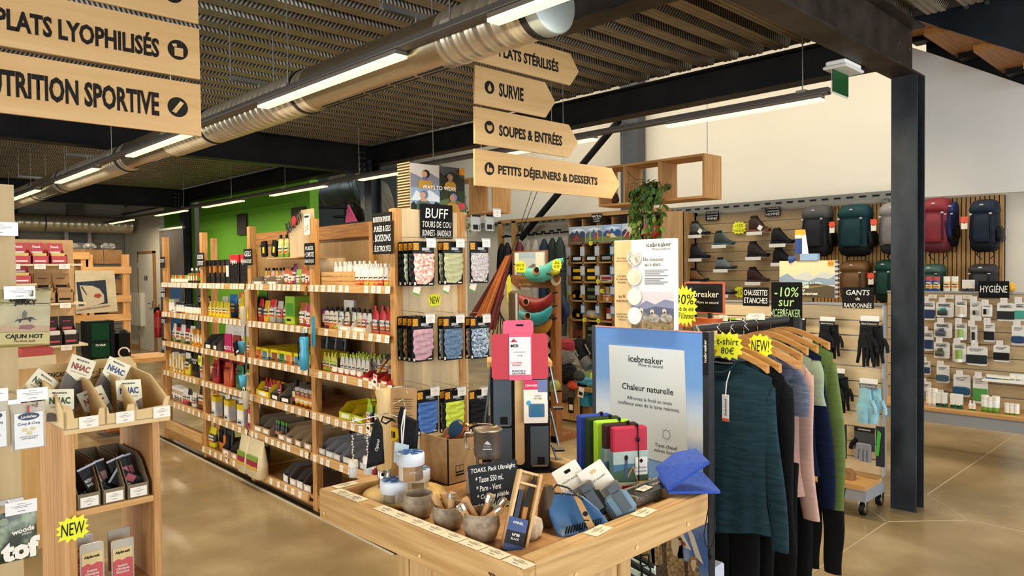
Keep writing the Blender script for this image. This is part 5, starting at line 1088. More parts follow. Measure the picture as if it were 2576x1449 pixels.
q0 = onface(1237,955,-.02); q1 = onface(1380,955,-.02); q2 = onface(1300,840,-.02)
mc = thing('red_cutting_board','bright red camping cutting board with pink sleeve and white label','cutting board',sp.matrix_basis @ Vector(((q0.x+q1.x)/2,-.02,q0.z)),sp.rotation_euler.z)
WM = q1.x-q0.x; HM = q2.z-q0.z; RD = M('#c23a48',.5); PK = M('#dd5f7c',.5)
b = MB(); k8 = .008; b.prism([(-WM/2+k8,0),(WM/2-k8,0),(WM/2,k8),(WM/2-.002,HM-k8),(WM/2-k8-.002,HM),(-WM/2+k8,HM),(-WM/2,HM-k8),(-WM/2,k8)],0,.004,RD); b.build('board',mc)
b = MB(); b.prism(rect(-WM*.19,WM*.21,-.003,HM+.002),-.002,.0,PK); b.prism([(-WM*.29,HM),(WM*.24,HM),(WM*.24,HM*1.26),(WM*.2,HM*1.3),(-WM*.24,HM*1.3),(-WM*.29,HM*1.26)],.004,.006,PK); b.prism(rrect(-.014,.014,HM*1.17,HM*1.21,.003,2),.0035,.004,BLK); b.build('sleeve',mc)
b = MB(); b.prism(rect(-WM*.19,WM*.19,HM*.1,HM*.93),-.003,-.002,M('#e8e4e6',.5)); lb_ = b.build('label',mc)
b = MB(); b.prism([(-WM*.16,HM*.82),(-WM*.11,HM*.9),(-WM*.04,HM*.82)],-.0034,-.003,RD); b.prism([(-WM*.18,HM*.82),(-WM*.11,HM*.86),(-WM*.1,HM*.82)],-.0034,-.003,RD); b.build('emblem',lb_)
for s,x,z,w_,m in (('MSR',-.09,.74,.14,INK),('Planche à découper pliante',.0,.6,.2,INK),('€ 11,90',0,.52,.08,INK),('CUTTING\nBOARD',-.06,.34,.19,RD),('PLANCHE À\nDECOUPER',-.02,.16,.24,INK)): lettering(s,lb_,m,x*WM,z*HM,w=w_*WM,y=-.0045,bold=.01)
q0 = onface(1318,1064,-.03); q1 = onface(1378,1064,-.03)
cm = thing('cutlery_card','pink and white blister card holding a small blue folding cup','blister pack',sp.matrix_basis @ Vector(((q0.x+q1.x)/2,-.03,q0.z)),sp.rotation_euler.z); WC = q1.x-q0.x; HC = onface(1350,957,-.03).z-q0.z
b = MB(); b.prism(rrect(-WC/2,WC/2,0,HC,.003,2),.004,.006,W_); b.prism(rect(-WC/2,WC*.1,HC*.78,HC),.0032,.004,M('#d0355f',.5)); b.prism(rect(WC*.1,WC/2,HC*.72,HC),.0032,.004,M('#6a7aa8',.5)); b.build('card',cm)
b = MB(); b.prism([(x,z) for x,z in rrect(-WC/2,WC/2,0,HC*.55,.003,2)],-.008,.003,W_); b.prism(rrect(-WC*.3,WC*.36,HC*.14,HC*.46,.004,2),-.0085,-.008,M('#4a6f8a',.3)); bb2 = b.build('window_box',cm); b = MB(); b.prism([(-WC*.22,HC*.16),(WC*.26,HC*.16),(WC*.12,HC*.42),(-WC*.1,HC*.42)],-.009,-.0085,M('#2f6f96',.3)); b.prism(circ(-WC*.3,HC*.48,WC*.1,14),-.009,-.008,M('#4a9fc9',.5)); b.build('folding_cup',bb2)
lettering('CHANGE',cm,W_,-WC*.18,HC*.88,w=WC*.5,y=.003,bold=.03); lettering('LIGHT\nMY FIRE',cm,INK,WC*.1,HC*.6,w=WC*.35,y=.003)
# slim wooden knife box
P_a = PZ(1276,1384,TZ); kb = thing('wooden_knife_box','slim open pine box with black folding knife and blue printed sleeve','knife box',P_a)
aim(kb,P_a+RT*.02,pd(1333,1208,(P_a-CC).dot(FW)+.06),.25)
BW = WOOD('#dcba84','#cfa76c','z',.8,band=3); wb,hb,db = .064,.2,.036
b = MB(); b.box(-wb/2,wb/2,db-.005,db,0,hb,BW)
for x0 in (-wb/2,wb/2-.007): b.box(x0,x0+.007,0,db,0,hb,BW)
for z0 in (0,hb-.007,hb*.82): b.box(-wb/2+.007,wb/2-.007,.004,db,z0,z0+.006,BW)
b.build('box_frame',kb)
b = MB(); b.box(-.018,-.006,db-.02,db-.008,.05,.15,M('#1f2a4a',.5)); b.build('sleeve_insert',kb)
b = MB(); b.prism(rect(.002,.014,.06,.11),.012,.02,WOOD('#c98a3a','#b5782c','z')); b.build('knife_handle',kb); b = MB(); b.prism([(.0,.11),(.014,.11),(.018,.18),(.014,.195),(.006,.17)],.014,.018,M('#141414',.3,.5)); b.build('blade',kb)
b = MB(); b.prism(rect(-wb/2-.001,wb/2-.014,-.0,.078),-.0025,-.0005,M('#1d3c78',.4)); b.prism(rect(-wb/2-.001,wb/2-.014,.012,.045),-.003,-.0025,M('#1a1a1c',.4)); b.box(-wb/2-.001,wb/2-.014,-.002,.02,-.004,-.0005,M('#1d3c78',.4)); sl = b.build('printed_sleeve',kb)
lettering('OPINEL',sl,W_,-.007,.066,w=.028,y=-.0035,bold=.02); lettering('N°08',sl,W_,-.007,.036,w=.02,y=-.0035,bold=.03); lettering('BLACK',sl,W_,-.007,.026,w=.022,y=-.0035,bold=.02)
# stones and driftwood
p = tz(1335,1352); b = MB(); b.ball((0,0,.028),.04,NOISE('#b59a78','#e0d4bc',20,.8,bump=.6),14,9,(1,.75,.8),jit=.25,seed=4); tag(b.build('pale_stone',None,p,rz=.4),'pale rough stone propped behind the slim wooden box','stone')
p = tz(1378,1325); b = MB(); b.rings([[(math.cos(u)*r*(1+.3*math.sin(3*u+k)),math.sin(u)*r*.7*(1+.3*math.sin(3*u+k)),z) for u in [2*PI*i/12 for i in range(12)]] for k,(z,r) in enumerate(((0,.02),(.02,.03),(.06,.026),(.09,.022),(.115,.014)))],NOISE('#4a3a28','#6a5640',22,.9,bump=.8,stretch=(1,1,.2)),True,True); tag(b.build('driftwood',None,p),'small upright piece of dark driftwood beside the blue sieve','driftwood')
# blue sieve scoop
P_b = PZ(1412,1350,TZ+.0); bs = thing('sieve_scoop','blue perforated plastic scoop with black cord and kraft tag','scoop',P_b,math.radians(-46)); BL = M('#3a6696',.4)
outl = [(0,0),(.05,.002),(.105,.02),(.1,.06),(.075,.11),(.035,.122),(.0,.118),(-.025,.09),(-.022,.04)]
outl = [(x*1.15,z*1.02) for x,z in [(-.012,.01),(.0,-.004),(.12,.024),(.09,.075),(.055,.112),(.02,.125),(-.012,.12),(-.03,.1),(-.028,.06)]]
sc_m = MB(); T = Matrix.Rotation(-.75,4,'X'); n = len(outl); cx,cz = .03,.06
rs = [[(cx+(x-cx)*s_,yy,cz+(z-cz)*s_) for x,z in outl] for s_,yy in ((0.02,.014),(.6,.013),(.88,.006),(1,0),(1.0,-.003),(.88,.002),(.6,.009),(.02,.01))]
sc_m.rings(rs,BL,True,False,T=T); sc_m.build('scoop_body',bs,rz=0)
b = MB()
for r_ in range(3):
    for k in range(14): b.prism([(x+.012+k*.0072+.002*r_,z+.012+r_*.007+k*.0019) for x,z in circ(0,0,.0019,6)],-.0015-.000,.0012+.012,BLK,T=T)
b.build('perforation',bs); b = MB(); b.prism([(.035,.11),(.048,.115),(.09,.02),(.072,.012)],-.02,-.0185,M('#b28a55',.7),T=T); kt = b.build('kraft_tag',bs); b = MB(); b.prism(circ(.066,.055,.007,12),-.0206,-.02,INK,T=T); b.prism(rect(.06,.075,.035,.038),-.0206,-.02,INK,T=T); b.build('print',kt)
b = MB(); b.tube([(-.02,.06,.11),(-.01,.05,.125),(.02,.04,.12),(.045,.035,.1),(.06,.03,.09),(.05,.03,.1),(.02,.03,.105),(-.015,.055,.1)],.0026,NOISE('#101012','#c8c8cc',260,.6,.6,.66),6); b.build('cord',bs)
# pocket blankets on hang cards
for k,(x0,y0,m,lb) in enumerate(((1502,1306,M('#17181a',.6),'white hang card with black pocket blanket, partly hidden behind the other'),(1572,1306,NOISE('#5f7d90','#6f8da0',8,.5,bump=.1),'white hang card with blue-grey pocket blanket, leaning on the table rim'))):
    t = thing('pocket_blanket_pack',lb,'blanket pack'); q0 = PZ(x0,y0,TZ); aim(t,q0,pd((1428,1485)[k],(1190,1180)[k],(q0-CC).dot(FW)+.07))
    b = MB(); b.prism(rrect(-.042,.042,0,.18,.004,3),0,.0012,W_); b.prism(rrect(-.008,.012,.155,.165,.003,2),-.0004,0,BLK if k == 0 else M('#d0b48c',.6)); b.build('card',t)
    lettering('POCKET BLANKET',t,INK,0,.135,w=.06,y=-.0006)
    b = MB(); b.box(-.038,.045,-.045,-.002,-.002,.075,m,bev=.014); b.box(-.036,.042,-.028,-.002,.07,.105,M('#6a6763',.4),bev=.006); b.build('blanket_roll',t)
    b = MB(); b.box(-.004,.026,-.047,-.045,.01,.09,M('#4f5a62',.6)); b.build('label',t); lettering('Matador',t,INK,.011,.07,w=.022,y=-.0475)
# folded seat pads
cols = [('#1f3f9a','royal blue'),('#2c3d1c','dark olive'),('#a4d62a','lime green'),('#3c2424','dark brown'),('#b31f38','red')]
pxs = [(1437,1228,1047),(1462,1231,1054),(1483,1238,1062),(1505,1247,1070),(1530,1252,1078)]
PADM = [NOISE(c,c,70,.7,bump=.08) for c,_ in cols]
for k,((c,nm),(x,yb,yt)) in enumerate(zip(cols,pxs)):
    a = PZ(1458+21.5*k,1206+8.5*k,TZ); d_ = (a-CC).dot(FW); zt = pd(x,yt,d_).z
    t = thing('seat_pad',f"{nm} folded foam seat pad standing in the row of five"+(', with printed sleeve' if k > 2 else ''),'seat pad',(a.x,a.y,TZ+.004),math.radians(-30),'folded foam seat pads standing in a row')
    Wp,Hp,Dp = .118,zt-TZ-.002,.029
    b = MB(); b.box(0,Wp,0,Dp*.48,0,Hp,PADM[k],bev=.005); b.box(0,Wp,Dp*.52,Dp,0,Hp,PADM[k],bev=.005); b.box(-.0,.006,0.002,Dp-.002,.003,Hp-.003,PADM[k]); b.build('foam_body',t)
    b = MB(); b.tube([(Wp*.72,-.003,.004),(Wp*.72,-.004,Hp*.5),(Wp*.7,-.003,Hp+.001),(Wp*.7,Dp,Hp+.002)],.0018,BLK,5); b.ball((Wp*.7,.003,Hp+.004),.006,BLK,8,5)
    if k == 4: b.ball((Wp*.7,-.006,Hp*.8),.006,BLK,8,5,(1,.5,1.4))
    b.build('elastic_cord',t)
    if k > 2:
        L = [(c_('#a9b9ae'),rect(-.001,Wp+.001,Hp*.08,Hp*.62)),(c_('#3a6f8a'),rect(-.001,Wp+.001,Hp*.08,Hp*.42)),(c_('#35553a'),[(-.001,Hp*.08),(Wp+.001,Hp*.08),(Wp+.001,Hp*.28),(Wp*.5,Hp*.36),(-.001,Hp*.3)]),(c_('#b8c4a0'),[(0,Hp*.08),(Wp,Hp*.08),(Wp,Hp*.12),(0,Hp*.14)]),
             (M('#3a5068',.6),[(Wp*.3,Hp*.2),(Wp*.42,Hp*.2),(Wp*.4,Hp*.48),(Wp*.33,Hp*.5)]),(HAIRK,circ(Wp*.36,Hp*.52,.006,10,.009)),(SKIN,[(Wp*.4,Hp*.2),(Wp*.55,Hp*.36),(Wp*.66,Hp*.14),(Wp*.7,Hp*.13),(Wp*.57,Hp*.4),(Wp*.4,Hp*.26)]),(W_,rect(Wp*.62,Wp*.97,Hp*.24,Hp*.52)),(INK,[(Wp*.73,Hp*.46),(Wp*.79,Hp*.5),(Wp*.85,Hp*.46),(Wp*.79,Hp*.42)])]
        art(t,L,name='printed_sleeve',step=-.0004)
        if k == 4: lettering("L'Assise\nnomade",t,M('#2a3a6a',.5),Wp*.79,Hp*.33,w=Wp*.3,y=-.006)
        b = MB(); b.box(-.003,.0,0,Dp,Hp*.08,Hp*.62,c_('#5f8a8a')); b.build('sleeve_side',t)
# grey mesh-patterned block under the red pad
p = tz(1632,1252); b = MB(); b.box(-.11,.11,-.03,.045,0,.034,NOISE('#5f5e56','#a9a594',160,.6,bump=.3),bev=.002); o = b.build('mesh_pack',None,p,rz=.02); tag(o,'flat grey mesh-patterned pack with black printed top, behind the rim','pack')
b = MB(); b.prism(rect(-.1,.1,-.028,.04),0,.001,M('#33302c',.2),T=Matrix.Translation((0,0,.035)) @ Matrix.Rotation(-PI/2,4,'X') @ Matrix.Scale(-1,4,(0,0,1))); b.build('printed_top',o); lettering('URBAN',o,W_,0,0,w=.05,loc=(.04,.0,.0368),face=Matrix.Identity(4)); price(o,-.03,-.02,.0368,rot=(-PI/2,0,.1),wd=.06,ht=.03)
# open blue pad on the corner
q = PZ(1700,1232,TR+.003); pa = thing('open_seat_pad','royal blue folding seat pad lying half open over the table corner','seat pad',q,math.radians(-3)); PB = NOISE('#24479f','#2b52b5',90,.65,bump=.06)
def pillow(pts,th,m,T=None):
    b = MB(); n = len(pts); c = sum((Vector(p) for p in pts),Vector())/n; nrm = (Vector(pts[1])-Vector(pts[0])).cross(Vector(pts[2])-Vector(pts[0])).normalized()*th
    S = lambda k: [c+(Vector(p)-c)*k for p in pts]
    b.rings([[p-nrm*.5 for p in S(.93)],[p-nrm*.35 for p in S(1)],[p+nrm*.35 for p in S(1)],[p+nrm*.5 for p in S(.93)]],m,False,True); return b
def w2l(o,v): return o.matrix_basis.inverted() @ v
zb = TR+.012
low = [PZ(1682,1240,zb),PZ(1812,1238,zb),PZ(1768,1190,zb),PZ(1700,1191,zb),PZ(1655,1200,zb)]
pillow([w2l(pa,v) for v in low],.012,PB).build('lower_half',pa)
d0 = (PZ(1682,1240,zb)-CC).dot(FW)
upp = [pd(1680,1234,d0-.005),pd(1786,1163,d0-.02),pd(1752,1130,d0+.06),pd(1700,1140,d0+.08),pd(1650,1178,d0+.07)]
pillow([w2l(pa,v) for v in upp],.012,PB).build('upper_half',pa)
b = MB(); cpts = [pd(x,y,d0-.03+.02*math.sin(k)) for k,(x,y) in enumerate(((1800,1242),(1798,1290),(1799,1330),(1794,1368),(1786,1383),(1775,1370),(1771,1345),(1780,1290),(1790,1243)))]
b.tube([w2l(pa,v) for v in cpts],.0018,BLK,6); b.build('elastic_cord',pa)
b = MB(); v = w2l(pa,pd(1786,1395,d0-.03)); b.ball(v,.008,BLK,10,6,(.8,.8,2)); b.build('cord_lock',pa)
# gift bags with cords under the table edge
for k,(x,y) in enumerate(((1612,1425),(1640,1440),(1665,1462))):
    q = PX(x,y,2.15); t = thing('printed_carton',f"white folded sleeve with black cord loop, {['left', 'middle', 'right'][k]} of three below the rim",'sleeve pack',(2.15-.06*k,q.y,q.z-.2),math.radians(-60),'white sleeves with cord loops')
    b = MB(); b.prism([(-.05,0),(.05,0),(.05,.19),(-.05,.235)],0,.04,M('#c9d8c4',.5)); b.build('sleeve',t); b = MB(); b.prism([(-.045,.1),(.045,.1),(.045,.2),(-.045,.25)],.008,.034,M('#23241f',.6)); b.build('pad_core',t); b = MB(); b.tube([(.0,.0,.2),(.0,-.01,.245),(.03,-.01,.25),(.03,0,.2)],.004,BLK,5); b.build('cord',t)
q = PX(1788,1418,2.5); b = MB(); b.box(-.05,.05,-.035,.035,0,q.z,M('#d8dcea',.3),bev=.006); tag(b.build('white_bin',None,(2.5,q.y,0),rz=.1),'small white glossy box on the floor beside the black upright','box')
# ================================================================ LEFT FOREGROUND: pillar panel with hanging packs
YP = 2.3
pp_ = thing('hook_panel','tall plywood hook panel at the left edge carrying snack packs','display panel',(0,YP,0))
xr = PY(46,900,YP).x; zt = PY(33,465,YP).z
b = MB(); b.box(xr-.62,xr,0,.018,0.02,zt,WOOD('#c8b184','#b59c6e','z',.5,band=2)); b.build('board',pp_)
for z in (PY(40,588,YP).z,PY(40,1010,YP).z,PY(40,1258,YP).z):
    b = MB(); b.box(xr-.62,xr+.002,-.006,0,z-.006,z+.006,M('#c9c9c6',.25,.8)); b.build('rail',pp_)
def bagpack(nm,lb,x0,y0,x1,y1,Y,m,th=.02,rot=0.0,cat='pack',grp=None):
    a = PY(x0,y1,Y); c = PY(x1,y0,Y); w_ = c.x-a.x; h_ = c.z-a.z
    t = thing(nm,lb,cat,((a.x+c.x)/2,Y,a.z),0,grp,rot=(0,rot,0)); b = MB(); N = 16; rs = []
    for tt,ww,dd in ((0,1,.1),(.05,1,.5),(.3,.98,1),(.7,.98,.9),(.93,1,.3),(1,1,.1)): rs.append([(math.copysign(abs(math.cos(u))**.35,math.cos(u))*ww*w_/2,math.copysign(abs(math.sin(u))**.7,math.sin(u))*dd*th/2,tt*h_) for u in [2*PI*i/N for i in range(N)]])
    b.rings(rs,m,True,True); b.build('bag_body',t); return t,w_,h_
JK = NOISE('#8f8044','#a6975a',8,.3)
for k,(x0,y0,x1,y1,Y,nm) in enumerate(((-70,735,62,880,2.12,'rear'),(-10,728,122,874,2.05,'front'))):
    t,w_,h_ = bagpack('jerky_pack',f'{nm} glossy dried beef pack with horse rider picture, hanging from the left panel',x0,y0,x1,y1,Y,JK,.012,.05*k,grp='dried beef packs on the left panel')
    L = [(M('#2a2418',.5),rect(-w_*.45,w_*.45,h_*.76,h_*.77)),(NOISE('#9a8f66','#b3a77c',20,.4),rect(-w_*.47,w_*.47,h_*.25,h_*.72)),(M('#a98a62',.4),rect(-w_*.47,w_*.47,h_*.25,h_*.36)),(M('#7a3f38',.4),[(x*w_,z*h_) for x,z in ((-.12,.3),(.1,.29),(.2,.34),(.12,.38),(-.08,.37))]),
         (M('#3a2a26',.4),[(x*w_,z*h_) for x,z in ((-.15,.47),(.0,.5),(.12,.52),(.22,.46),(.12,.48),(.1,.42),(.05,.47),(-.06,.46),(-.1,.4),(-.12,.46),(-.2,.42))]),(M('#4a4a3a',.4),[(x*w_,z*h_) for x,z in ((-.05,.5),(.02,.5),(.03,.6),(-.02,.64),(-.05,.58))]),(M('#b3a660',.4),rect(-w_*.47,w_*.47,h_*.03,h_*.24))]
    art(t,L,y0=-.0065,step=-.0003)
    for s,z,wd in (('BEEF',.84,.34),('JERKY',.77,.42),('CAJUN HOT',.16,.7),('The Right Stuff!',.08,.4)): lettering(s,t,INK if s != 'The Right Stuff!' else M('#7a3a20',.5),0 if s != 'BEEF' else -w_*.12,z*h_,w=wd*w_,y=-.0095,bold=.03,shear=.0)
    
def hookp(px,y,Y,s=1.0):
    p = PY(px,y,YP); b = MB(); L = YP-Y
    b.tube([(p.x,0,p.z),(p.x,-L-.03,p.z-.004),(p.x,-L-.035,p.z+.008)],.0025,CHROME,6); b.build('wire_hook',pp_)
hookp(20,735,2.05); hookp(60,722,2.05); hookp(30,985,2.05); hookp(20,1262,2.05)
for (x,y,Y,wpx) in ((50,752,2.03,56),(82,1008,2.03,56),(-20,1012,2.03,56),(54,1292,2.0,60)):
    p = PY(x,y,Y); price(pp_,p.x,Y-YP,p.z,wd=.062,ht=.03,paper=M('#ebe8e6',.3),key='L',name='price_holder')
p = PY(-3,592,2.2); price(pp_,p.x,2.21-YP,p.z,wd=.085,ht=.034,paper=M('#e9e9ea',.3),key='L2',name='price_holder')
GR = NOISE('#b3a996','#c5bcaa',6,.55)
for k,(x0,x1,nm) in enumerate(((-66,20,'left, half cut by the frame'),(26,113,'right'))):
    t,w_,h_ = bagpack('cracker_pouch',f'grey pouch of cheese crackers with white label, {nm}',x0,1008,x1,1136,2.05,GR,.02,grp='cheese cracker pouches')
    b = MB(); b.prism(rect(-w_*.4,w_*.4,h_*.04,h_*.8),-.0115,-.0105,M('#e2e3e2',.5)); lb_ = b.build('label',t)
    b = MB(); b.prism([(x*w_*.3,h_*.72+z*h_*.08) for x,z in circ(0,0,1,18)],-.0125,-.0115,M('#1d2f4a',.4)); b.prism(rect(-w_*.03,w_*.03,h_*.64,h_*.95),-.0122,-.011,M('#b5303a',.5))
    for x,z in ((-.12,.44),(.1,.45),(0,.36)): b.prism([(x*w_+dx*w_,z*h_+dz*h_) for dx,dz in ((-.07,-.03),(.06,-.04),(.08,.03),(-.05,.04))],-.0125,-.0115,M('#d3c690',.6))
    b.build('print',lb_); lettering('Lavinhac',lb_,W_,0,h_*.72,w=w_*.45,y=-.0135,bold=.02,shear=.2); lettering('Croq & Craq',lb_,M('#1d2f4a',.4),0,h_*.56,w=w_*.62,y=-.012,bold=.02,shear=.2); lettering('DÉS DE LAGUIOLE\nAOP SUBLIMES',lb_,INK,0,h_*.27,w=w_*.5,y=-.012)
t,w_,h_ = bagpack('pepper_pouch','green camouflage-leaf snack pouch hanging low at the left edge',-20,1275,92,1425,2.02,NOISE('#2a3024','#8a967c',26,.35,.4,.62,c3='#4f5a45'),.02)
lettering('woods',t,W_,w_*.16,h_*.62,w=w_*.5,y=-.012,bold=.03,rot=.12); lettering('tof',t,W_,w_*.1,h_*.25,w=w_*.85,h=h_*.42,y=-.0125,bold=.06); lettering('pepper',t,W_,w_*.25,h_*.53,w=w_*.22,y=-.012)
b = MB(); b.prism([(x,z) for x,z in circ(-w_*.25,h_*.85,w_*.1,16)],-.0115,-.0105,M('#8a967c',.5)); b.build('round_emblem',t)

# ================================================================ SNACK STAND
YS = 2.3
xs0,xs1 = PY(167,1080,YS).x,PY(402,1032,YS).x; zs = PY(285,1062,YS).z
sd = thing('snack_stand','narrow pine snack stand with plywood top tray, cartons and price labels','display stand',(xs0,YS,0),math.radians(1.0))
SW = xs1-xs0; SD = .30
for y0 in (0,SD-.022):
    for x0 in (0,SW-.022): pass
for x0 in (0.0,SW-.02):
    b = MB(); b.box(x0,x0+.02,0,SD,0,zs+.01,WOOD('#d0a068','#b07c40','z',1,band=9),bev=.002); b.build('side_board',sd)
PYB = WOOD('#dcc08c','#cfae76','x',.5,band=2)
zsh = [PY(285,1268,YS).z,PY(285,1640,YS).z-.0,.06]; zsh[1] = PY(300,1450,YS).z-.045
for z in (zs,zsh[0],zsh[1],.06): b = MB(); b.box(.02,SW-.02,0.002,SD,z-.018,z,WOOD('#d8ac70','#bf8c4c','x',1,band=6),bev=.001); b.build('shelf_board',sd)
b = MB(); ly = -.03
xo0,xo1 = -.012,SW+.02
b.prism([(xo0,zs-.012),(xo1,zs-.012),(xo1,zs+.06),(xo1-.012,zs+.06),(xo1-.02,zs+.035),(xo0+SW*.77,zs+.03),(xo0+SW*.75,zs+.05),(xo0+SW*.66,zs+.05),(xo0+SW*.64,zs+.03),(xo0+SW*.46,zs+.03),(xo0+SW*.44,zs+.05),(xo0+SW*.36,zs+.05),(xo0+SW*.34,zs+.03),(xo0+SW*.1,zs+.03),(xo0+SW*.08,zs+.06),(xo0,zs+.07)],ly,ly+.006,PYB)
b.build('tray_front',sd)
zh = PY(225,910,YS+SD-.03).z
b = MB(); b.prism([(-.02,zs),(SW+.03,zs),(SW+.03,zs+.12),(SW+.028,zh-.02),(SW+.01,zh+.005),(.01,zh-.0),(-.02,zh-.03)],SD-.02,SD-.012,PYB); hd_ = b.build('header_board',sd)
lettering('ENCAS - APÉRITIFS - SALADES',hd_,M('#3a2a1a',.7),SW*.5,zh-.03,w=SW*.82,h=.018,y=SD-.022,bold=.02); lettering('bon, sain et gourmand',hd_,M('#3a2a1a',.7),SW*.5,zh-.052,w=SW*.6,y=SD-.022,shear=.25)
for x in (xo0,SW*.36,SW*.68,xo1-.006):
    b = MB(); b.add([(x,ly,zs),(x,ly,zs+.05),(x,SD*.4,zs+.11),(x,SD-.02,zs+.12),(x,SD-.02,zs),(x+.006,ly,zs),(x+.006,ly,zs+.05),(x+.006,SD*.4,zs+.11),(x+.006,SD-.02,zs+.12),(x+.006,SD-.02,zs)],[(0,1,2,3,4),(9,8,7,6,5),(0,5,6,1),(1,6,7,2),(2,7,8,3)],PYB); b.build('divider',sd)
b = MB(); b.box(xo0,xo1,ly,SD,zs,zs+.003,PYB); b.build('tray_floor',sd)
for x in (SW*.07,SW*.45,SW*.86): price(sd,x+.03,ly-.002,zs+.0,wd=.048,ht=.032,paper=W_,key='s')
MEAT = NOISE('#1a0d0a','#3a1a16',30,.2)
for k,(x,y,yc,tc,rt_) in enumerate(((97,985,2.5,('#2f4a2c','green'),.75),(199,945,2.5,('#8a2a2c','red'),.45),(287,950,2.5,('#26407a','blue'),.55),(150,1030,2.36,('#2f4a2c','green'),.1),(240,1025,2.42,('#8a2a2c','red'),-.3),(325,1003,2.38,('#26407a','blue'),.05))):
    p = PY(x,y,yc); p.z += .012; Lb = min(.115,max(.05,p.z-zs-.012)); t = thing('dried_meat_pack',f"clear dried meat pack with cream label and {tc[1]} letters, {['standing tall behind', 'lying low in front'][k//3]}, stand top",'snack pack',p,rot=(-.35,rt_,0),group='dried meat packs on the snack stand')
    b = MB(); b.prism([(x_,z_) for x_,z_ in rrect(-.03,.03,-Lb+.006,-.02,.004,2)],0,.012,MEAT); b.build('meat',t)
    b = MB(); b.prism(rrect(-.036,.036,-Lb,.045,.003,2),-.0015,-.001,M('#cfd2d0',.06,alpha=.12)); b.build('clear_film',t)
    b = MB(); b.prism([(-.035,.045),(.035,.045),(.035,-.012),(0,-.03),(-.035,-.012)],-.004,-.002,M('#e2dfc6',.5)); lb_ = b.build('label',t)
    lettering('NHAC',lb_,M(tc[0],.5),0,.012,w=.052,h=.02,y=-.0048,bold=.04); lettering('MAGRADA',lb_,INK,0,.034,w=.036,y=-.0048,bold=.02); lettering('BŒUF À NHAQUER'.replace('Œ','OE'),lb_,M(tc[0],.5),0,-.006,w=.044,y=-.0048)
# cartons on the middle shelf
KB = M('#7f7056',.8,bump=.1)
for k in range(3):
    x = .045+k*(SW-.05)/3; z = zsh[0]
    t = thing('shelf_carton',f"open brown corrugated carton, {['left, nearly empty', 'middle, with orange-labelled sachets', 'right, with red-labelled sachets'][k]}, on the stand's middle shelf",'carton',sd.matrix_basis @ Vector((x,.01,z)),sd.rotation_euler.z)
    wc = (SW-.05)/3-.006; b = MB(); dc = SD-.03
    b.box(-.02,wc-.02,0,dc,0,.002,KB); b.box(-.02,wc-.02,0,.002,0,.042,KB); b.box(-.02,wc-.02,dc-.002,dc,0,.115,KB)
    for x0 in (-.02,wc-.022): b.add([(x0,0,0),(x0,0,.042),(x0,.06,.1),(x0,.1,.115),(x0,dc,.115),(x0,dc,0),(x0+.002,0,0),(x0+.002,0,.042),(x0+.002,.06,.1),(x0+.002,.1,.115),(x0+.002,dc,.115),(x0+.002,dc,0)],[(0,1,2,3,4,5),(11,10,9,8,7,6),(1,7,8,2),(2,8,9,3),(0,6,7,1),(3,9,10,4)],KB)
    b.build('carton_walls',t); price(t,wc/2-.02,-.002,.005,wd=.046,ht=.028,paper=W_,key='s2')
for k,(x,y,yy,c,rt_) in enumerate(((238,1215,2.37,'#b5522a',-.35),(252,1205,2.41,'#8a4a2a',-.2),(308,1195,2.38,'#b5263a',-.3),(320,1190,2.42,'#b5263a',-.2),(330,1212,2.36,'#b5263a',-1.0),(207,1257,2.4,'#8a3a2a',1.3))):
    p = PY(x,y,yy); b = MB(); b.prism(rrect(-.024,.024,-.055,.055,.003,2),0,.006,M('#08080a',.5)); b.prism(rect(-.025,.025,.05,.056),-.0005,.0065,M('#a8aab0',.3))
    t = b.build('meat_bar_sachet',None,p,rot=(-.25,rt_,0)); tag(t,f"black dried meat bar sachet, {['upright with orange square in the middle carton', 'half hidden behind it in the middle carton', 'upright with red square in the right carton', 'behind it in the right carton', 'lying flat in the right carton', 'lying at the bottom of the left carton'][k]}",'snack bar','dried meat bar sachets')
    b = MB(); b.prism(rect(0,.02,-.005,.02),-.0012,0,M(c,.4)); b.prism([(-.012,-.02),(.016,-.03),(.012,-.042),(-.014,-.036)],-.0012,0,M('#5a2a24',.4)); b.build('print',t); lettering('BEEF\nBAR',t,W_,-.011,.008,w=.018,h=.022,y=-.001,bold=.03)
star('yellow starburst reading NEW taped to the left upright of the snack stand',['NEW'],.085,.075,(PY(183,1327,YS-.01).x,YS-.012,PY(183,1327,YS).z),0,12,13,tilt=0)
for k,(x,y,yy) in enumerate(((186,1400,2.42),(194,1412,2.40),(207,1405,2.43),(232,1425,2.34),(300,1385,2.42),(309,1412,2.36))):
    p = PY(x,y,yy); zb_ = zsh[1]-.0
    t,w_,h_ = None,.062,.1
    t = thing('hummus_pouch',f"pink and cream instant hummus pouch, {['far left behind', 'second behind', 'third behind', 'front left', 'right group, behind', 'right group, front'][k]}",'pouch',(p.x,yy,p.z-.055),0,'instant hummus pouches on the snack stand')
    b = MB(); b.prism(rrect(-w_/2,w_/2,0,h_*1.22,.004,2),0,.004,M('#d5cdbf',.15,alpha=.8)); b.build('pouch_body',t)
    b = MB(); b.prism([(-w_*.43,h_*.0),(w_*.43,0),(w_*.43,h_*.62),(w_*.2,h_*.66),(0,h_*.6),(-w_*.2,h_*.66),(-w_*.43,h_*.6)],-.0025,-.0005,M('#cf5a5e',.4)); b.prism(rect(-w_*.43,w_*.43,h_*.55,h_*.97),-.0015,-.0003,M('#e3cf94',.4)); lb_ = b.build('label',t)
    lettering('Alpibreak',lb_,INK,0,h_*.84,w=w_*.66,y=-.003,bold=.03); lettering('Instant\nChickpea\nHummus',lb_,W_,-w_*.02,h_*.36,w=w_*.58,y=-.0035,bold=.03)

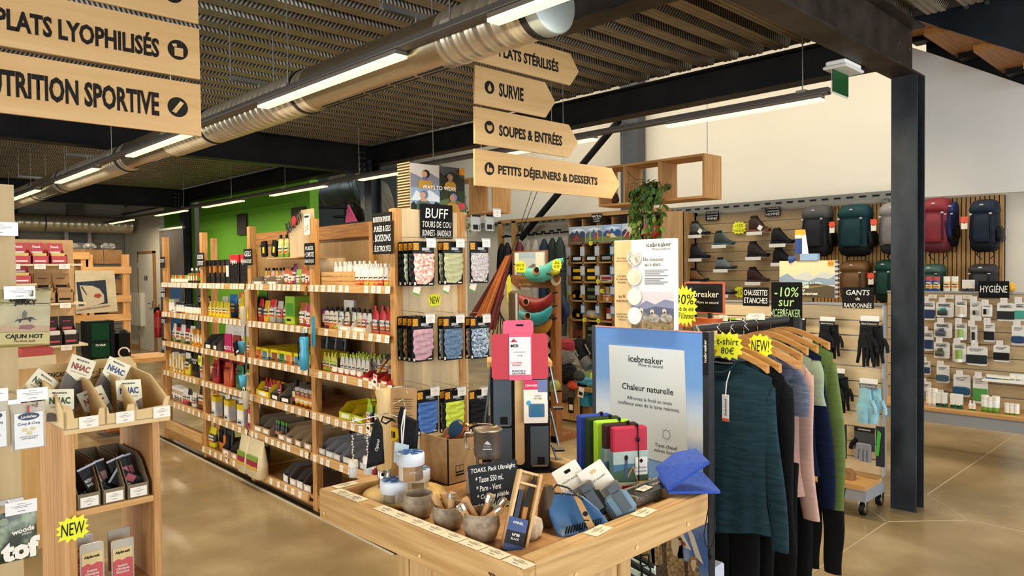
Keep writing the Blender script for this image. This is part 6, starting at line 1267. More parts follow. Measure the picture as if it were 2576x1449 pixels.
# ================================================================ BEHIND: plywood unit with red boxes
YR2 = 5.0
ru = thing('plywood_shelf_unit','plywood wall unit with red snack cartons behind the left panel','shelving',(0,YR2,0))
b = MB(); b.box(.55,1.178,0,.02,0,PY(110,603,YR2).z,WOOD('#cfa76a','#b98c4c','z',.6,band=2)); b.build('board',ru)
shelfz = [PY(110,y,YR2-.12).z for y in (664,712,762,868)]
for k,(y,x1) in enumerate(((664,195),(712,82),(762,205),(868,210))):
    z = shelfz[k]; xx = PY(x1,y,YR2-.12).x; b = MB(); b.box(.58,xx,-.22,0,z-.012,z,M('#d8c09a',.6)); s_ = b.build('shelf_board',ru)
    for q in range(4 if k != 1 else 1): price(s_,.72+q*.12,-.224,z-.03,wd=.055,ht=.03,key='w')
RC = M('#b8242c',.45); KC = NOISE('#9a7448','#ad8654',10,.7)
def disp(nm,lb,x,w_,z,hh,body,mk=None,txt=None,tc=W_,th_=0.1):
    p = PY(x,700,YR2-.2); t = thing(nm,lb,'display carton',(p.x,YR2-.2,z),0)
    b = MB(); b.box(-w_/2,w_/2,.1,.104,0,hh,body); b.box(-w_/2,w_/2,0,.004,0,hh*.36,body); b.box(-w_/2,w_/2,0,.1,0,.003,body)
    for sx in (-w_/2,w_/2-.003): b.prism([(0,0),(.1,0),(.1,hh*.7),(.05,hh*.45),(0,hh*.42)],0,.003,body,T=Matrix.Translation((sx,0,0)) @ Matrix.Rotation(PI/2,4,'Z') @ Matrix.Scale(-1,4,(0,1,0)))
    b.build('carton_walls',t)
    b = MB(); b.box(-w_*.4,w_*.4,.02,.08,.005,hh*.5,mk or M('#e0c060',.5)); b.build('bars',t)
    if txt: lettering(txt,t,tc,0,hh*.82,w=w_*.5,y=.098,bold=.04)
    b = MB(); b.prism(rect(-w_*.3,w_*.35,hh*.52,hh*.6),.0985,.1,tc); b.prism(rect(-w_*.38,w_*.3,hh*.1,hh*.16),-.001,0,tc); b.build('print',t); return t
disp('red_snack_carton','bright red bar carton, left of three on the top shelf',58,.082,shelfz[0],.12,RC,txt='Food.')
disp('red_snack_carton','bright red bar carton, middle of three on the top shelf',104,.082,shelfz[0],.12,RC,txt='Food.')
disp('red_snack_carton','bright red bar carton, right of three on the top shelf',150,.082,shelfz[0],.12,RC,txt='Food.')
disp('red_snack_carton','bright red bar carton alone on the short second shelf',58,.082,shelfz[1],.12,RC)
disp('kraft_snack_carton','kraft carton with mountain print, left on the third shelf',118,.083,shelfz[2],.17,KC,KC,'MOONVALLEY',INK)
disp('kraft_snack_carton','kraft carton with mountain print, right on the third shelf',164,.083,shelfz[2],.17,KC,KC,'MOONVALLEY',INK)
DKB = M('#2a1a14',.5)
disp('dark_snack_carton','dark protein bar carton, left on the lowest visible shelf',135,.075,shelfz[3],.16,DKB,M('#d9cdb8',.5),'BAOUW',R_D)
disp('dark_snack_carton','dark protein bar carton, right on the lowest visible shelf',176,.075,shelfz[3],.16,DKB,M('#d9cdb8',.5),'BAOUW',R_D)
p = PY(75,898,4.6); b = MB(); b.box(-.12,.1,-.1,.1,0,.06,M('#c9b48c',.6)); b.box(-.05,.09,-.08,.08,.06,.1,M('#a33026',.5)); tag(b.build('snack_tray',None,(p.x,4.6,p.z-.05)),'low tray of red and white bars behind the snack stand','tray')
# wooden storage racks, far left
YK = 9.2
rkk = thing('storage_rack','pine storage rack holding brown cartons of plastic-wrapped gear','rack',(0,YK,0))
for x in (178,214,226,318):
    p = PY(x,700,YK); b = MB(); b.box(p.x-.035,p.x+.035,0,.07,0,PY(x,640,YK).z,PINE); b.build('upright',rkk)
for (y,x0,x1) in ((678,214,318),(752,205,318),(802,170,318),(641,180,212)):
    a,c = PY(x0,y,YK),PY(x1,y,YK); b = MB(); b.box(a.x-.02,c.x+.05,-.012,.55,a.z-.05,a.z+.03,PINEX); b.build('rail',rkk)
for k,(x,y,w_) in enumerate(((198,666,.15),(240,666,.17),(285,666,.19),(302,740,.17),(246,790,.18),(294,790,.18))):
    p = PY(x,y,YK+.05); t = thing('gear_carton',f"brown carton with crumpled clear wrap, {['top left', 'top middle', 'top right', 'centre right', 'lower middle', 'lower right'][k]} in the storage rack",'carton',(p.x,YK+.05,p.z+.012),0,'brown gear cartons in the storage rack')
    b = MB(); b.box(-w_/2,w_/2,0,.4,0,.16,NOISE('#7a5630','#8f6a40',9,.8)); b.build('carton_walls',t)
    b = MB(); b.ball((0,.2,.2),w_*.42,NOISE('#3f3d3a','#a5a19a',12,.25,bump=.5),14,8,(1,.5,.55),jit=.35,seed=k); b.build('wrapped_gear',t)
# cloth banner
Yc = 8.6
cl = thing('cloth_banner','cream cloth banner with dark blue print of a boat hull and red motif','banner',(0,Yc,0)); bq = [PY(189,680,Yc),PY(287,680,Yc),PY(296,783,Yc),PY(190,790,Yc)]
def quadp(pts,y,m,nm,par,th=.003):
    b = MB(); b.prism([(p.x,p.z) for p in pts],y-th,y,m); return b.build(nm,par)
quadp(list(reversed(bq)),0,NOISE('#b9a988','#cabb9a',6,.9,bump=.1),'cloth',cl)
P_ = lambda *xy: [PY(x,y,Yc) for x,y in xy]
fr = quadp(P_((198,770),(271,763),(265,704),(192,710)),-.004,M('#2c3542',.8),'blue_field',cl,.001)
quadp(P_((213,776),(262,760),(261,742),(250,727),(232,719),(200,718)),-.006,M('#bfb090',.8),'hull_shape',cl,.001)
quadp(P_((236,747),(247,750),(256,744),(250,738),(238,740)),-.008,M('#a33a2a',.8),'red_motif',cl,.001); quadp(P_((203,722),(206,720),(219,742),(217,742)),-.008,M('#2c3542',.8),'mast',cl,.001)
p = PY(235,775,Yc); lettering('LORIENT BASE DES SOUS-MARINS',cl,M('#7a3a26',.8),p.x,p.z,w=PY(275,775,Yc).x-PY(190,775,Yc).x,y=-.008,rot=.12,bold=.02)
# green dry bag and black pack in front
Yg = 7.6
a = PY(214,905,Yg); c = PY(275,805,Yg)
t = thing('cargo_backpack','dark green glossy cargo backpack with black straps standing near the back','backpack',((a.x+c.x)/2,Yg,a.z)); w_,h_ = c.x-a.x,c.z-a.z
b = MB(); b.box(-w_/2,w_/2,-.1,.1,0,h_,M('#123a24',.2),bev=.03); b.build('bag_body',t); b = MB()
for x in (-w_/2-.01,w_/2-.02): b.box(x,x+.03,-.11,.08,0,h_,BLK)
b.box(-w_/2,w_/2,-.105,-.1,h_*.44,h_*.5,BLK); b.box(-w_/2,w_/2,-.105,-.1,h_*.96,h_,BLK); b.build('strap',t); lettering('Ortlieb',t,W_,0,h_*.38,w=w_*.4,y=-.106,bold=.02)
a = PY(284,905,Yg+.1); c = PY(322,828,Yg+.1); t = thing('black_pack','plain black upright pack with white round emblem beside the green one','backpack',((a.x+c.x)/2,Yg+.1,a.z)); w_,h_ = c.x-a.x,c.z-a.z
b = MB(); b.box(-w_/2,w_/2,-.1,.1,0,h_,BLK,bev=.03); b.build('bag_body',t); b = MB(); b.rings([[(q*math.cos(2*PI*i/16),-.102,h_*.25+q*math.sin(2*PI*i/16)) for i in range(13)] for q in (.04,.055)],W_,False,False,wrap=False); b.build('emblem',t)
p = PY(255,905,Yg); b = MB(); b.box(p.x-.35,p.x+.6,Yg-.2,Yg+.3,p.z-.04,p.z,PINEX); b.box(p.x-.3,p.x-.25,Yg-.15,Yg-.1,0,p.z-.04,PINE); b.box(p.x+.5,p.x+.55,Yg-.15,Yg-.1,0,p.z-.04,PINE); tag(b.build('low_bench'),'low pine bench under the green and black packs','bench')
# radiator, extinguisher, banner stand
a = PX(322,736,5.1); c = PX(344,820,5.1)
t = thing('radiator','tall white panel radiator on the wall left of the toilet door','radiator',(5.2,a.y,c.z)); b = MB(); L = .8
b.box(-.1,.0,-L,0,0,a.z-c.z,M('#d5cfc0',.5),bev=.01); b.build('panel',t); b = MB()
for k in range(6): b.box(-.105,-.1,-L+.07+k*.12,-L+.1+k*.12,.03,a.z-c.z-.03,M('#b9b3a4',.5))
b.build('fin',t)
p = PX(392,808,5.12); t = thing('fire_extinguisher','red fire extinguisher hanging beside the toilet door','fire extinguisher',(5.14,p.y-.1,p.z-.32))
b = MB(); b.lathe([(0,0),(.07,0),(.075,.03),(.075,.46),(.05,.53),(.02,.55),(0,.55)],M('#a3141c',.3),16); b.build('cylinder',t); b = MB(); b.box(-.02,.02,-.02,.02,.55,.6,BLK); b.tube([(0,0,.6),(0,-.06,.66)],.01,M('#a3141c',.4)); b.build('valve',t); b = MB(); b.tube([(0,.02,.58),(0,.1,.6),(0,.13,.5)],.012,BLK); b.ball((0,.15,.52),.07,BLK,10,6,(.5,1,1)); b.build('hose_horn',t); b = MB(); b.lathe([(.076,.2),(.076,.4)],M('#c94a44',.4),12); b.build('label',t)
a = PX(402,582,5.0); c = PX(461,572,5.0); t = thing('roll_up_banner','tall blue roll-up banner with landscape photo in front of the green wall','banner',(5.0,0,0)); zt_ = a.z; 
b = MB(); b.box(-.01,.0,c.y,a.y,.1,zt_,NOISE('#232c3c','#4a5568',1.6,.6,.35,.7,c3='#5a4a3a')); b.build('banner_sheet',t); b = MB(); b.box(-.03,.02,c.y-.03,a.y+.03,zt_,zt_+.04,STEEL); b.box(-.1,.1,c.y-.02,a.y+.02,0,.1,STEEL); b.build('bar',t)
p = PX(423,800,4.98); b = MB(); b.box(-.012,-.01,c.y+.1,a.y-.1,.4,1.5,M('#2f5a8a',.6)); b.build('printed_panel',t)
b = MB()
for k in range(6): b.box(4.96,5.0,c.y+.05+k*.15,c.y+.17+k*.15,.3,1.35,M('#33618f',.8))
# far duct along the back wall
t = thing('ventilation_duct','distant horizontal spiral duct along the back wall at upper left','duct',(0,16.9,2.64)); 
def dsegx(x0,x1): 
    b = MB(); n = int((x1-x0)/.12); prof = []
    for i in range(n): prof += [(.17,x0+i*(x1-x0)/n),(.17,x0+(i+.6)*(x1-x0)/n),(.177,x0+(i+.8)*(x1-x0)/n)]
    rs = [[(xx,r*math.cos(2*PI*i/24),r*math.sin(2*PI*i/24)) for i in range(24)] for r,xx in prof]; b.rings(rs,DUCT,True,True); b.build('duct_section',t)
dsegx(2.0,3.5); dsegx(3.5,5.1)
# cladding and fittings on the back wall
bw = thing('wall_cladding','ribbed grey wall cladding with steel posts on the back wall','cladding',(0,17.8,0))
for k in range(24): b = MB(); b.box(1.5,5.2,0,.04,.3+k*.11,.39+k*.11,M('#8d8878',.8)); b.build('clad_strip',bw)
for x in (2.9,4.1): b = MB(); b.box(x,x+.3,-.08,.0,0,3.1,M('#6f6b60',.7) if x > 4 else DARKST); b.build('post',bw)
p = PY(195,605,17.6); b = MB(); b.box(-.25,.25,-.05,.05,-.3,.3,M('#b5b1a4',.6)); b.box(-.18,.18,-.06,-.05,-.05,.22,M('#4a4a48',.5)); tag(b.build('wall_cabinet',None,p),'small grey wall cabinet high on the back wall','cabinet')
# low side table by the farthest bay
p = PX(395,915,2.3); t = thing('low_stool','low stool with green cushion at the far end of the shelving','stool',(2.35,8.1,0))
b = MB(); b.box(-.35,.3,-.3,.3,.36,.43,M('#5a6a52',.8),bev=.02); b.build('cushion',t); b = MB(); b.box(-.25,.25,-.25,.25,.05,.36,M('#9a5f26',.6),bev=.02); b.build('base',t)
# silver ducts in the plant corner behind the green wall
t = thing('ventilation_duct','thick bent silver duct in the plant corner right of the green wall','duct',(0,0,0)); X9 = 7.2
b = MB(); pts = [PX(755,500,X9),PX(830,488,X9),PX(880,478,X9),PX(925,476,X9),PX(945,490,X9-.3),PX(950,520,X9-.8)]; b.tube(pts,.26,spiral_mat('#6f7370','#a5aaa5'),24); b.build('duct_section',t)
b = MB(); b.tube([PX(890,478,X9)-Vector((0,0,0)),PX(918,476,X9)],.275,STEEL,24); b.tube([PX(835,487,X9),PX(838,487,X9)],.28,STEEL,24); b.build('sleeve',t)
b = MB(); b.tube([PX(815,400,X9+.5),PX(850,445,X9+.5)],.17,STEEL,16); b.build('branch',t)
for k,(x0,y0,x1,y1) in enumerate(((770,520,955,525),(840,545,950,548),(868,500,868,560),(905,500,905,560))):
    b = MB(); b.tube([PX(x0,y0,X9-.3),PX(x1,y1,X9-.3)],.025,M('#3a3c3c',.5,.4),4); tag(b.build('support_rail'),f"dark steel support rail, {['upper horizontal', 'lower horizontal', 'left vertical', 'right vertical'][k]}, under the silver duct",'rail')
for k,x in enumerate((870,890)):
    b = MB(); b.tube([PX(x,440,6.6),PX(x+40,560,6.6)],.006,BLK,5); tag(b.build('cable'),f"thin slanting black cable, {['left', 'right'][k]} of two in front of the silver duct",'cable')
wall('wall_plant',8.9,9.0,12.6,17.8,0,4.6,M('#6f746c',.8))
b = MB(); b.prism([(0,0),(.3,.0),(.08,.25)],0,.02,M('#c9427a',.6)); p = PX(868,560,5.6); tag(b.build('pennant',None,p,rz=-PI/2),'pink triangular pennant edge showing above the shelving','pennant')
b = MB(); b.prism([(0,.02),(.36,.0),(.3,.16),(.08,.3)],0,.02,BLK); tag(b.build('tent_bag',None,p+Vector((.1,0,.01)),rz=-PI/2),'black tent fabric behind the pink pennant','tent fabric')
for k,(x,y,w_,h_) in enumerate(((610,565,.35,.35),(752,560,.4,.45))):
    p = PX(x,y,5.34); b = MB(); b.box(-.02,0,-w_/2,w_/2,-h_/2,h_/2,M('#2f2c28',.6)); tag(b.build('wall_speaker',None,(5.34,p.y,p.z)),f"dark grey box {['in the middle', 'at the right end'][k]} of the green wall",'box')
# ================================================================ CLOTHES RACK WITH ADVERTISING PANEL
XP = 2.40
rk2 = thing('clothes_rack','dark steel clothes rack with blue advertising panel at its end','clothes rack',(XP,1.6,0))
DG = M('#34373a',.4,.4)
y0,y1 = PX(1767,834,XP).y,PX(1498,818,XP).y; zt = 1.364
BLUE = GRAD([(0,'#5f88c4'),(.6,'#7fa6d6'),(.66,'#dfe0e0'),(.72,'#cfdcea'),(.82,'#6f9fd8'),(1,'#5287cc')])
b = MB(); b.box(0,.012,y0-1.6,y1-1.6,.2,zt,BLUE); pn = b.build('advert_panel',rk2)
b = MB(); b.box(-.0012,.0,y0-1.6+.0,y1-1.6,zt-.004,zt+.001,M('#d88a78',.5)); b.build('panel_edge',rk2)
def XL(o,s,x,y,w,m,bold=0.0,h=None,off=-.002,X=XP):
    q = PX(x,y,X); l = lettering(s,o,m,0,0,w=w,h=h,bold=bold,loc=(X+off-o.location.x - (o.parent.location.x if o.parent else 0),q.y-(o.parent.location.y if o.parent else o.location.y),q.z-(o.parent.location.z if o.parent else o.location.z)),face=Matrix.Rotation(-PI/2,4,'Z') @ Matrix.Rotation(PI/2,4,'X')); return l
def xpoly(pts,m,X,off,th,o,nm): # pixel polygon on the plane X
    b = MB(); v = [PX(x,y,X) for x,y in pts]; par = o.parent or o; L = par.location; n = len(v)
    a = [(X+off-th-L.x,p.y-L.y,p.z-L.z) for p in v]; c = [(X+off-L.x,p.y-L.y,p.z-L.z) for p in v]
    b.add(a+c,[list(range(n-1,-1,-1)),list(range(n,2*n))]+[[i,(i+1) % n,(i+1) % n+n,i+n] for i in range(n)],m); return b.build(nm,o)
xpoly([(1532,867),(1722,882),(1731,1178),(1540,1130)],NOISE('#ccd4d6','#d6d9d6',2,.5),XP,-.0005,.0008,pn,'text_field')
for s,x,y,w,bo in (('icebreaker',1624,905,.165,.015),('Move to natural',1637,920,.115,0),('Chaleur naturelle',1628,978,.245,.02),('Affrontez le froid en toute',1633,1007,.215,0),('confiance avec de la laine mérinos.',1630,1021,.295,0),('Tient chaud',1675,1123,.1,0),('même humide',1678,1137,.115,0)): XL(pn,s,x,y,w,INK,bo*.4)
b = MB(); q = PX(1677,1093,XP); b.rings([[(-.002,q.y-1.6+r*math.cos(2*PI*i/20),q.z+r*math.sin(2*PI*i/20)) for i in range(20)] for r in (.0165,.018)],INK,False,False)
for k in range(8): a = k*PI/4; b.add([(-.002,q.y-1.6+r*math.cos(a)+dx,q.z+r*math.sin(a)) for r,dx in ((.023,0),(.028,0),(.028,.0015),(.023,.0015))],[(0,1,2,3)],INK)
b.build('sun_icon',pn)
# printed mountains and sheep below
xpoly([(1590,1300),(1775,1215),(1790,1640),(1590,1640)],NOISE('#35578f','#8a9cb8',5,.5,.4,.6),XP,-.0006,.0006,pn,'printed_mountain')
SNOW = NOISE('#b9aa98','#d9cfc2',10,.5)
for pts in ([(1640,1310),(1665,1330),(1690,1395),(1665,1380)],[(1690,1300),(1712,1330),(1740,1385),(1720,1375),(1700,1345)],[(1722,1310),(1745,1345),(1770,1420),(1750,1400)],[(1745,1250),(1772,1240),(1774,1300),(1760,1280)],[(1600,1340),(1640,1320),(1665,1400),(1610,1400)]): xpoly(pts,SNOW,XP,-.0012,.0005,pn,'printed_snow')
SHP = NOISE('#3a2c1e','#b0905c',90,.8,.3,.75,bump=.1); SHD = NOISE('#241a12','#5a452c',90,.8)
def sheep(cx,cy,s,head=True):
    bo = [(-46,90),(-48,20),(-44,-6),(-34,-20),(-18,-27),(-2,-24),(12,-20),(24,-12),(32,4),(36,90)]
    xpoly([(cx+x*s,cy+y*s) for x,y in bo],SHD,XP,-.0018,.0006,pn,'printed_sheep')
    if not head: return
    he = [(16,90),(14,20),(12,0),(13,-20),(18,-32),(26,-37),(35,-35),(42,-27),(46,-12),(45,2),(48,20),(52,90)]
    xpoly([(cx+x*s,cy+y*s) for x,y in he],SHP,XP,-.0026,.0006,pn,'printed_sheep')
    xpoly([(cx+x*s,cy+y*s) for x,y in ((22,-10),(23,-22),(29,-27),(37,-24),(39,-12),(36,2),(32,12),(27,8))],M('#bfa888',.7),XP,-.0034,.0006,pn,'printed_face')
    xpoly([(cx+x*s,cy+y*s) for x,y in ((39,-22),(50,-16),(52,-9),(43,-12))],M('#7a3a34',.7),XP,-.0036,.0006,pn,'printed_ear')
for a_ in ((1605,1360,.7),(1640,1372,.55),(1700,1368,.4),(1662,1385,1.25),(1722,1428,.8)): sheep(*a_)
# rack frame
bar_z = 1.36
b = MB(); b.box(.0,.04,y0-1.6-.025,y0-1.6-.002,.05,zt,DG); b.box(.0,.04,y1-1.6,y1-1.6+.02,.05,zt,DG); b.build('upright',rk2)
b = MB(); b.box(-.002,.0,y0-1.6-.024,y0-1.6-.002,zt-.16,zt+.0,BLK); b.build('side_sign',rk2)
lettering('icebreaker',rk2,W_,0,0,w=.085,h=.011,loc=(-.0035,y0-1.6-.013,zt-.07),face=Matrix.Rotation(-PI/2,4,'Z') @ Matrix.Rotation(PI/2,4,'X') @ Matrix.Rotation(PI/2,4,'Z'),bold=.02)
BY = -.02; pe = PZ(1979,803,bar_z)
b = MB(); b.tube([(.02,BY-.1,bar_z-.03),(.14,BY,bar_z),(pe.x-XP,pe.y-1.6,bar_z)],.016,DG,12); b.build('hanging_bar',rk2)
b = MB(); b.box(.0,.98,-.02,.02,.05,.09,DG); b.box(0,.04,y0-1.6,y1-1.6,.05,.09,DG); b.box(.98,1.02,-.25,.24,.05,.09,DG); b.box(.98,1.01,-.06,-.03,.05,bar_z,DG); b.build('frame',rk2)
# fleece sample board on top
a = PX(1552,606,XP); c = PX(1703,595,XP); d = PX(1552,823,XP)
tbd = thing('sample_board','white and birch display board with four round wool samples, standing on the blue panel','display board',(XP-.02,a.y,d.z)); Wt,Ht = a.y-c.y,a.z-d.z
tbd.rotation_euler = (0,0,-PI/2)
b = MB(); b.box(0,Wt,-.0,.03,0,Ht,M('#dcdcdc',.5),bev=.002); b.build('board',tbd)
b = MB(); b.prism(rect(.002,Wt*.3,.002,Ht-.002),-.001,0,WOOD('#ddc08c','#cfae76','z',.6,band=3)); b.build('birch_strip',tbd)
L = [(c_('#cfc6cc'),rect(Wt*.3,Wt-.002,.002,Ht*.42)),(c_('#7d83a0'),[(Wt*.3,Ht*.1),(Wt-.002,Ht*.1),(Wt-.002,Ht*.32),(Wt*.85,Ht*.34),(Wt*.7,Ht*.28),(Wt*.55,Ht*.32),(Wt*.4,Ht*.25),(Wt*.3,Ht*.27)]),(c_('#4f5670'),[(Wt*.3,Ht*.1),(Wt-.002,Ht*.1),(Wt-.002,Ht*.24),(Wt*.7,Ht*.26),(Wt*.3,Ht*.18)]),(NOISE('#6a5a40','#a08a60',60,.8),rect(Wt*.3,Wt-.002,.002,Ht*.13))]
for sx,sz in ((.5,.17),(.68,.16),(.88,.17)):
    L += [(NOISE('#6e6a62','#b5afa4',60,.8),[(Wt*(sx+dx),Ht*(sz+dz)) for dx,dz in circ(0,-.03,.1,12,.05)]),(M('#c9c2b4',.8),[(Wt*(sx+dx),Ht*(sz+dz)) for dx,dz in circ(-.03,.04,.035,10,.028)]),(M('#4a443c',.8),[(Wt*(sx+dx),Ht*(sz+dz)) for dx,dz in circ(-.03,.025,.018,8,.012)])]
art(tbd,L,y0=-.0,step=-.0003)
for k,z in enumerate((.8,.58,.36,.145)):
    fz = [NOISE('#8f8a78','#e6e2d6',40,.95,bump=.6),NOISE('#c6c2a8','#dcd9c4',30,.9),M('#e0dfd4',.9),M('#e8e8e4',.8)][k]
    b = MB(); b.prism(circ(Wt*.36,Ht*z,.031,24),-.006,-.003,fz); b.rings([[(Wt*.36+q*math.cos(2*PI*i/28),yy,Ht*z+q*math.sin(2*PI*i/28)) for i in range(28)] for q,yy in ((.031,-.006),(.034,-.0065),(.035,-.003))],M('#cfcfc8',.3),True,False); b.build('wool_sample',tbd)
lettering('icebreaker',tbd,INK,Wt*.76,Ht*.94,w=Wt*.4,y=-.002,bold=.0); lettering('Move to natural',tbd,INK,Wt*.8,Ht*.89,w=Wt*.28,y=-.002); lettering('Du mouton\nau t-shirt.',tbd,INK,Wt*.67,Ht*.75,w=Wt*.32,y=-.002)
for k in range(8): b = MB(); b.prism(rect(Wt*.53,Wt*(.9-.06*(k % 3)),Ht*(.66-.02*k-.012*(k > 3))-.001,Ht*(.66-.02*k-.012*(k > 3))+.001),-.0015,0,M('#55565a',.7)); b.build('text_line',tbd)
for s,z in (('De la laine\nmérinos pure',.78),('à la laine\nde mérinos\nbrossée',.56),('au fil\nmérinos',.34),("jusqu'à votre\ntee-shirt en\nmérinos",.13)): lettering(s,tbd,INK,Wt*.14,Ht*z,w=Wt*.2,y=-.0025)
# yellow spiky sign and black brand sign behind
q = PX(1722,770,2.9); o = star('large ragged yellow sign reading 30% beside the wool sample board',['30%','bob de été','BUFF & Smartwool'],.14,.2,(2.9,q.y,q.z),-PI/2,21,18,heights=[.5,.2,.3])
X3 = 3.0; a = PX(1722,710,X3); c = PX(1821,790,X3)
bs_ = thing('brand_sign','black landscape sign with orange frame on a post behind the rack','sign',(X3,(a.y+c.y)/2,c.z)); wS,hS = a.y-c.y,a.z-c.z; bs_.rotation_euler = (0,0,-PI/2)
b = MB(); b.prism(rect(-wS/2,wS/2,0,hS),0,.012,M('#c9562a',.5)); b.build('frame',bs_); b = MB(); b.prism(rect(-wS/2+.006,wS/2-.006,.006,hS-.006),-.001,0,BLK); b.build('board',bs_)
lettering('icebreaker',bs_,W_,-.01,hS*.62,w=wS*.86,y=-.002,bold=.01); lettering('Move to natural',bs_,W_,.02,hS*.36,w=wS*.55,y=-.002)
b = MB(); b.box(.02,.035,0,.012,-.14,.002,DG); b.build('post',bs_)
q = PX(1800,815,X3); b = MB(); b.box(X3-.02,X3+.03,q.y-.02,q.y+.25,q.z-.02,q.z+.025,M('#cf5f28',.5)); tag(b.build('orange_ledge'),'orange ledge strip below the black landscape sign','ledge')
# --- hangers and garments, planes across the bar
HW = WOOD('#c9924e','#b07a38','y',1,band=5)
def hanger(x,label,lift=0.0,w=.2,y=1.58,mesh=None,tip=0.0):
    t = thing('clothes_hanger',label,'hanger',(x,y,bar_z-.012+lift),tip,'wooden hangers on the rack')
    b = MB(); pts = [(0,0,.0),(0,.018,.018),(0,0,.034),(0,-.018,.018),(0,-.012,-.005),(0,0,-.03),(0,0,-.06)]; b.tube(pts,.002,CHROME,6); b.build('hook',t)
    b = MB(); rs = []
    for k in range(-8,9):
        u = k/8; y_ = u*w; z_ = -.055-.075*abs(u)**1.5-.008*(1-abs(u)); th = .008+.003*abs(u); hh = .014+.006*(abs(u) > .9)
        rs.append([(-th+.01*abs(u),y_,z_-hh),(th+.01*abs(u),y_,z_-hh),(th+.01*abs(u),y_,z_+hh*.6),(-th+.01*abs(u),y_,z_+hh*.6)])
    b.rings(rs,HW,False,True); b.build('wooden_bar',t); return t
def garment(name,label,x,m,col,yc=1.55,w=.21,ztop=1.25,L=.68,sl=.68,sw=.055,seed=0,neck=.075,trim=None,hemw=1.0,sleeve_out=.02,tilt=0.0):
    rn = random.Random(seed); t = thing(name,label,col,(x,yc,ztop),tilt,'garments on the rack')
    N = 20; K = 16; front = []; ph = [rn.random()*6 for _ in range(4)]
    b = MB()
    def prof(v): # half width at fraction v of length
        return w*(0.95+.05*math.exp(-v*6)) if v < .1 else w*(.93-.07*math.sin(min(1,v)*PI)*.9+.06*(v > .8)*(v-.8)*5*hemw)
    for side in (-1,1):
        grid = []
        for j in range(K+1):
            v = j/K; row_ = []
            for i in range(N+1):
                u = -1+2*i/N; hw = prof(v)
                zt_ = -.07*abs(u)**1.4 if abs(u*w) > neck else -.07*(neck/w)**1.4-(.05 if side < 0 else .012)*math.cos(u*w/neck*PI/2)
                z = zt_*(1-v)+(-L-.012*math.sin(u*4+ph[0]))*v
                edge = max(0,1-abs(u)**6); fold = .010*math.sin(u*5.5+ph[1]+v)*v+.006*math.sin(u*13+ph[2]+v*2)*v
                xx = side*(.014+.02*v)*edge+fold*edge
                row_.append((xx,-u*hw,z))
            grid.append(row_)
        vs = [p for r in grid for p in r]; fs = []
        for j in range(K):
            for i in range(N):
                a = j*(N+1)+i; f = (a,a+1,a+N+2,a+N+1); fs.append(f if side < 0 else f[::-1])
        b.add(vs,fs,m,True)
    b.build('body',t)
    for sy in (-1,1):
        s_ = MB(); rs = []; J = 14
        for j in range(J+1):
            v = j/J; zz = -.062-sl*v; yy = sy*(w*.93+sleeve_out*v+.012*math.sin(v*5+ph[3])); r = sw*(1-.38*v)*(1.0 if v > .04 else .85)
            rs.append([(.012*math.cos(u)*(1+.4*math.sin(v*16+u)*.3)+.012,yy+r*math.sin(u)*.9-sy*r*.45*(1-v),zz+(.05*(math.sin(u)*-sy) if v == 0 else 0)) for u in [2*PI*i/14 for i in range(14)]])
        s_.rings(rs,m,True,True); s_.build('sleeve',t)
    if trim is not None:
        b = MB(); b.tube([(-.022-.004*math.cos(k/10*PI/2*0),neck*math.sin(k/8*PI/2)*1.0,-.016-.052*math.cos(k/8*PI/2)) for k in range(-8,9)],.0055,m,6); b.build('collar',t)
        b = MB(); b.tube([(.012,neck*.92*math.sin(k/8*PI/2),-.022-.012*math.cos(k/8*PI/2)) for k in range(-8,9)],.003,trim,5); b.build('neck_tape',t)
    return t
def cloth(c1,c2,s=26,st=(1,.4,3)): return NOISE(c1,c2,s,.85,.3,.7,bump=.12,stretch=st)
TEAL = cloth('#182c33','#24404a'); 
G = [('long_sleeve_shirt','dark teal long sleeve wool shirt at the front of the rack',2.62,TEAL,1.515,.215,1.255,.685,.665),
     ('long_sleeve_shirt','black long sleeve shirt directly behind the teal one',2.70,cloth('#090a0c','#111217'),1.50,.21,1.25,.66,.69),
     ('short_sleeve_shirt','heathered blue-grey short sleeve shirt with blush inner edge',2.83,cloth('#4c5468','#6f7890',34),1.515,.2,1.27,.63,.2),
     ('long_sleeve_shirt','pale pink long sleeve shirt behind the blue-grey one',2.93,cloth('#c39a8c','#cfa798'),1.515,.205,1.27,.6,.64),
     ('short_sleeve_shirt','pale sage green short sleeve shirt',3.03,cloth('#8d9d84','#9dac92'),1.54,.21,1.285,.56,.2),
     ('long_sleeve_shirt','navy blue long sleeve shirt near the rack end',3.14,cloth('#0b1530','#101c3c'),1.545,.21,1.285,.6,.66),
     ('long_sleeve_shirt','olive green long sleeve shirt, last on the rack',3.25,cloth('#5d7334','#6b8140'),1.545,.215,1.29,.62,.7)]
for i,(nm,lb,x,m,yc,w_,zt_,L_,sl_) in enumerate(G):
    garment(nm,lb,x,m,'shirt',yc,w_,zt_,L_,sl_,.062 if 'short' not in nm else .075,seed=i+3,trim=M('#6f6a62',.8) if i == 0 else None,sleeve_out=.03 if sl_ > .4 else .04)
    hanger(x+.002,f"wooden hanger carrying the {['dark teal shirt', 'black shirt', 'blue-grey shirt', 'pale pink shirt', 'sage green shirt', 'navy blue shirt', 'olive green shirt'][i]}",y=yc,w=w_*.9,lift=zt_+.02-1.255-.02 if i else 0)
hanger(2.745,'bare wooden hanger swung out in front, between black and blue-grey shirts',y=1.46,w=.2,tip=.25)
t0 = [o for o in bpy.data.objects if o.get('label','').startswith('dark teal')][0]
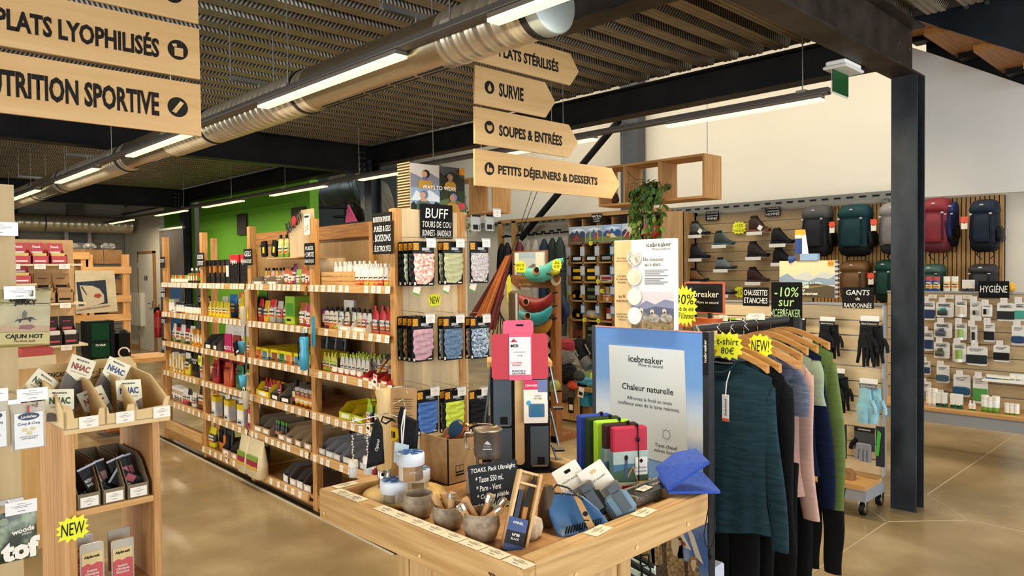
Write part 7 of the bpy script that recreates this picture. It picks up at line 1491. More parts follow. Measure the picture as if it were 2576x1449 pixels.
lettering('Smartwool',t0,M('#c9cdd0',.6),0,0,w=.045,loc=(.010,.012,-.085),face=Matrix.Rotation(-PI/2,4,'Z') @ Matrix.Rotation(PI/2,4,'X'))
tg = thing('swing_tag','white vertical brand tag hanging on a string from the teal shirt','tag',(2.575,PX(1825,1030,2.575).y,PX(1825,1060,2.575).z)); b = MB(); b.box(0,.002,-.015,.015,0,.105,M('#e8e4e0',.5),bev=.0008); b.box(-.0008,0,-.015,.015,0,.012,M('#d8603c',.5)); b.build('card',tg)
b = MB(); b.tube([(0,0,.1),(.005,-.002,.15),(.02,-.01,.2)],.0025,W_,5); b.build('string',tg); lettering('Smartwool',tg,INK,0,0,w=.065,h=.011,loc=(-.001,0,.055),face=Matrix.Rotation(-PI/2,4,'Z') @ Matrix.Rotation(PI/2,4,'X') @ Matrix.Rotation(PI/2,4,'Z'),bold=.01)
# black trousers on the lower level
for k,(x,yc,zz,w_) in enumerate(((2.66,1.50,.82,.13),(2.76,1.50,.82,.14),(2.90,1.46,.8,.13),(3.02,1.42,.78,.1),(3.3,1.40,.62,.1))):
    t = thing('black_leggings',f"black thermal leggings hanging low, {ORD[k]} from the front of the rack",'leggings',(x,yc,zz),0,'black leggings on the lower level')
    for sy in (-1,1):
        b = MB(); rs = []
        for j in range(9):
            v = j/8; r = w_*.55*(1-.3*v); rs.append([(.014*math.cos(u),sy*w_*.5+r*math.sin(u)+.004*math.sin(9*v),-.72*v*(.55 if k == 4 else 1)) for u in [2*PI*i/12 for i in range(12)]])
        b.rings(rs,M('#060708',.8),True,True); b.build('leg',t)
q = PX(1832,870,2.58); star('yellow starburst pricing a t-shirt at 80 euros on the first hanger',['t-shirt','80€'],.135,.115,(2.575,q.y,q.z),-PI/2,31,13)
q = PX(1912,870,2.72); star('yellow starburst reading NEW! on the second hanger group',['NEW!'],.11,.1,(2.72,q.y,q.z),-PI/2,32,12)
q = PX(1895,815,3.0); price(rk2,3.0-XP,BY-.02,bar_z+.012,rot=(-.9,0,-PI/2+.5),wd=.07,ht=.04,paper=W_,key='c')
def chx(label,lines,x0,y0,x1,y1,X,ink=CHALK,heights=None,group='black handwritten signs'):
    xm,ym = (x0+x1)/2,(y0+y1)/2; wd = PX(x0,ym,X).y-PX(x1,ym,X).y; a = PX(xm,y1,X); ht = PX(xm,y0,X).z-a.z
    return chalk(label,lines,wd,ht,(X,a.y,a.z),-PI/2,ink=ink,heights=heights,group=group)
GRN = M('#c4f0a0',.7,var=0)
chx('tall black sign with green lettering offering 10% off at the rack end',['-10%','sur','ICEBREAKER'],1940,710,2017,822,3.5,GRN,[.3,.2,.24])

# ================================================================ SLATWALL GONDOLA (gloves)
XG = 5.08
SLATW = WOOD('#ddc9a2','#d2bb90','y',.5,band=2)
def slatwall(name,label,X,ya,yb,z0,z1,pitch,board,cap=None,th=.03,cat='slatwall'):
    t = thing(name,label,cat,(X,0,0)); n = int(round((z1-z0)/pitch)); p = (z1-z0)/n
    for k in range(n):
        b = MB(); b.box(0,th,ya,yb,z0+k*p+.004,z0+(k+1)*p-.004,board,bev=.0015); b.build('slat',t)
    b = MB(); b.box(.012,th+.01,ya,yb,z0,z1,M('#8d8a84',.4,.5)); b.build('groove_backing',t)
    if cap is not None: b = MB(); b.box(-.01,th+.02,ya,yb,z1,z1+.015,M('#a8a8a4',.4,.4)); b.box(-.008,th+.02,ya-.01,ya,z0,z1,M('#b5b3ae',.4,.3)); b.build('frame_profile',t)
    return t
ya,yb = PX(2243,900,XG).y,3.3
yl = PX(1840,765,XG).y
gw = slatwall('slatwall_gondola','pale slatwall gondola on wheels displaying gloves',XG,1.76,3.0,PX(2200,1195,XG).z,PX(2150,768,XG).z,.1,SLATW,1,cat='slatwall')
zb_ = PX(2197,1232,4.86).z; zc_ = PX(2197,1262,4.86).z
b = MB(); b.box(4.78-XG,0,1.76,3.0,zb_,zb_+.03,WOOD('#c99a5e','#b58448','y',1,band=6)); b.build('base_shelf',gw); b = MB(); b.box(4.80-XG,0.05,1.76,3.0,zc_,zb_,M('#8f9194',.45)); b.build('base_box',gw)
for (x,y) in ((4.87,1.80),(5.15,1.80),(4.87,2.9)):
    c = thing('x','','',(0,0,0)); bpy.data.objects.remove(c)
    b = MB(); b.cyl(.045,-.014,.014,BLK,18,T=Matrix.Translation((x-XG,y,.047)) @ Matrix.Rotation(PI/2,4,'X')); b.cyl(.028,-.016,.016,CHROME,14,T=Matrix.Translation((x-XG,y,.047)) @ Matrix.Rotation(PI/2,4,'X')); b.box(x-XG-.02,x-XG+.02,y-.022,y-.016,.04,zc_,CHROME); b.box(x-XG-.02,x-XG+.02,y+.016,y+.022,.04,zc_,CHROME); b.build('caster',gw)
p = PX(2130,1195,4.9); b = MB(); b.prism([(-.07,0),(.04,0),(.05,.03),(.02,.06),(-.06,.055)],-.04,.04,NOISE('#7a5430','#9a7044',30,.9,bump=.4)); tag(b.build('wood_block',None,(4.9,p.y,zb_+.03),rz=-PI/2),'small weathered wood block on the gondola base shelf','wood block')
def glove(label,x,y,X,m,back=None,s=1.0,mitt=False,card=M('#1a1b1d',.4),cardtxt='Black Diamond',name='glove_pair',n=1):
    p = PX(x,y,X); t = thing(name,label,'gloves',(X,p.y,p.z),-PI/2)
    b = MB(); b.prism([(-.055*s,0),(.055*s,0),(.045*s,-.03*s),(-.045*s,-.03*s),],-.012,-.01,card); b.prism(rect(-.05*s,.05*s,0,.03*s),.0,.002,M('#e6e4e0',.4)); b.build('header_card',t)
    if cardtxt: lettering(cardtxt,t,W_,0,-.014*s,w=.08*s,y=-.0125)
    for q in range(n+1):
        ox = (-.02+.045*q)*s; oy = .0+.03*q
        b = MB()
        rs = [[(ox+math.cos(u)*w_*s,oy+math.sin(u)*.014,z*s) for u in [2*PI*i/12 for i in range(12)]] for z,w_ in ((-.025,.034),(-.07,.036),(-.12,.045),(-.15,.044))]
        b.rings(rs,m,True,True); b.build('palm',t)
        fn = [(-.033,-.05,-.24),(-.011,-.012,-.26),(.011,.01,-.255),(.033,.04,-.235)] if not mitt else [(-.01,-.012,-.235)]
        for k,(fx,tx,tzz) in enumerate(fn):
            b = MB(); b.tube([(ox+fx*s,oy,-.135*s),(ox+(fx+tx)/2*s*.9,oy-.004,-.19*s),(ox+tx*.95*s,oy,tzz*s)],(.0115 if not mitt else .042)*s,m,8,r_end=(.009 if not mitt else .03)*s); b.build('finger',t)
        b = MB(); b.tube([(ox+.04*s,oy,-.1*s),(ox+.062*s,oy-.01,-.14*s),(ox+.065*s,oy-.012,-.175*s)],.012*s,m,8,r_end=.009*s); b.build('thumb',t)
    return t
BG = NOISE('#0d0e10','#1b1c1f',40,.8,bump=.2)
glove('black gloves on header card, upper left of the glove wall',2082,808,4.97,BG,s=1.0)
glove('bulky black gloves on header card, upper right of the glove wall',2188,808,4.97,BG,s=1.15)
glove('slim black glove half hidden by the green sleeve',2105,938,4.97,BG,s=1.05,cardtxt=None)
glove('light blue mittens with grey thumbs, middle right of the glove wall',2185,965,4.95,NOISE('#7fb0bd','#8fc0cc',20,.6),s=1.1,mitt=True,card=M('#5f6468',.5))
q = PX(2182,1085,4.97); t = thing('packaged_gloves','grey and black work gloves on a printed card with green stripe','gloves',(4.97,q.y,q.z),-PI/2)
b = MB(); b.prism(rect(-.085,.045,-.13,.02),.004,.006,M('#3d3f40',.5)); b.prism(rect(-.085,.045,-.01,.022),.003,.004,BLK); b.prism([(.05,-.15),(.07,-.15),(.085,.0),(.065,.02)],-.004,.004,M('#3aa02e',.5)); b.prism(rect(.05,.1,-.22,.04),.006,.02,M('#141516',.15)); b.build('card',t); lettering('WATERPROOF',t,W_,-.02,.006,w=.08,y=.002,bold=.02)
for q_,(fx,tx) in enumerate(((-.06,-.065),(-.035,-.035),(-.01,-.01),(.015,.015))): b = MB(); b.tube([(fx,-.006,-.11),(tx,-.008,-.2+.01*(q_ == 0))],.0125,M('#7b7d86',.7),8); b.build('finger',t)
b = MB(); b.box(-.07,.028,-.015,.003,-.13,-.08,M('#7b7d86',.7),bev=.008); b.build('palm',t); b = MB(); b.tube([(-.07,.0,-.06),(-.1,-.0,-.1),(-.105,.0,-.13)],.015,BLK,8); b.build('thumb',t)
q = PX(2118,1078,4.97); b = MB(); b.box(-.03,.03,-.01,.01,-.2,.03,M('#101112',.15),bev=.004); o = b.build('packaged_gloves',None,(4.97,q.y,q.z),rz=-PI/2); tag(o,'glossy black glove pack with green edge, beside the olive sleeve','gloves'); b = MB(); b.prism([(-.02,-.03),(.01,-.04),(.012,.02),(-.01,.02)],-.012,-.01,M('#3aa02e',.5)); b.build('green_edge',o)
# socks hung at the back of the gondola (row of green-tipped packs)
for k in range(14):
    q = PX(1815+k*17,800,5.0); 
    if k > 12: break
    b = MB(); b.prism(rrect(-.024,.024,-.12,0,.004,2),0,.02,M('#17181a',.5)); b.prism(rect(-.024,.024,-.012,0),-.001,.0,M('#8fd02e',.5) if k % 3 else W_); o = b.build('sock_pack',None,(4.98-.02*(k % 2),q.y,q.z),rz=-PI/2); tag(o,f"black waterproof sock pack with bright top edge, {ORD[k]} from left behind the hanger bar",'socks','black waterproof sock packs')
    if k % 4 == 1: price(o,0,-.03,-.02,wd=.07,ht=.045,paper=W_,key='k')
chx('black chalk sign reading CHAUSSETTES ETANCHES above the socks',['CHAUSSETTES','ETANCHES'],1868,723,1934,770,4.9,heights=[.42,.42])
chx('black chalk sign reading GANTS DE RANDONNÉE above the gloves',['GANTS','de','RANDONNÉE'],2119,723,2197,776,4.95,heights=[.35,.22,.38])
# landscape display box
a = PX(1961,657,4.98); c = PX(2109,750,4.98); t = thing('cardboard_display','wide cardboard display with sunny mountain landscape above the gloves','poster',(4.98,a.y,c.z+.0),-PI/2); wS = a.y-PX(2100,700,4.98).y; hS = a.z-c.z
b = MB(); b.box(0,wS,0,.05,0,hS,M('#d8d2c4',.7)); b.build('core',t)
b = MB()
for k in range(16): b.box(wS-.002,wS+.012,.004,.046,.006+k*hS/16.4,.014+k*hS/16.4,M('#3a3a36',.8) if k % 2 else M('#cfcabc',.8))
b.build('corrugation',t)
L = [(c_('#d9c79e'),rect(0,1,.5,1)),(c_('#b9bdb8'),[(0,.4),(1,.4),(1,.62),(.8,.7),(.62,.58),(.5,.72),(.36,.62),(.2,.58),(0,.5)]),(c_('#7f93a4'),[(0,.35),(1,.35),(1,.6),(.9,.5),(.7,.55),(.55,.45),(.3,.5),(.15,.66),(0,.55)]),(c_('#a8bfc0'),[(.3,.35),(.8,.35),(.75,.42),(.4,.42)]),(c_('#4a3f24'),[(0,0),(1,0),(1,.3),(.7,.38),(.4,.34),(0,.4)]),(c_('#8a7430'),[(.2,.2),(.5,.3),(.9,.34),(.6,.26)]),(M('#e59a1e',.5),rect(.88,.99,.85,.99)),(INK,[(x,z) for x,z in circ(.935,.92,.04,16,.055)]),(M('#e59a1e',.5),circ(.935,.92,.034,16,.048)),(M('#1d2f3a',.6),rect(.55,.56,.36,.42)),(M('#1d2f3a',.6),rect(.6,.61,.36,.42)),(M('#1d2f3a',.6),rect(.64,.65,.36,.42))]
art(t,L,sx=wS,sz=hS,step=-.0004)
lettering('LIVE MORE\nNOW',t,W_,wS*.38,hS*.24,w=wS*.36,y=-.008,bold=.05,shear=.15); lettering('LONG ADVENTURES',t,W_,wS*.5,hS*.1,w=wS*.42,y=-.008,bold=.05,shear=.15); lettering('Buff',t,INK,wS*.935,hS*.92,w=wS*.05,y=-.008)
# sock leg and cards on top
q = PX(2008,657,5.0); t = thing('sock_form','blue and cream sock on a foot form beside the landscape display','sock',(5.0,q.y,q.z-.003),-PI/2)
b = MB(); b.tube([(-.06,-.02,.012),(-.01,0,.02),(.004,0,.06),(.004,0,.17)],.024,M('#24407a',.8),12); b.build('sock_leg',t); b = MB(); b.tube([(.004,0,.16),(.004,0,.185)],.0255,M('#c9c2a8',.8),12); b.build('cuff',t)
q = PX(2018,650,5.0); b = MB(); b.prism([(-.05,0),(.05,-.01),(.02,.2),(-.05,.2)],0,.003,M('#e2e2de',.5)); b.prism([(-.05,.16),(.026,.16),(.02,.2),(-.05,.2)],-.001,0,M('#e0901e',.5)); tag(b.build('info_card',None,(5.0,q.y,q.z),rz=-PI/2),'leaning white info card with orange header behind the blue sock','card')
q = PX(2028,655,5.0); b = MB(); b.box(-.03,.09,-.02,.02,0,.045,M('#7f9fc0',.5)); b.box(-.06,-.03,-.02,.02,0,.045,M('#5a4630',.8)); tag(b.build('leaflet_box',None,(4.99,q.y,q.z),rz=-PI/2),'low leaflet box with blue picture behind the landscape display','box')

# ================================================================ HYGIENE GONDOLA
XH = 7.2
zt_ = PX(2450,738,XH).z; zb_ = PX(2450,1040,XH-.3).z
hg = slatwall('slatwall_gondola','long birch slatwall gondola with toiletries right of the column',XH,.75,2.45,zb_,zt_,.105,WOOD('#c4ab82','#b59c72','y',.5,band=2),1)
b = MB(); b.box(-.42,0,.75,2.45,zb_-.0,zb_+.025,WOOD('#c99c60','#b58448','y',1,band=6)); b.build('base_shelf',hg); b = MB(); b.box(-.40,.05,.75,2.45,zb_-.1,zb_,M('#8f9194',.45)); b.build('base_box',hg)
b = MB(); b.box(-.2,0,.75,PX(2478,955,XH-.1).y,PX(2478,955,XH-.1).z,PX(2478,955,XH-.1).z+.015,WHITE); b.build('white_shelf',hg)
def hpack(label,x0,y0,x1,y1,kind,main,second='#e9e6de',cat='toiletry pack',dX=.06,txt=None,name='hang_pack'):
    X = XH-dX; xm,ym = (x0+x1)/2,(y0+y1)/2; w_ = PX(x0,ym,X).y-PX(x1,ym,X).y; a = PX(xm,y1,X); h_ = PX(xm,y0,X).z-a.z
    t = thing(name,label,cat,(X,a.y,a.z),-PI/2,'travel goods on the hygiene gondola'); mm = M(main,.5)
    b = MB(); b.prism(rrect(-w_/2,w_/2,0,h_,min(w_,h_)*.12,3),0,.006,M(second,.45)); b.build('card',t)
    b = MB()
    if kind == 'roll': b.tube([(-w_*.34,-.02,h_*.3),(w_*.16,-.02,h_*.3)],h_*.17,mm,12); b.tube([(-w_*.2,-.018,h_*.5),(w_*.08,-.018,h_*.56)],h_*.1,M('#2f8f8a',.6) if main == '#3a3f40' else mm,10)
    elif kind == 'tube': b.tube([(0,-.016,h_*.12),(0,-.016,h_*.62)],w_*.24,mm,12); b.tube([(0,-.016,0.0),(0,-.016,h_*.16)],w_*.28,M('#e6e6e0',.4),12)
    elif kind == 'box': b.box(-w_*.42,w_*.42,-.03,0,h_*.06,h_*.8,M(second,.4)); b.box(-w_*.3,w_*.0,-.032,-.03,h_*.2,h_*.65,BLK); b.box(w_*.04,w_*.32,-.032,-.03,h_*.2,h_*.65,M('#b9bab8',.5))
    elif kind == 'flat': b.box(-w_*.5,w_*.5,-.014,-.001,h_*.1,h_*.55,mm,bev=.004)
    elif kind == 'case': b.rings([[(math.copysign(abs(math.cos(u))**.5,math.cos(u))*w_*s_,-.02+yy,h_*.28+math.copysign(abs(math.sin(u))**.5,math.sin(u))*h_*.18*s_*2) for u in [2*PI*i/20 for i in range(20)]] for s_,yy in ((.45,.02),(.52,0),(.45,-.02))],mm,True,True)
    elif kind == 'capsule': b.ball((-w_*.12,-.012,h_*.42),w_*.12,mm,10,8,(1,.7,2.2)); b.ball((w_*.14,-.012,h_*.42),w_*.12,M('#9a9a94',.4),10,8,(1,.7,2.2))
    b.build('product',t); b = MB()
    for k in range(3): b.prism(rect(-w_*.35,w_*(.3-.1*k),h_*(.86-.06*k)-.002,h_*(.86-.06*k)+.002),-.001,0,M('#3a3d40',.6))
    b.build('print_lines',t)
    if txt: lettering(txt,t,M('#2f3a3c',.5),0,h_*.76,w=w_*.7,y=-.0015,bold=.02)
    b = MB(); b.box(-.02,.03,-.09,-.088,h_-.005,h_+.045,M('#e2ddd8',.3)); b.box(-.002,.002,-.09,.06,h_+.02,h_+.024,CHROME); b.build('price_holder',t)
    return t
HP = [('teal towel roll pack, top row',2354,760,2399,798,'roll','#3a3f40','TOWEL'),('clear squeeze bottle card, top row',2403,755,2432,797,'tube','#d2bd9a','GoToob'),('tall card with two capsules, top row',2440,758,2469,807,'capsule','#2f3234',None),('white box with black window, top row',2471,766,2496,797,'box','#1a1a1a',None),('clothes line pack with black pouch, top row',2508,762,2552,808,'flat','#26282a','CLOTHES LINE'),('green and white wipes pack, top row right',2552,760,2580,807,'flat','#3a9a8a','WIPES'),
      ('grey-blue towel roll pack, second row',2349,811,2395,850,'roll','#454c58','TOWEL'),('green squeeze bottle card, second row',2402,812,2432,855,'tube','#8fae52','GoToob'),('black travel brush card, second row',2441,818,2458,862,'tube','#17181a',None),('black toothbrush case card, second row',2475,812,2502,860,'flat','#1d1e20',None),('dark blue bag of white tablets, second row',2545,818,2580,868,'case','#143a66',None),
      ('olive towel roll pack, third row',2349,860,2389,901,'roll','#4a5240','TOWEL'),('tall green squeeze bottle card, third row',2396,862,2430,910,'tube','#86a548','GoToob'),('wide pack of black hang organisers, third row',2431,871,2484,919,'flat','#232a2e',None),('black folding brush card, third row',2499,868,2540,910,'flat','#1a1a1c',None),
      ('blue oval soap case box, fourth row',2356,918,2388,963,'case','#33505f',None),('dark blue wash bag card, fifth row',2398,942,2441,998,'case','#1d4a6e',None),('clear pouch of green sachets, fifth row',2447,946,2485,1015,'flat','#4f9a48',None),('tiny black item in a clear box, sixth row',2360,990,2384,1018,'flat','#151515',None),
      ('navy towel pack at the left edge, top',2318,757,2352,805,'flat','#1c2f5a','Towel'),('navy towel pack at the left edge, middle',2318,832,2348,882,'flat','#1c2f5a','Towel'),('small navy towel pack at the left edge',2318,908,2340,942,'flat','#1c2f5a',None),('clear bag of travel bottles at the left edge',2315,960,2342,1010,'flat','#8a9aa4',None)]
for lb,x0,y0,x1,y1,kd_,mc_,tx_ in HP: hpack(lb+', hygiene gondola',x0,y0,x1,y1,kd_,mc_,txt=tx_)
zb2 = zb_+.025
def hb(label,x,y,w_,h_,proto,cat='bottle',nm='toiletry_bottle',Z=None,dX=.3):
    q = PX(x,y,XH-dX); make(proto,nm,label,cat,(XH-dX,q.y,Z if Z is not None else zb2),-PI/2,'toiletries standing on the gondola')
for k,x in enumerate((2338,2350)): hb(f"white and red spray bottle, {['left', 'right'][k]}, hygiene base shelf",x,1040,.04,.15,P_jar(.025,.15,pk(['#e6e2da','#b02a34','#e6e2da']),W_),'bottle')
for k,x in enumerate((2363,2376,2399,2414)): hb(f"green and white repellent carton, {ORD[k]} from left, hygiene base shelf",x,1042,.045,.12,P_box(.045,.12,pk(['#1d5a40','#e6e6de','#e6e6de']),.04,M('#e8e8e2',.5)),'carton','repellent_carton')
for k,x in enumerate((2441,2450)): hb(f"tiny white dropper bottle, {['left', 'right'][k]}, hygiene base shelf",x,1050,.02,.08,P_jar(.014,.08,pk(['#4f8a3a','#e8e8e2']),W_,None,True))
for k,x in enumerate((2478,2491,2505)): hb(f"white and green sun milk bottle, {ORD[k]} of the tall three, hygiene base shelf",x,1050,.045,.13,P_jar(.028,.135-.01*(k == 1),pk(['#6f9a3a','#e9ebe6','#e9ebe6']),W_,pk(['#6f9a3a','#e9ebe6'])))
for k,x in enumerate((2534,2545,2557)): hb(f"small white and green bottle, {ORD[k]} of the short three at right, base shelf",x,1058,.03,.09,P_jar(.02,.09,pk(['#6f9a3a','#e9ebe6','#e9ebe6']),W_))
for k,(x,c) in enumerate(((2337,'#24469a'),(2356,'#24469a'),(2382,'#e0b030'),(2402,'#e0b030'))): hb(f"{['blue and yellow', 'blue and yellow', 'white and yellow', 'white and yellow'][k]} sun cream tube standing on the gondola top, {ORD[k]} from left",x,730,.05,.13,P_bag(.055,.13,pk([c,'#e0c22a',c,'#b03a3a'] if k < 2 else ['#e9e4d6','#e9b03a','#e9e4d6']),.03),'tube','sun_cream_tube',zt_+.015,.0)
hb('white carded tin on the gondola top',2436,732,.07,.1,P_box(.09,.1,pk(['#3a3f44','#e4e2de','#e4e2de']),.03),'box','carded_tin',zt_+.015,0)
b = MB(); q = PX(2545,715,XH); b.ball((0,0,.04),.05,M('#d8a21e',.4),14,8,(1,.6,.8)); tag(b.build('yellow_pouch',None,(XH,q.y,zt_+.015)),'round yellow pouch at the right end of the gondola top','pouch')
for k,x in enumerate((2492,2506,2520,2536,2552,2566)): hb(f"small item on the white shelf, {ORD[k]} from left",x,950,.05,.04,P_box(.055,.035+.02*(k > 3),pk([['#2f6aa8','#d8d8d0'],['#8a9a6a','#c9c9c0'],['#c9ccc8','#e2e2de']][k//2]),.06),'box','small_carton',PX(2478,955,XH-.1).z+.015,.1)
chx('black chalk sign reading HYGIÈNE above the toiletries',['HYGIÈNE'],2461,707,2538,750,XH-.06,heights=[.7])
for k,x in enumerate((2346,2388,2433)): q = PX(x,740,XH-.02); price(hg,-.02,q.y,zt_-.05,rot=(0,0,-PI/2),wd=.07,ht=.035,key='g')
# barrel-like counter edge at the right frame edge
q = PZ(2592,1449,.0); 
t = thing('wooden_barrel_table','round copper-brown barrel table with black top, cut by the right edge','table',(3.9,.62,0)); 
q = PX(2566,1100,3.4); t.location = (3.45,q.y-.20,0)
b = MB(); b.lathe([(0,.02),(.16,.02),(.175,.3),(.17,.62),(.15,.84),(0,.84)],WOOD('#a8602c','#7f4220','z',1,band=6),32); b.build('barrel',t); b = MB(); b.lathe([(0,.84),(.175,.84),(.18,.86),(.175,.9),(0,.9)],BLK,32); b.build('top',t)
# ================================================================ FAR WALL: shoe slatwall
XW = 9.24
SH_B = WOOD('#b59a70','#a48a60','y',.4,band=2)
ztw = PX(2040,523,XW).z; yA = PX(1724,600,XW).y; yB = PX(2043,600,XW).y
sw = slatwall('shoe_slatwall','tall beige slatwall displaying hiking boots',XW,yB,yA,.5,ztw,.13,SH_B,None,.04)
b = MB(); b.box(-.0,.05,yA,yA+.05,0,ztw,M('#9a9890',.5)); b.build('frame_profile',sw)
def boot(label,x,y,L,body,sole,lace,tagc=None,high=1.0):
    X = XW-.14; p = PX(x,y,X); t = thing('hiking_boot',label,'boot',(X,p.y,p.z),-PI/2,'hiking boots on the slatwall')
    b = MB(); H = L*.62*high; W = L*.17
    rs = []
    for k in range(13):
        u = k/12; xx = -L/2+u*L  # heel left, toe right
        top = H if u < .38 else H*(1-(u-.38)/.34*.58) if u < .72 else H*(.42-(u-.72)/.28*.20)
        if u < .05: top = H*.9
        wd = W*(.7+.3*math.sin(min(1,u*1.3)*PI)) if u < .7 else W*(1.0-.55*((u-.7)/.3)**2)
        sh = .035*L*(u > .45)*0
        rs.append([(xx+ (0 if a_ > 0 else 0)+ (.05*L*(1-u) if zz > .7 else 0),wd*math.copysign(abs(math.cos(an))**.7,math.cos(an)),.035*L+max(0,math.sin(an)*.5+.5)*(top-.035*L)) for an,a_,zz in [(2*PI*i/12,0,0) for i in range(12)]])
    b.rings(rs,body,True,True); b.build('upper',t)
    s_ = MB(); pts = [(-L/2-.004,0),(-L*.12,.0),(-L*.05,.012),(0,.0),(L*.45,.0),(L/2+.008,.03),(L/2,.045),(L*.2,.028),(-L/2,.035)]; s_.prism(pts,-W*.95,W*.95,sole); s_.build('sole',t)
    l_ = MB()
    for k in range(6): u = .40+k*.055; zz = H*(1-(u-.38)/.34*.58); l_.tube([(-L/2+u*L,-W*.55,zz*.9),(-L/2+u*L+.004,0,zz+.008),(-L/2+u*L,W*.55,zz*.9)],.0035,lace,5)
    l_.tube([(-L*.12,-.01,H),(-L*.06,-.03,H+.02),(-L*.02,-.02,H-.01)],.003,lace,4); l_.build('laces',t)
    b = MB(); b.tube([(-L/2+.02,0,H*.97),(-L*.12,0,H*1.0)],W*.62,M('#1a1918',.8),10,flat=.8); b.build('collar',t)
    if tagc: b = MB(); b.box(-.03,.03,-W-.012,-W-.01,.03,.09,M(tagc,.5)); b.build('swing_tag',t,rot=(0,.6,0))
    b = MB(); b.box(-L*.5,L*.28,-.09,.137,-.012,0,M('#cfd3d2',.1,alpha=.5)); b.box(-L*.5,L*.28,-.094,-.09,-.045,0,M('#ddd8cc',.4)); b.build('shelf_holder',t)
gy,dk,br_,bl_ = M('#4a4c49',.7),M('#232324',.7),M('#6f4a26',.7),M('#131314',.7)
for lb,x,y,c,s_,l,tg_,hi in (('grey women\'s boot with diamond tag, top left of the shoe wall',1761,591,gy,bl_,M('#2a2a2a'),'#e8e4dc',1),('dark grey boot with turquoise laces, second column top',1822,616,M('#3a3c3c',.7),M('#2a4a50',.7),M('#7ab0b0',.6),None,1),('black boot with round tag, left column middle',1761,650,dk,bl_,M('#8a8a84'),None,1.05),('grey low boot with mint laces, second column middle',1826,677,M('#5a6262',.7),M('#2a2a2a'),M('#9ac0b0'),None,.8),('tan leather boot, lowest in the left column',1757,708,br_,bl_,M('#3a2a1a'),None,.95),
    ('dark brown boot with white diamond tag and orange sole, men\'s column top',1911,583,M('#3a2820',.7),M('#6a3a20',.7),M('#1a1a1a'),'#ece8de',1.1),('dark brown boot in the middle of the men\'s column',1908,646,M('#2c2420',.7),bl_,M('#1a1a1a'),None,1.05),('chocolate boot at the bottom of the men\'s column',1907,709,M('#33201a',.7),M('#3a2a22'),M('#1a1210'),None,1.0),('black boot on the right column, upper, partly behind the info card',1969,613,bl_,bl_,M('#2a2a2a'),None,1.05),('black boot on the right column, lower, left of blue sock',1973,661,bl_,bl_,M('#2a2a2a'),None,1),('grey trail shoe low beside the black landscape sign',1827,740,M('#4a4c50',.7),bl_,M('#8a8a8a'),None,.7)):
    boot(lb,x,y,.28,c,s_,l,tg_,hi)
chx('small black sign for women\'s hiking shoes above the slatwall',['CHAUSSURES','- RANDONNÉE','FEMMES'],1775,530,1808,555,XW-.03,heights=[.3,.25,.35])
chx('small black sign for men\'s hiking shoes above the slatwall',['CHAUSSURES','- RANDONNÉE','HOMMES'],1926,517,1963,544,XW-.03,heights=[.3,.25,.35])
q = PX(1859,573,XW-.04); star('yellow starburst reading -15% sur les chaussures on the slatwall',['-15%','sur les','CHAUSSURES'],.23,.19,(XW-.04,q.y,q.z),-PI/2,41,12,heights=[.5,.18,.32])
q = PX(1863,735,XW-.04); star('second yellow starburst low on the slatwall, half hidden',['-15%'],.2,.17,(XW-.04,q.y,q.z),-PI/2,42,12)
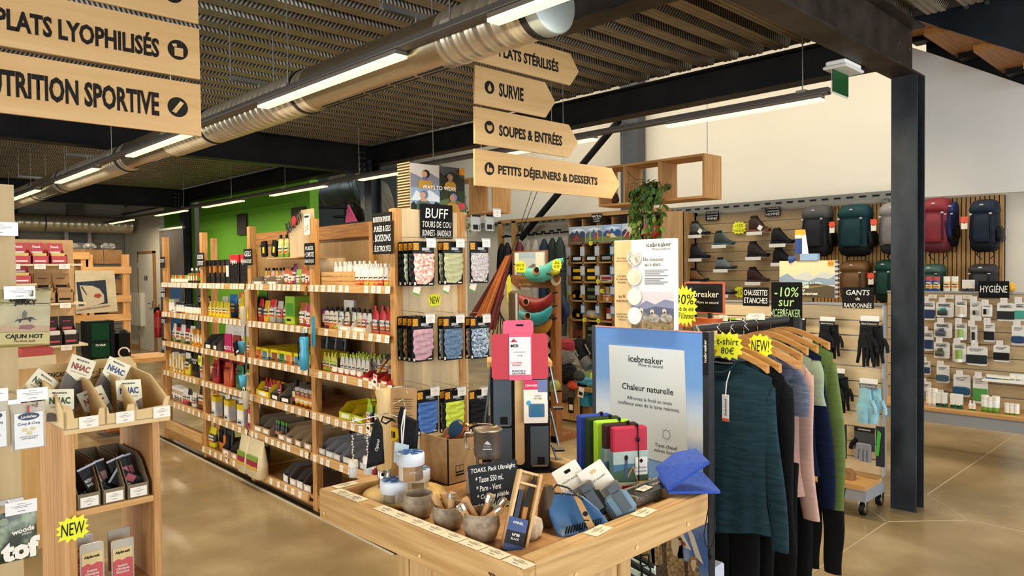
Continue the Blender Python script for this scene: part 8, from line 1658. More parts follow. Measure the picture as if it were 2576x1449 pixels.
# timber slats behind the rucksacks
tp = thing('timber_slat_wall','wall of vertical pine battens behind the hanging rucksacks','batten wall',(XW,0,0))
ts0,ts1 = PX(2525,500,XW).y,yB-.02; n = 46; zt2 = ztw; TB = WOOD('#c79e62','#a97c42','z',.8,band=6)
b = MB(); b.box(.03,.08,ts0,ts1,.3,zt2,M('#241c14',.9)); b.build('backing_board',tp)
sm = MB(); sm.box(-.01,.03,0,(ts1-ts0)/n*.74,.3,zt2,TB); sme = sm.mesh('batten')
for k in range(n): o = bpy.data.objects.new('batten',sme); COL.objects.link(o); o.parent = tp; o.location = (0,ts0+k*(ts1-ts0)/n,0)
def rucksack(label,x0,y0,x1,y1,main,lid,bottom,accent,X=XW-.12,tagc=None,strap='#17181a',side=True):
    xm,ym = (x0+x1)/2,(y0+y1)/2; p0 = PX(x0,ym,X); p1 = PX(x1,ym,X); w_ = p0.y-p1.y; a = PX(xm,y1,X); h_ = PX(xm,y0,X).z-a.z
    t = thing('rucksack',label,'rucksack',(X,(p0.y+p1.y)/2,a.z),-PI/2,'rucksacks hanging on the batten wall'); d_ = .14
    def blob(rows,m,nm,N=18,par=t,e=.55,fz=0.0):
        b = MB(); rs = []
        for j,(z,sx,sy,oy,ox) in enumerate(rows): rs.append([(ox*w_+math.copysign(abs(math.cos(u))**e,math.cos(u))*sx*w_/2*(1+fz*math.sin(5*u+j)),oy*d_+math.copysign(abs(math.sin(u))**e,math.sin(u))*sy*d_*(1+fz*math.sin(7*u+2*j)),z*h_) for u in [2*PI*i/N for i in range(N)]])
        b.rings(rs,m,True,True); return b.build(nm,par)
    mm = NOISE(main,accent,9,.65,.35,.7,bump=.25); ml = NOISE(lid,lid,9,.6,bump=.2); mb_ = NOISE(bottom,bottom,9,.7,bump=.2)
    blob([(.06,.5,.5,0,0),(.1,.78,.85,0,0),(.28,.86,1,0,0),(.6,.82,1,0,0),(.78,.78,.9,0,0),(.84,.72,.75,0,0)],mm,'pack_body',fz=.02)
    blob([(.74,.82,.8,-.12,0),(.80,.86,1.0,-.15,0),(.9,.8,.9,-.05,0),(.97,.66,.6,.1,0),(1.0,.4,.35,.15,0)],ml,'lid',fz=.03)
    blob([(.2,.5,.25,-.95,0),(.26,.6,.32,-.98,0),(.5,.58,.3,-1.0,0),(.68,.5,.22,-.95,0),(.71,.4,.1,-.9,0)],mm,'front_pocket')
    blob([(.0,.4,.4,0,0),(.04,.7,.75,-.05,0),(.16,.8,.95,-.08,0),(.2,.76,.9,0,0)],mb_,'base_compartment',fz=.03)
    if side: blob([(.18,.14,.6,.0,.42),(.24,.2,.8,0,.45),(.4,.18,.8,0,.44),(.48,.1,.5,0,.42)],BLK,'side_pocket')
    b = MB(); sm_ = M(strap,.6)
    for sx in (-.3,.28): b.tube([(sx*w_,-1.05*d_,.76*h_),(sx*w_*1.02,-1.32*d_,.5*h_),(sx*w_,-1.2*d_,.22*h_)],.008,sm_,4,flat=.4)
    b.tube([(-.2*w_,.3*d_,.05*h_),(-.25*w_,.0,-.05*h_),(-.1*w_,0,-.14*h_)],.014,sm_,4,flat=.35); b.tube([(.2*w_,.3*d_,.05*h_),(.27*w_,.0,-.06*h_),(.15*w_,0,-.13*h_)],.014,sm_,4,flat=.35); b.build('strap',t)
    b = MB()
    for sx in (-.3,.28): b.box(sx*w_-.012,sx*w_+.012,-1.3*d_-.006,-1.3*d_+.006,.70*h_,.73*h_,M('#b9b9b4',.4))
    b.build('buckle',t)
    if tagc: b = MB(); b.prism(burst(.09,.09,8,.8,5),0,.002,M(tagc,.6)); b.build('price_flag',t,(-w_*.5,-d_*1.1,h_*.62)); b = MB(); b.prism(rect(-.03,.03,-.1,-.03),0,.002,PAPER); b.build('swing_tag',t,(-w_*.5,-d_*1.1,h_*.62))
    b = MB(); b.prism([(-.02,0),(-.008,.014),(0,.007),(.008,.016),(.024,0)],0,.002,M('#c9ccce',.5)); b.build('emblem',t,(0,-d_*1.17,h_*.88)); return t
for a in (('charcoal grey rucksack with black front, first on the left of the batten wall',2018,516,2100,645,'#1b1c1f','#4f4e4c','#101011','#25262b',None),('dark teal rucksack with grey swing tag, second from left',2106,514,2202,645,'#0e2c30','#143a3c','#050607','#16383c','#e8553a'),('light grey rucksack mostly hidden by the column',2210,508,2300,640,'#6a6762','#86837c','#2a2a2a','#77736c','#e8553a'),
          ('crimson rucksack with white oval loop, right of the column',2316,498,2402,636,'#6a0f1c','#7f1422','#55101a','#84182a',None),('dark navy rucksack at the right end of the batten wall',2436,502,2522,634,'#151c28','#1d2634','#0c0f15','#1c2636','#e8553a'),
          ('brown rucksack below the teal one',2113,655,2196,760,'#5f3c16','#6d481e','#3f2810','#6f4a20',None),('small green rucksack low beside the column',2203,653,2262,760,'#12322a','#163c32','#0c1f1a','#1a4034','#e8553a'),('dark green rucksack under the crimson one',2310,664,2384,750,'#24382f','#3a5a50','#142019','#2c443a',None),('slate grey rucksack under the navy one',2434,664,2518,748,'#2a2829','#3a3839','#161616','#333133',None),('navy blue rucksack behind the crimson one',2385,508,2412,620,'#15204a','#1a2a5c','#0c1020','#18234c',None)):
    rucksack(a[0],*a[1:5],a[5],a[6],a[7],a[8],tagc=a[9],X=XW-(.12 if 'behind' not in a[0] else .06))
b = MB(); q = PX(2345,553,XW-.3)
# ================================================================ CUBBY SHELVES, EQUIPMENT CORNER
XC = 8.9
cb_ = thing('cubby_shelf','large pine cubby shelf with camping mats, stoves and boxes','shelving',(XC,0,0))
PW = WOOD('#a88454','#8a6434','z',1,band=6); PWY = WOOD('#b08c5a','#906a38','y',1,band=6)
ycl,ycr = PX(1431,700,XC).y,PX(1664,590,XC).y; ztop = PX(1433,545,XC).z-.0
zsv = [PX(1480,y,XC).z for y in (612,661,710,758,807,856,900)]
colw = (PX(1434,700,XC).y-PX(1468,700,XC).y)
ncol = int(round((ycl-ycr)/colw)); colw = (ycl-ycr)/ncol
b = MB(); b.box(.33,.35,ycr,ycl,.3,ztop,M('#6f5432',.8)); b.build('back_panel',cb_)
for k in range(ncol+1):
    b = MB(); y = ycl-k*colw; b.box(0,.34,y-.012,y+.012,.3,ztop-.05 if 0 < k < ncol else ztop,PW); b.build('divider',cb_)
for z in zsv: b = MB(); b.box(0,.34,ycr,ycl,z-.012,z+.012,PWY); b.build('shelf_board',cb_)
b = MB(); b.box(-.03,.36,ycr-.02,ycl+.02,ztop-.03,ztop+.03,PWY); b.build('top_beam',cb_)
b = MB(); b.box(-.0,.36,ycr-.36,ycr-.34,.3,ztop-.06,PW); b.box(.3,.36,ycr-.36,ycr,.3,ztop-.06,PW); b.build('side_cabinet_panel',cb_)
b = MB(); b.box(-.01,.02,ycr-.36,ycr,.3,ztop-.04,WOOD('#b89466','#a37e4c','z',.7,band=4)); b.build('side_panel',cb_)
# landscape photos along the top row
for k,(sky,mid,low,fig) in enumerate((('#9fb4cc','#3a4048','#4f4a30','#b0202a'),('#a9b6c4','#4a5f7a','#6a7a3a','#e08a2a'),('#8fb4dc','#2a4f86','#6f7f3a','#b02a3a'),('#b9c2cc','#2f3a4a','#6a6a3a','#a02a2a'))):
    x0,x1 = (1431.5,1473,1517,1564)[k],(1472.5,1516,1563,1610)[k]; a = PX(x0,610,XC-.02); c = PX(x1,610,XC-.02); w_ = a.y-c.y; h_ = PX(1490,567,XC-.02).z-PX(1490,608,XC-.02).z
    t = thing('landscape_photo',['dark moorland photo with red sleeping bag','photo of four hikers by a lake','photo of person in red before blue peaks','photo of red and cream tent under a peak'][k]+', on top of the cubbies','photo',(XC-.02,a.y,zsv[0]+.015),-PI/2,'landscape photos above the cubbies')
    b = MB(); b.prism(rect(0,w_,0,h_),0,.004,M('#d9d9d6',.5)); b.build('print_sheet',t)
    L = [(c_(sky),rect(.01,.99,.02,.98)),(c_('#dfe4ea'),[(.1,.75),(.5,.9),(.95,.78),(.6,.7)]),(c_(mid),[(.01,.2),(.99,.2),(.99,.6),(.8,.72),(.62,.55),(.5,.8),(.38,.58),(.2,.68),(.01,.5)]),(c_(low),[(.01,.02),(.99,.02),(.99,.3),(.5,.34),(.01,.3)])]
    if k == 1: L += [(M(c,.6),[(x+dx,z) for dx,z in ((-.035,.12),(.035,.12),(.035,.6),(-.035,.6))]) for x,c in ((.28,'#b5b03a'),(.42,'#2f5f9a'),(.56,'#b0303a'),(.73,'#e0782a'))]
    elif k == 0: L += [(M(fig,.6),[(.3,.08),(.45,.1),(.58,.42),(.42,.46)])]
    elif k == 2: L += [(M(fig,.6),[(.25,.25),(.38,.25),(.36,.65),(.28,.65)]),(M('#c9b84a',.6),[(.2,.35),(.42,.3),(.4,.45),(.22,.48)]),(M('#d8cdb0',.6),[(.4,.22),(.75,.22),(.6,.45),(.45,.5)])]
    else: L += [(M('#d8ccb0',.6),[(.1,.2),(.4,.75),(.55,.75),(.6,.2)]),(M(fig,.6),[(.15,.2),(.35,.55),(.45,.5),(.42,.2)])]
    art(t,L,sx=w_,sz=h_,step=-.0006)
b = MB(); b.ball((0,0,.12),.17,M('#b0262a',.5),14,8,(.8,1,.7)); q = PX(1640,610,XC+.1); tag(b.build('stuff_sack',None,(XC+.1,q.y,zsv[0]+.012)),'red stuff sack at the right end of the top cubby row','sack')
YB_ = M('#e0b020',.5)
cub = [(0,0,'black',1),(0,1,'black',1),(0,2,'dark',1),(1,0,'yellow',2),(1,1,'yellow',2),(1,2,'grey',1),(2,0,'bag',2),(2,1,'blacks',2),(2,2,'orange',4),(3,0,'bagblack',1),(3,1,'greyroll',1),(3,2,'redbottle',1),(4,0,'discs',2),(4,1,'blacks',2),(5,0,'box',1),(5,1,'box',1)]
for r,c,kd_,n_ in cub:
    y0 = ycl-(c+.5)*colw; zz = zsv[r+1]+.012
    for q_ in range(n_):
        lbp = f"row {['one', 'two', 'three', 'four', 'five', 'six'][r]}, column {['one', 'two', 'three'][c]} of the cubbies"+('' if n_ == 1 else f", {['first', 'second', 'third', 'fourth'][q_]} of its cell")
        if kd_ in ('black','yellow','blacks','dark','grey'):
            pr = P_box(.22,.11,M('#131314',.5),.2,M({'black': '#c9ccce','yellow': '#e0b020','blacks': '#4a5a3a','dark': '#8a8f90','grey': '#4a4a4a'}[kd_],.5)) if kd_ != 'grey' else P_box(.25,.1,M('#b5b3b0',.5),.2,M('#8a2a2a',.5))
            make(pr,'camping_mat_box',f"{'black' if kd_ != 'grey' else 'grey'} mat box in {lbp}",'box',(XC+.12,y0-.01,zz+q_*.115),-PI/2,'boxed camping mats in the cubbies')
        elif kd_ in ('bag','bagblack','greyroll'):
            b = MB(); m_ = BLK if kd_ != 'greyroll' else M('#a8a49c',.6)
            b.tube([(0,(-.13 if kd_ != 'bag' else -.05),.07),(0,(.13 if kd_ != 'bag' else .05),.09)],.07,m_,12); b.prism(rect(-.03,.03,.04,.09),-.001,0,YB_,T=Matrix.Translation((-.075,0,0)) @ Matrix.Rotation(-PI/2,4,'Z'))
            tag(b.build('stuff_sack',None,(XC+.12,y0+(.08-.15*q_ if n_ > 1 else 0),zz)),f"{'black' if kd_ != 'greyroll' else 'grey'} stuff sack in {lbp}",'sack','stuff sacks in the cubbies')
        elif kd_ == 'orange': make(P_bag(.06,.22,pk([['#d88a2a','#c9802a'],['#e8e4da','#c9c4b8']][q_ % 2]),.03),'repair_pack',f"slim {['orange', 'white'][q_ % 2]} pack in {lbp}",'pack',(XC+.1,y0+.1-q_*.065,zz),-PI/2,'slim packs in the cubbies')
        elif kd_ == 'redbottle': make(P_jar(.06,.2,M('#a8202a',.4),M('#a8202a',.4),PAPER),'fuel_bottle',f"red bottle with white label in {lbp}",'bottle',(XC+.12,y0,zz),-PI/2)
        elif kd_ == 'discs':
            b = MB(); b.cyl(.07,0,.02,M('#6a3420',.6),20,T=Matrix.Translation((-.05,0,.075)) @ Matrix.Rotation(PI/2,4,'Y')); b.box(-.03,.1,-.08,.08,0,.1,BLK); tag(b.build('stove_kit',None,(XC+.12,y0+.07-.14*q_,zz)),f"dark stove kit in {lbp}",'stove kit','dark stove kits in the cubbies')
        elif kd_ == 'box': make(P_box(.27,.19,M('#3a3a36',.7),.3,M('#b9b7b0',.6)),'storage_box',f"dark storage box in {lbp}",'box',(XC+.16,y0,zz),-PI/2,'dark storage boxes in the cubbies')
for r in range(4):
    for c in range(4):
        y = ycl-c*colw; z = zsv[r]
        b = MB(); b.prism(rect(-.045,.045,-.2,-.05),0,.004,M('#2f6a96' if (r > 2 or c == 3) else '#a9adb2',.5)); b.prism(rect(-.035,.035,-.18,-.07),-.001,0,M('#b9bec4',.5)); b.build('info_label',cb_,(-.01,y,z),rot=(0,0,-PI/2))
for k,(x,y) in enumerate(((1486,612),(1504,708),(1428,737),(1514,732),(1470,805),(1505,807))): q = PX(x,y,XC-.03); star(f"tiny yellow starburst on the cubby shelf, {ORD[k]} counting from the top",['-20%'],.085,.075,(XC-.03,q.y,q.z),-PI/2,50+k,9)
chx('small black sign reading MATELAS on top of the cubby shelf',['MATELAS','Autogonflants','& gonflables'],1488,538,1515,560,XC-.05,heights=[.4,.25,.25])
# sleeping bags on a rail left of the cubbies
rl = thing('sleeping_bag_rail','pine framed rail with hanging sleeping bags left of the cubbies','rail',(XC,0,0)); b = MB(); za = PX(1300,585,XC).z
b.tube([(0,ycl,PX(1425,583,XC).z),(0,PX(1255,597,XC).y,PX(1255,597,XC).z)],.014,BLK,8); b.build('bar',rl); b = MB(); b.box(-.02,.05,ycl+.03,ycl+1.65,ztop-.03,ztop+.03,PWY); b.build('top_beam',rl); b = MB(); b.box(-.02,.05,ycl+1.55,ycl+1.65,.3,ztop,PW); b.box(-.02,.05,ycl+1.2,ycl+1.3,.3,ztop,PW); b.build('post',rl)
for k,(x,c) in enumerate(((1262,'#101012'),(1277,'#17181b'),(1309,'#5a1220'),(1332,'#8a847a'),(1352,'#a09a8e'),(1374,'#1f2f3f'),(1396,'#1f2a24'),(1416,'#2a3330'))):
    q = PX(x,600,XC-.02*k); t = thing('sleeping_bag',f"{['black', 'black', 'dark red', 'grey', 'light grey', 'dark blue', 'dark green', 'slate green'][k]} sleeping bag hanging on the rail, {ORD[k]} from left",'sleeping bag',(XC-.03*k,q.y,0),0,'sleeping bags on the rail')
    b = MB(); zt_ = PX(x,612-2*k,XC).z; rs = []
    for j in range(12):
        v = j/11; r = .105*(.25+.75*min(1,v*6)**.5)*(1+.06*math.sin(j*2.2)); rs.append([(r*.8*math.cos(u),r*math.sin(u),zt_-v*(zt_-.55)) for u in [2*PI*i/14 for i in range(14)]])
    b.rings(rs,NOISE(c,c,12,.55,bump=.5),True,True); b.build('bag_body',t); b = MB(); b.tube([(0,0,zt_),(0,0,zt_+.05),(0,.03,zt_+.13)],.006,STEEL,5); b.box(-.01,.01,-.02,.06,zt_+.1,zt_+.13,BLK); b.build('hanger',t)
# ================================================================ BENCH with green turf, boxes and bags
XB0 = 5.75; zt3 = PX(1480,960,6.1).z
bn = thing('display_bench','pine display bench with green turf top behind the hammock stand','bench',(0,0,0)); yb0,yb1 = 4.5,5.9
b = MB(); b.box(XB0,6.6,yb0-.02,yb1,zt3-.04,zt3,PWY); b.build('top_board',bn); b = MB(); b.box(XB0+.05,6.55,yb0,yb1-.02,zt3,zt3+.02,NOISE('#3f5a20','#64853a',160,.95,bump=1.0)); b.build('turf',bn)
for k in range(6): b = MB(); b.box(XB0+.02,XB0+.04,4.98+.13*k,4.98+.128+.13*k,0.02,zt3-.04,WOOD('#c99f66','#b0844a','z',1,band=6)); b.build('front_plank',bn)
b = MB(); b.box(XB0+.04,6.5,4.5,4.53,0,zt3-.04,PW); b.box(6.4,6.5,4.5,5.9,0,zt3-.04,M('#5f4626',.8)); b.build('side_panel',bn)
for k,(y0_,dz_) in enumerate(((1040,0),(1002,.13))):
    q = PX(1466,1045,5.95); b = MB(); b.box(-.1,.25,-.17,.17,0,.12,M('#2f8ba6',.5),bev=.004); b.box(-.102,-.1,.05,.14,.02,.08,M('#d8dcdc',.5)); o = b.build('shoe_box',None,(5.9,q.y-.02,.18+.125*k)); tag(o,f"turquoise shoe box, {['lower', 'upper'][k]} of the pair under the bench",'shoe box','turquoise shoe boxes'); lettering('SCARPA',o,INK,0,0,w=.1,loc=(-.103,.02-.05,.1),face=Matrix.Rotation(-PI/2,4,'Z') @ Matrix.Rotation(PI/2,4,'X'),bold=.02)
b = MB(); b.box(5.85,6.4,4.55,5.0,.05,.18,PW); b.build('inner_shelf',bn)
for k,(x,y,L_,c1,an) in enumerate(((1450,905,.38,'#111214',.75),(1480,900,.34,'#141517',.7))):
    q = PX(x,y,6.0); b = MB(); b.tube([(-.0,.0,.2),(0,-.06,.12),(0,-.15,0)],.075,NOISE(c1,c1,20,.7,bump=.2),14); b.tube([(0,-.13,.02),(0,-.2,-.06)],.08,M('#6d6e6e',.7),14); t = b.build('snowshoe_bag',None,q); tag(t,f"black cylindrical bag with grey bottom leaning on the turf, {['left', 'right'][k]}",'bag','black cylinder bags on turf'); lettering('Forclaz'.replace('Forclaz','Helinox'),t,W_,0,0,w=.12,loc=(-.078,-.06,.1),face=Matrix.Rotation(-PI/2,4,'Z') @ Matrix.Rotation(PI/2,4,'X') @ Matrix.Rotation(-.9,4,'Z'))
for k,(x,y,r,c,lb) in enumerate(((1425,870,.1,'#8f2030','red crumpled bag'),(1418,895,.13,'#6f6c68','grey cloth bag'),(1420,935,.14,'#151618','black soft bag'),(1455,945,.07,'#3a3c3e','small dark grey camera pouch'),(1420,990,.12,'#4a3c30','brown canvas bag hanging low'),(1440,968,.06,'#c9482a','orange pouch'))):
    q = PX(x,y,5.72); b = MB(); b.ball((0,0,0),r,NOISE(c,c,9,.75,bump=.4),14,9,(.6,1.1,.8),jit=.22,seed=k); tag(b.build('soft_bag',None,q),lb+' in the heap at the left end of the turf bench','bag',None)
for k,(x,y,h_) in enumerate(((1436,1000,.16),(1463,975,.1))): q = PX(x,y,5.6); b = MB(); b.prism(rect(-.035,.035,-h_,0),0,.003,[BLK,W_][k]); b.prism(rect(-.025,.025,-h_*.8,-h_*.45),-.001,0,[W_,INK][k]); tag(b.build('swing_tag',None,q,rot=(0,.2*k,-PI/2)),['black tag with white triangle label','tilted white tag'][k]+' hanging from the heap of bags','tag')
q = PX(1500,945,5.9); star('tiny yellow starburst on the bag at the right end of turf',['-20%'],.09,.08,(5.75,PX(1493,945,5.75).y,PX(1493,945,5.75).z),-PI/2,61,9)
# ================================================================ HAMMOCK STAND
XS_ = 5.0; HM_ = WOOD('#8f5a2a','#6f4018','z',1,band=6)
hs = thing('hammock_stand','brown wooden display stand with hanging crescent hammock bags','display stand',(XS_,0,0)); ysr,ysl = PX(1396,800,XS_).y,PX(1285,800,XS_).y; zb1,zt1 = 0,PX(1340,697,XS_).z
b = MB(); b.box(-.03,.05,ysr-.035,ysr+.035,0,zt1,HM_); b.build('post',hs); b = MB(); b.box(-.03,.05,ysl-.035,ysl+.035,0,zt1,HM_); b.build('post',hs)
b = MB(); b.box(-.02,.03,ysr,ysl,zt1-.1,zt1-.0,WOOD('#8f5a2a','#6f4018','y',1,band=6)); b.box(-.0,.05,ysr,ysl,zt1-.0,zt1+.02,HM_); b.build('header_rail',hs); b = MB(); b.box(-.03,.3,ysr-.03,ysl+.03,.0,.06,HM_); b.build('base',hs)
lettering('IN UTOPIA',hs,M('#d8c4a0',.7),0,0,w=.16,loc=(-.021,ysl-.22,zt1-.07),face=Matrix.Rotation(-PI/2,4,'Z') @ Matrix.Rotation(PI/2,4,'X'))
b = MB()
for k in range(10): b.add([(-.035,ysr+.035,zt1-.15-k*.11),(-.035,ysr+.075,zt1-.19-k*.11),(-.035,ysr+.035,zt1-.23-k*.11),(-.01,ysr+.035,zt1-.15-k*.11),(-.01,ysr+.075,zt1-.19-k*.11),(-.01,ysr+.035,zt1-.23-k*.11)],[(0,1,2),(3,5,4),(0,3,4,1),(1,4,5,2)],BLK)
b.build('notched_strip',hs)
MN = M('#d8ccb8',.6)
def crescent(label,pts,r,c1,c2,X,emb=None):
    w3 = [PX(x,y,X) for x,y in pts]; t = thing('hammock_bag',label,'hammock bag',w3[len(w3)//2],0,'crescent hammock bags'); o_ = t.location; rs = []; n = len(w3); fine = []
    for i in range(n-1):
        for j in range(4):
            u = j/4; p0,p1,p2,p3 = w3[max(i-1,0)],w3[i],w3[i+1],w3[min(i+2,n-1)]
            fine.append(.5*((2*p1)+(p2-p0)*u+(2*p0-5*p1+4*p2-p3)*u*u+(3*p1-p0-3*p2+p3)*u**3))
    fine.append(w3[-1]); L_ = len(fine); b = MB(); m_ = NOISE(c1,c2,8,.5,.35,.7,bump=.4)
    for i,p in enumerate(fine):
        d = (fine[min(i+1,L_-1)]-fine[max(i-1,0)]).normalized(); e1 = Vector((-1,0,0)); e2 = d.cross(e1).normalized(); q = r*(math.sin(PI*min(max(i/(L_-1),.03),.97))**.75)*(1+.04*math.sin(i*2.7))
        rs.append([p-o_+e1*q*.7*math.cos(u)+e2*q*math.sin(u) for u in [2*PI*k/14 for k in range(14)]])
    b.rings(rs,m_,True,True); b.build('bag_body',t)
    if emb:
        q = PX(*emb,X)-o_; b = MB(); T = Matrix.Translation(q+Vector((-r*.74,0,0))) @ Matrix.Rotation(-PI/2,4,'Z')
        b.prism(circ(0,0,.042,22,.036),-.004,0,MN,T=T); b.prism(circ(0,0,.038,22,.032),-.006,-.004,M('#c9602a',.6),T=T); b.prism(circ(.01,.008,.03,20,.026),-.008,-.006,M('#151210',.6),T=T); b.build('moon_emblem',t)
    b = MB(); b.tube([w3[-1]-o_,w3[-1]-o_+Vector((0,-.06,.01))],.008,BLK,5); b.tube([w3[0]-o_,w3[0]-o_+Vector((0,.05,.02))],.006,BLK,5); b.build('cord',t)
crescent('large light turquoise crescent hammock bag on top of the stand',[(1300,668),(1325,686),(1350,692),(1375,685),(1400,665),(1418,652)],.075,'#3f9a94','#54b3aa',4.9,(1360,681))
crescent('red crescent hammock bag with moon emblem, upper rung',[(1300,742),(1320,760),(1345,770),(1370,764),(1390,738)],.075,'#6f1016','#8c1a20',4.88,(1333,760))
crescent('turquoise crescent hammock bag below the red one',[(1303,782),(1320,796),(1345,802),(1370,794),(1389,771)],.068,'#1f7f8c','#2a96a2',4.87,(1337,795))
crescent('ochre crescent hammock bag at the lower right rung',[(1330,836),(1352,832),(1372,822),(1388,803)],.06,'#8a5a1c','#a06e2a',4.9,None)
crescent('dark green crescent hammock bag between turquoise and ochre',[(1312,812),(1335,822),(1360,822),(1382,806)],.05,'#24301a','#33401f',4.93,None)
crescent('small green and yellow hammock bag low behind the tower',[(1385,960),(1394,972),(1400,985)],.07,'#2f5a2a','#b0a03a',4.85,None)
crescent('navy blue hammock bag hanging right of the stand post',[(1406,740),(1416,765),(1418,790),(1408,815)],.07,'#141c30','#1c2740',5.3,None)
crescent('black and yellow rolled hammock kit on the stand top',[(1380,690),(1395,684),(1410,682)],.03,'#1f2018','#c9c83a',4.86,None)
a = PX(1291,632,5.06); c = PX(1376,696,5.06); t = thing('framed_poster','brown framed poster of snowy mountains above the hammock stand','poster',(5.06,a.y,c.z),-PI/2); w_,h_ = a.y-c.y,a.z-c.z
b = MB(); b.prism(rect(0,w_,0,h_),0,.02,HM_); b.build('frame',t); L = [(c_('#9fb2c2'),rect(.04,.96,.04,.95)),(c_('#b9bfc4'),[(.04,.1),(.96,.1),(.96,.55),(.75,.6),(.6,.72),(.45,.68),(.3,.72),(.04,.6)]),(c_('#6a6c70'),[(.1,.1),(.96,.1),(.9,.4),(.6,.5),(.4,.3),(.2,.45)]),(W_,rect(.06,.18,.45,.92)),(M('#dcd8ca',.5),rect(.68,.92,.1,.92))]; art(t,L,sx=w_,sz=h_,step=-.0005)
q = PX(1313,672,4.8); star('yellow starburst at the left end of the turquoise hammock bag',['HAMAC XXL','2+ pers.'],.16,.12,(4.78,q.y,q.z),-PI/2,71,16)
q = PX(1404,666,4.8); star('yellow starburst reading -30% at the right end of the hammock bag',['-30%','42,95'],.13,.11,(4.78,q.y,q.z),-PI/2,72,12)
q = PX(1281,730,4.7); star('narrow yellow spiky sign seen edge-on at the stand\'s left post',['-30%'],.26,.3,(4.7,q.y,q.z),math.radians(56),73,14)
q = PX(1292,760,4.6); b = MB(); b.box(-.03,.03,-.07,.07,-.32,.1,M('#7a6a58',.15,.4),bev=.02); tag(b.build('metal_panel',None,q,rz=-.4),'brownish glossy packaged panel standing by the hammock stand\'s left post','package')
b = MB(); b.prism(circ(0,0,.06,24),0,.004,M('#cfc3ac',.6)); b.prism(circ(.018,.012,.042,24),-.001,.0,HM_); q = PX(1382,703,4.85); tag(b.build('moon_cutout',None,(4.93,q.y,q.z),rz=-PI/2),'cream moon-shaped cut-out on the hammock stand header','cut-out')
# draped red and orange hammock
def drape(label,tl,tr,bl,br,X0,X1,m,nm='hammock'):
    b = MB(); A,B_,C_,D_ = PX(*tl,X0),PX(*tr,X0),PX(*bl,X1),PX(*br,X1); rs = []
    for j in range(15):
        v = j/14; l = A.lerp(C_,v); r = B_.lerp(D_,v); rs.append([l.lerp(r,i/20)+Vector((-.03*math.sin(i*1.9)*(.4+v),0,-.02*math.sin(v*PI)*math.sin(i*.6))) for i in range(21)])
    b.rings(rs,m,True,False,wrap=False); return tag(b.build(nm),label,'hammock')
drape('dark red draped hammock fabric hanging diagonally behind the end panel',(1274,642),(1288,640),(1165,825),(1242,830),4.3,4.0,NOISE('#4f0c10','#7a1418',6,.6,bump=.2))
drape('orange central strip of draped hammock lying over the red fabric',(1273,644),(1282,643),(1190,822),(1216,828),4.26,3.94,NOISE('#a85a1a','#c4702a',6,.6,bump=.2),'hammock_strip')
b = MB(); A = [PX(1150,860,4.9),PX(1260,700,4.9),PX(1290,730,4.9),PX(1290,860,4.9)]; b.rings([A,[p+Vector((.25,.0,0)) for p in A]],NOISE('#a89a80','#b9ac92',4,.8),False,True); tag(b.build('tent_wall'),'beige tent canvas behind the red hammock','tent')
b = MB()
for k in range(7): b.tube([PX(1268-k*4,742+k*4,4.85),PX(1225+k*12,850,4.85)],.006,BLK,4)
tag(b.build('tent_lines'),'dark seams of the tent canvas fanning down','tent seams'); bpy.data.objects['tent_lines']['kind'] = 'stuff'
for k in range(2): b = MB(); b.tube([PX(1338+k*14,480,5.2),PX(1285+k*6,640,5.2)],.004,BLK,4); tag(b.build('cable'),f"slanting black cord above the hammock stand, {['left', 'right'][k]}",'cable')
# ================================================================ HANGING WOODEN BOX SHELVES
XBX = 6.0; DPT = .3; BXW = WOOD('#c79556','#a8743a','y',.9,band=5); BXZ = WOOD('#c99a60','#ab7a40','z',.9,band=5)
def boxshelf(label,yr_,yl_,z0,z1,divs,back=0):
    t = thing('hanging_box_shelf',label,'hanging shelf',(XBX,0,0),0,'hanging pine box shelves'); th = .022
    b = MB(); b.box(0,DPT,yr_,yl_,z0,z0+th,BXW); b.build('bottom_board',t); b = MB(); b.box(0,DPT,yr_,yl_,z1-th,z1,BXW); b.build('top_board',t)
    for y in (yr_,yl_-th): b = MB(); b.box(0,DPT,y,y+th,z0+th,z1-th,BXZ); b.build('side_board',t)
    for y in divs: b = MB(); b.box(0,DPT,y,y+th,z0+th,z1-th,BXZ); b.build('divider',t)
    for y in (yr_+.06,yl_-.2): b = MB(); b.cyl(.003,z1,3.17 if y > 0 else 3,STEEL,5,c=(.15,y)); b.build('cable',t)
    return t
a = PX(1772,385,XBX); c = PX(1505,415,XBX); e_ = PX(1772,497,XBX)
boxshelf('right hanging pine box shelf holding the trailing plant and pine cone',a.y,c.y,e_.z,a.z,[PX(1660,440,XBX).y,PX(1572,440,XBX).y])
a2 = PX(1232,470,XBX); c2 = PX(1010,470,XBX)
boxshelf('left hanging pine box shelf behind the lowest arrow sign',PX(1240,500,XBX).y,PX(1000,500,XBX).y,PX(1225,535,XBX).z,PX(1225,440,XBX).z,[PX(1183,500,XBX).y])
q = PX(1548,505,XBX+.08); cn = thing('pine_cone','brown open pine cone standing in the left cell of the right box shelf','pine cone',(XBX+.08,q.y,e_.z+.022))
b = MB(); b.lathe([(0,0),(.03,.01),(.04,.04),(.03,.08),(0,.1)],M('#3a2718',.9),12); b.build('core',cn); PCm = MB(); PCm.add([(0,-.006,0),(.028,-.011,.008),(.034,0,.012),(.028,.011,.008),(0,.006,0),(.02,0,-.003)],[(0,1,2,3,4),(0,5,1),(1,5,2),(2,5,3),(3,5,4)],M('#5a3c24',.9)); pm = PCm.mesh('scale')
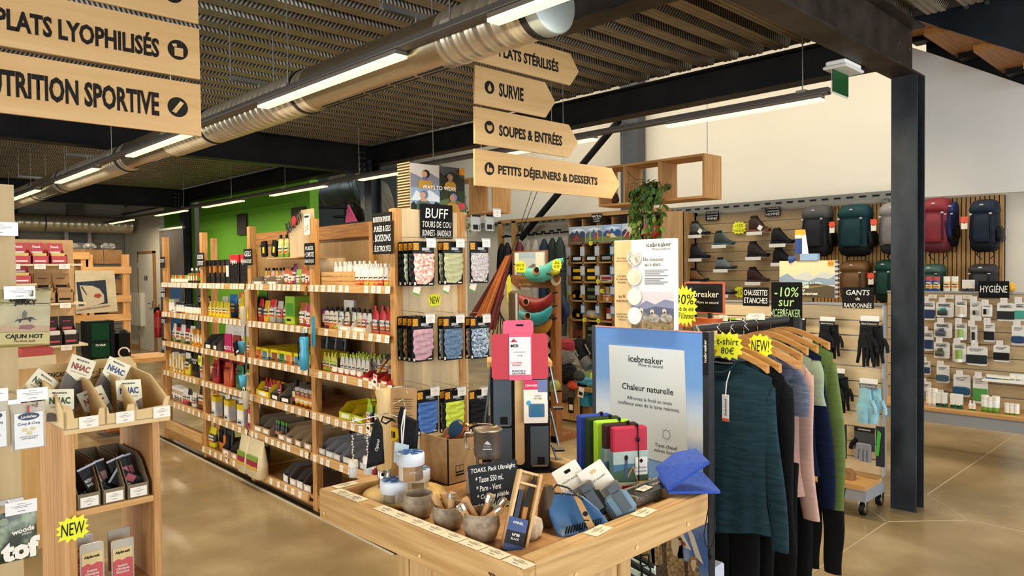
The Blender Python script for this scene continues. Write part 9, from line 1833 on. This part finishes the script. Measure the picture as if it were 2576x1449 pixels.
for k in range(60):
    v = k/60; a_ = k*2.4; r = .036*math.sin(PI*(.12+.83*v))**.7; o = bpy.data.objects.new('scale',pm); COL.objects.link(o); o.parent = cn; o.location = (r*.6*math.cos(a_),r*.6*math.sin(a_),.008+v*.09); o.rotation_euler = (0,-.2-v*.9,a_); o.scale = (1-.3*v,)*3
pl_ = thing('trailing_plant','green trailing plant spilling over the front of the hanging box','plant',(XBX+.02,PX(1632,500,XBX).y,e_.z+.022))
b = MB(); b.lathe([(0,0),(.07,0),(.09,.13),(.085,.13),(.07,.02),(0,.02)],M('#1a1a18',.7),20,c=(.1,0)); b.build('pot',pl_)
LFM = NOISE('#2c4a1a','#587a28',3,.45,.3,.7); LFM2 = NOISE('#66862c','#93a848',3,.45)
lms = []
for m_ in (LFM,LFM2):
    lf = MB(); lf.add([(0,0,0),(.012,-.013,.003),(.03,-.017,0),(.05,-.009,-.004),(.062,0,-.01),(.05,.009,-.004),(.03,.017,0),(.012,.013,.003),(.03,0,.005)],[(0,1,8),(1,2,8),(2,3,8),(3,4,8),(4,5,8),(5,6,8),(6,7,8),(7,0,8)],m_,True); lms.append(lf.mesh('leaf'))
rn = random.Random(11)
for s_ in range(17):
    L_ = rn.choice([.2,.35,.5,.6,.66,.72]); y_ = rn.uniform(-.17,.15); x_ = -.04-rn.random()*.08
    pts = [(.08,y_*.4,.12),(.02,y_*.7,.17),(x_,y_,.1)]+[(x_-.02*math.sin(k*1.3+s_),y_+.02*math.sin(k*2+s_),.1-L_*k/8) for k in range(1,9)]
    b = MB(); b.tube(pts,.0025,M('#4a5a24',.6),4); b.build('vine',pl_)
    for k in range(int(14*L_/.5)+2):
        v = rn.random(); p = pts[2+int(v*8)]; o = bpy.data.objects.new('leaf',lms[1 if rn.random() < v*.8 else 0]); COL.objects.link(o); o.parent = pl_; o.location = (p[0]-.005,p[1]+rn.uniform(-.01,.01),p[2]+rn.uniform(-.02,.02)); o.rotation_euler = (rn.uniform(-1,1),rn.uniform(.4,1.5),rn.uniform(1.5,4.8)); sc = rn.uniform(1.0,1.5); o.scale = (sc,sc*1.2,sc)
for k in range(46):
    o = bpy.data.objects.new('leaf',lms[0]); COL.objects.link(o); o.parent = pl_; o.location = (rn.uniform(-.03,.15),rn.uniform(-.16,.15),.13+rn.uniform(-.03,.08)); o.rotation_euler = (rn.uniform(-1,1),rn.uniform(-.6,.9),rn.uniform(0,6.3)); o.scale = (1.2,1.3,1.2)
b = MB(); b.tube([PX(1572,425,XBX+.05),PX(1585,440,XBX+.02),PX(1600,452,XBX+.02),PX(1620,452,XBX+.05)],.003,M('#3a2a1a',.8),5); tag(b.build('vine_twig'),'thin brown twig arching across the cell beside the plant','twig')
p9 = thing('trailing_plant','sparse reddish plant hanging from the left box behind the poster','plant',(XBX,PX(1172,510,XBX).y,PX(1172,510,XBX).z))
for k in range(40): o = bpy.data.objects.new('leaf',lms[0]); COL.objects.link(o); o.parent = p9; o.location = (rn.uniform(-.05,.05),rn.uniform(-.08,.08),rn.uniform(-.4,.12)); o.rotation_euler = (rn.uniform(-1,1),rn.uniform(0,1.5),rn.uniform(0,6.3)); o.scale = (.8,.8,.8)
b = MB(); b.tube([(0,0,.1),(.01,.02,-.1),(0,-.02,-.4)],.004,M('#3a2a1a',.8),4); b.build('stem',p9)
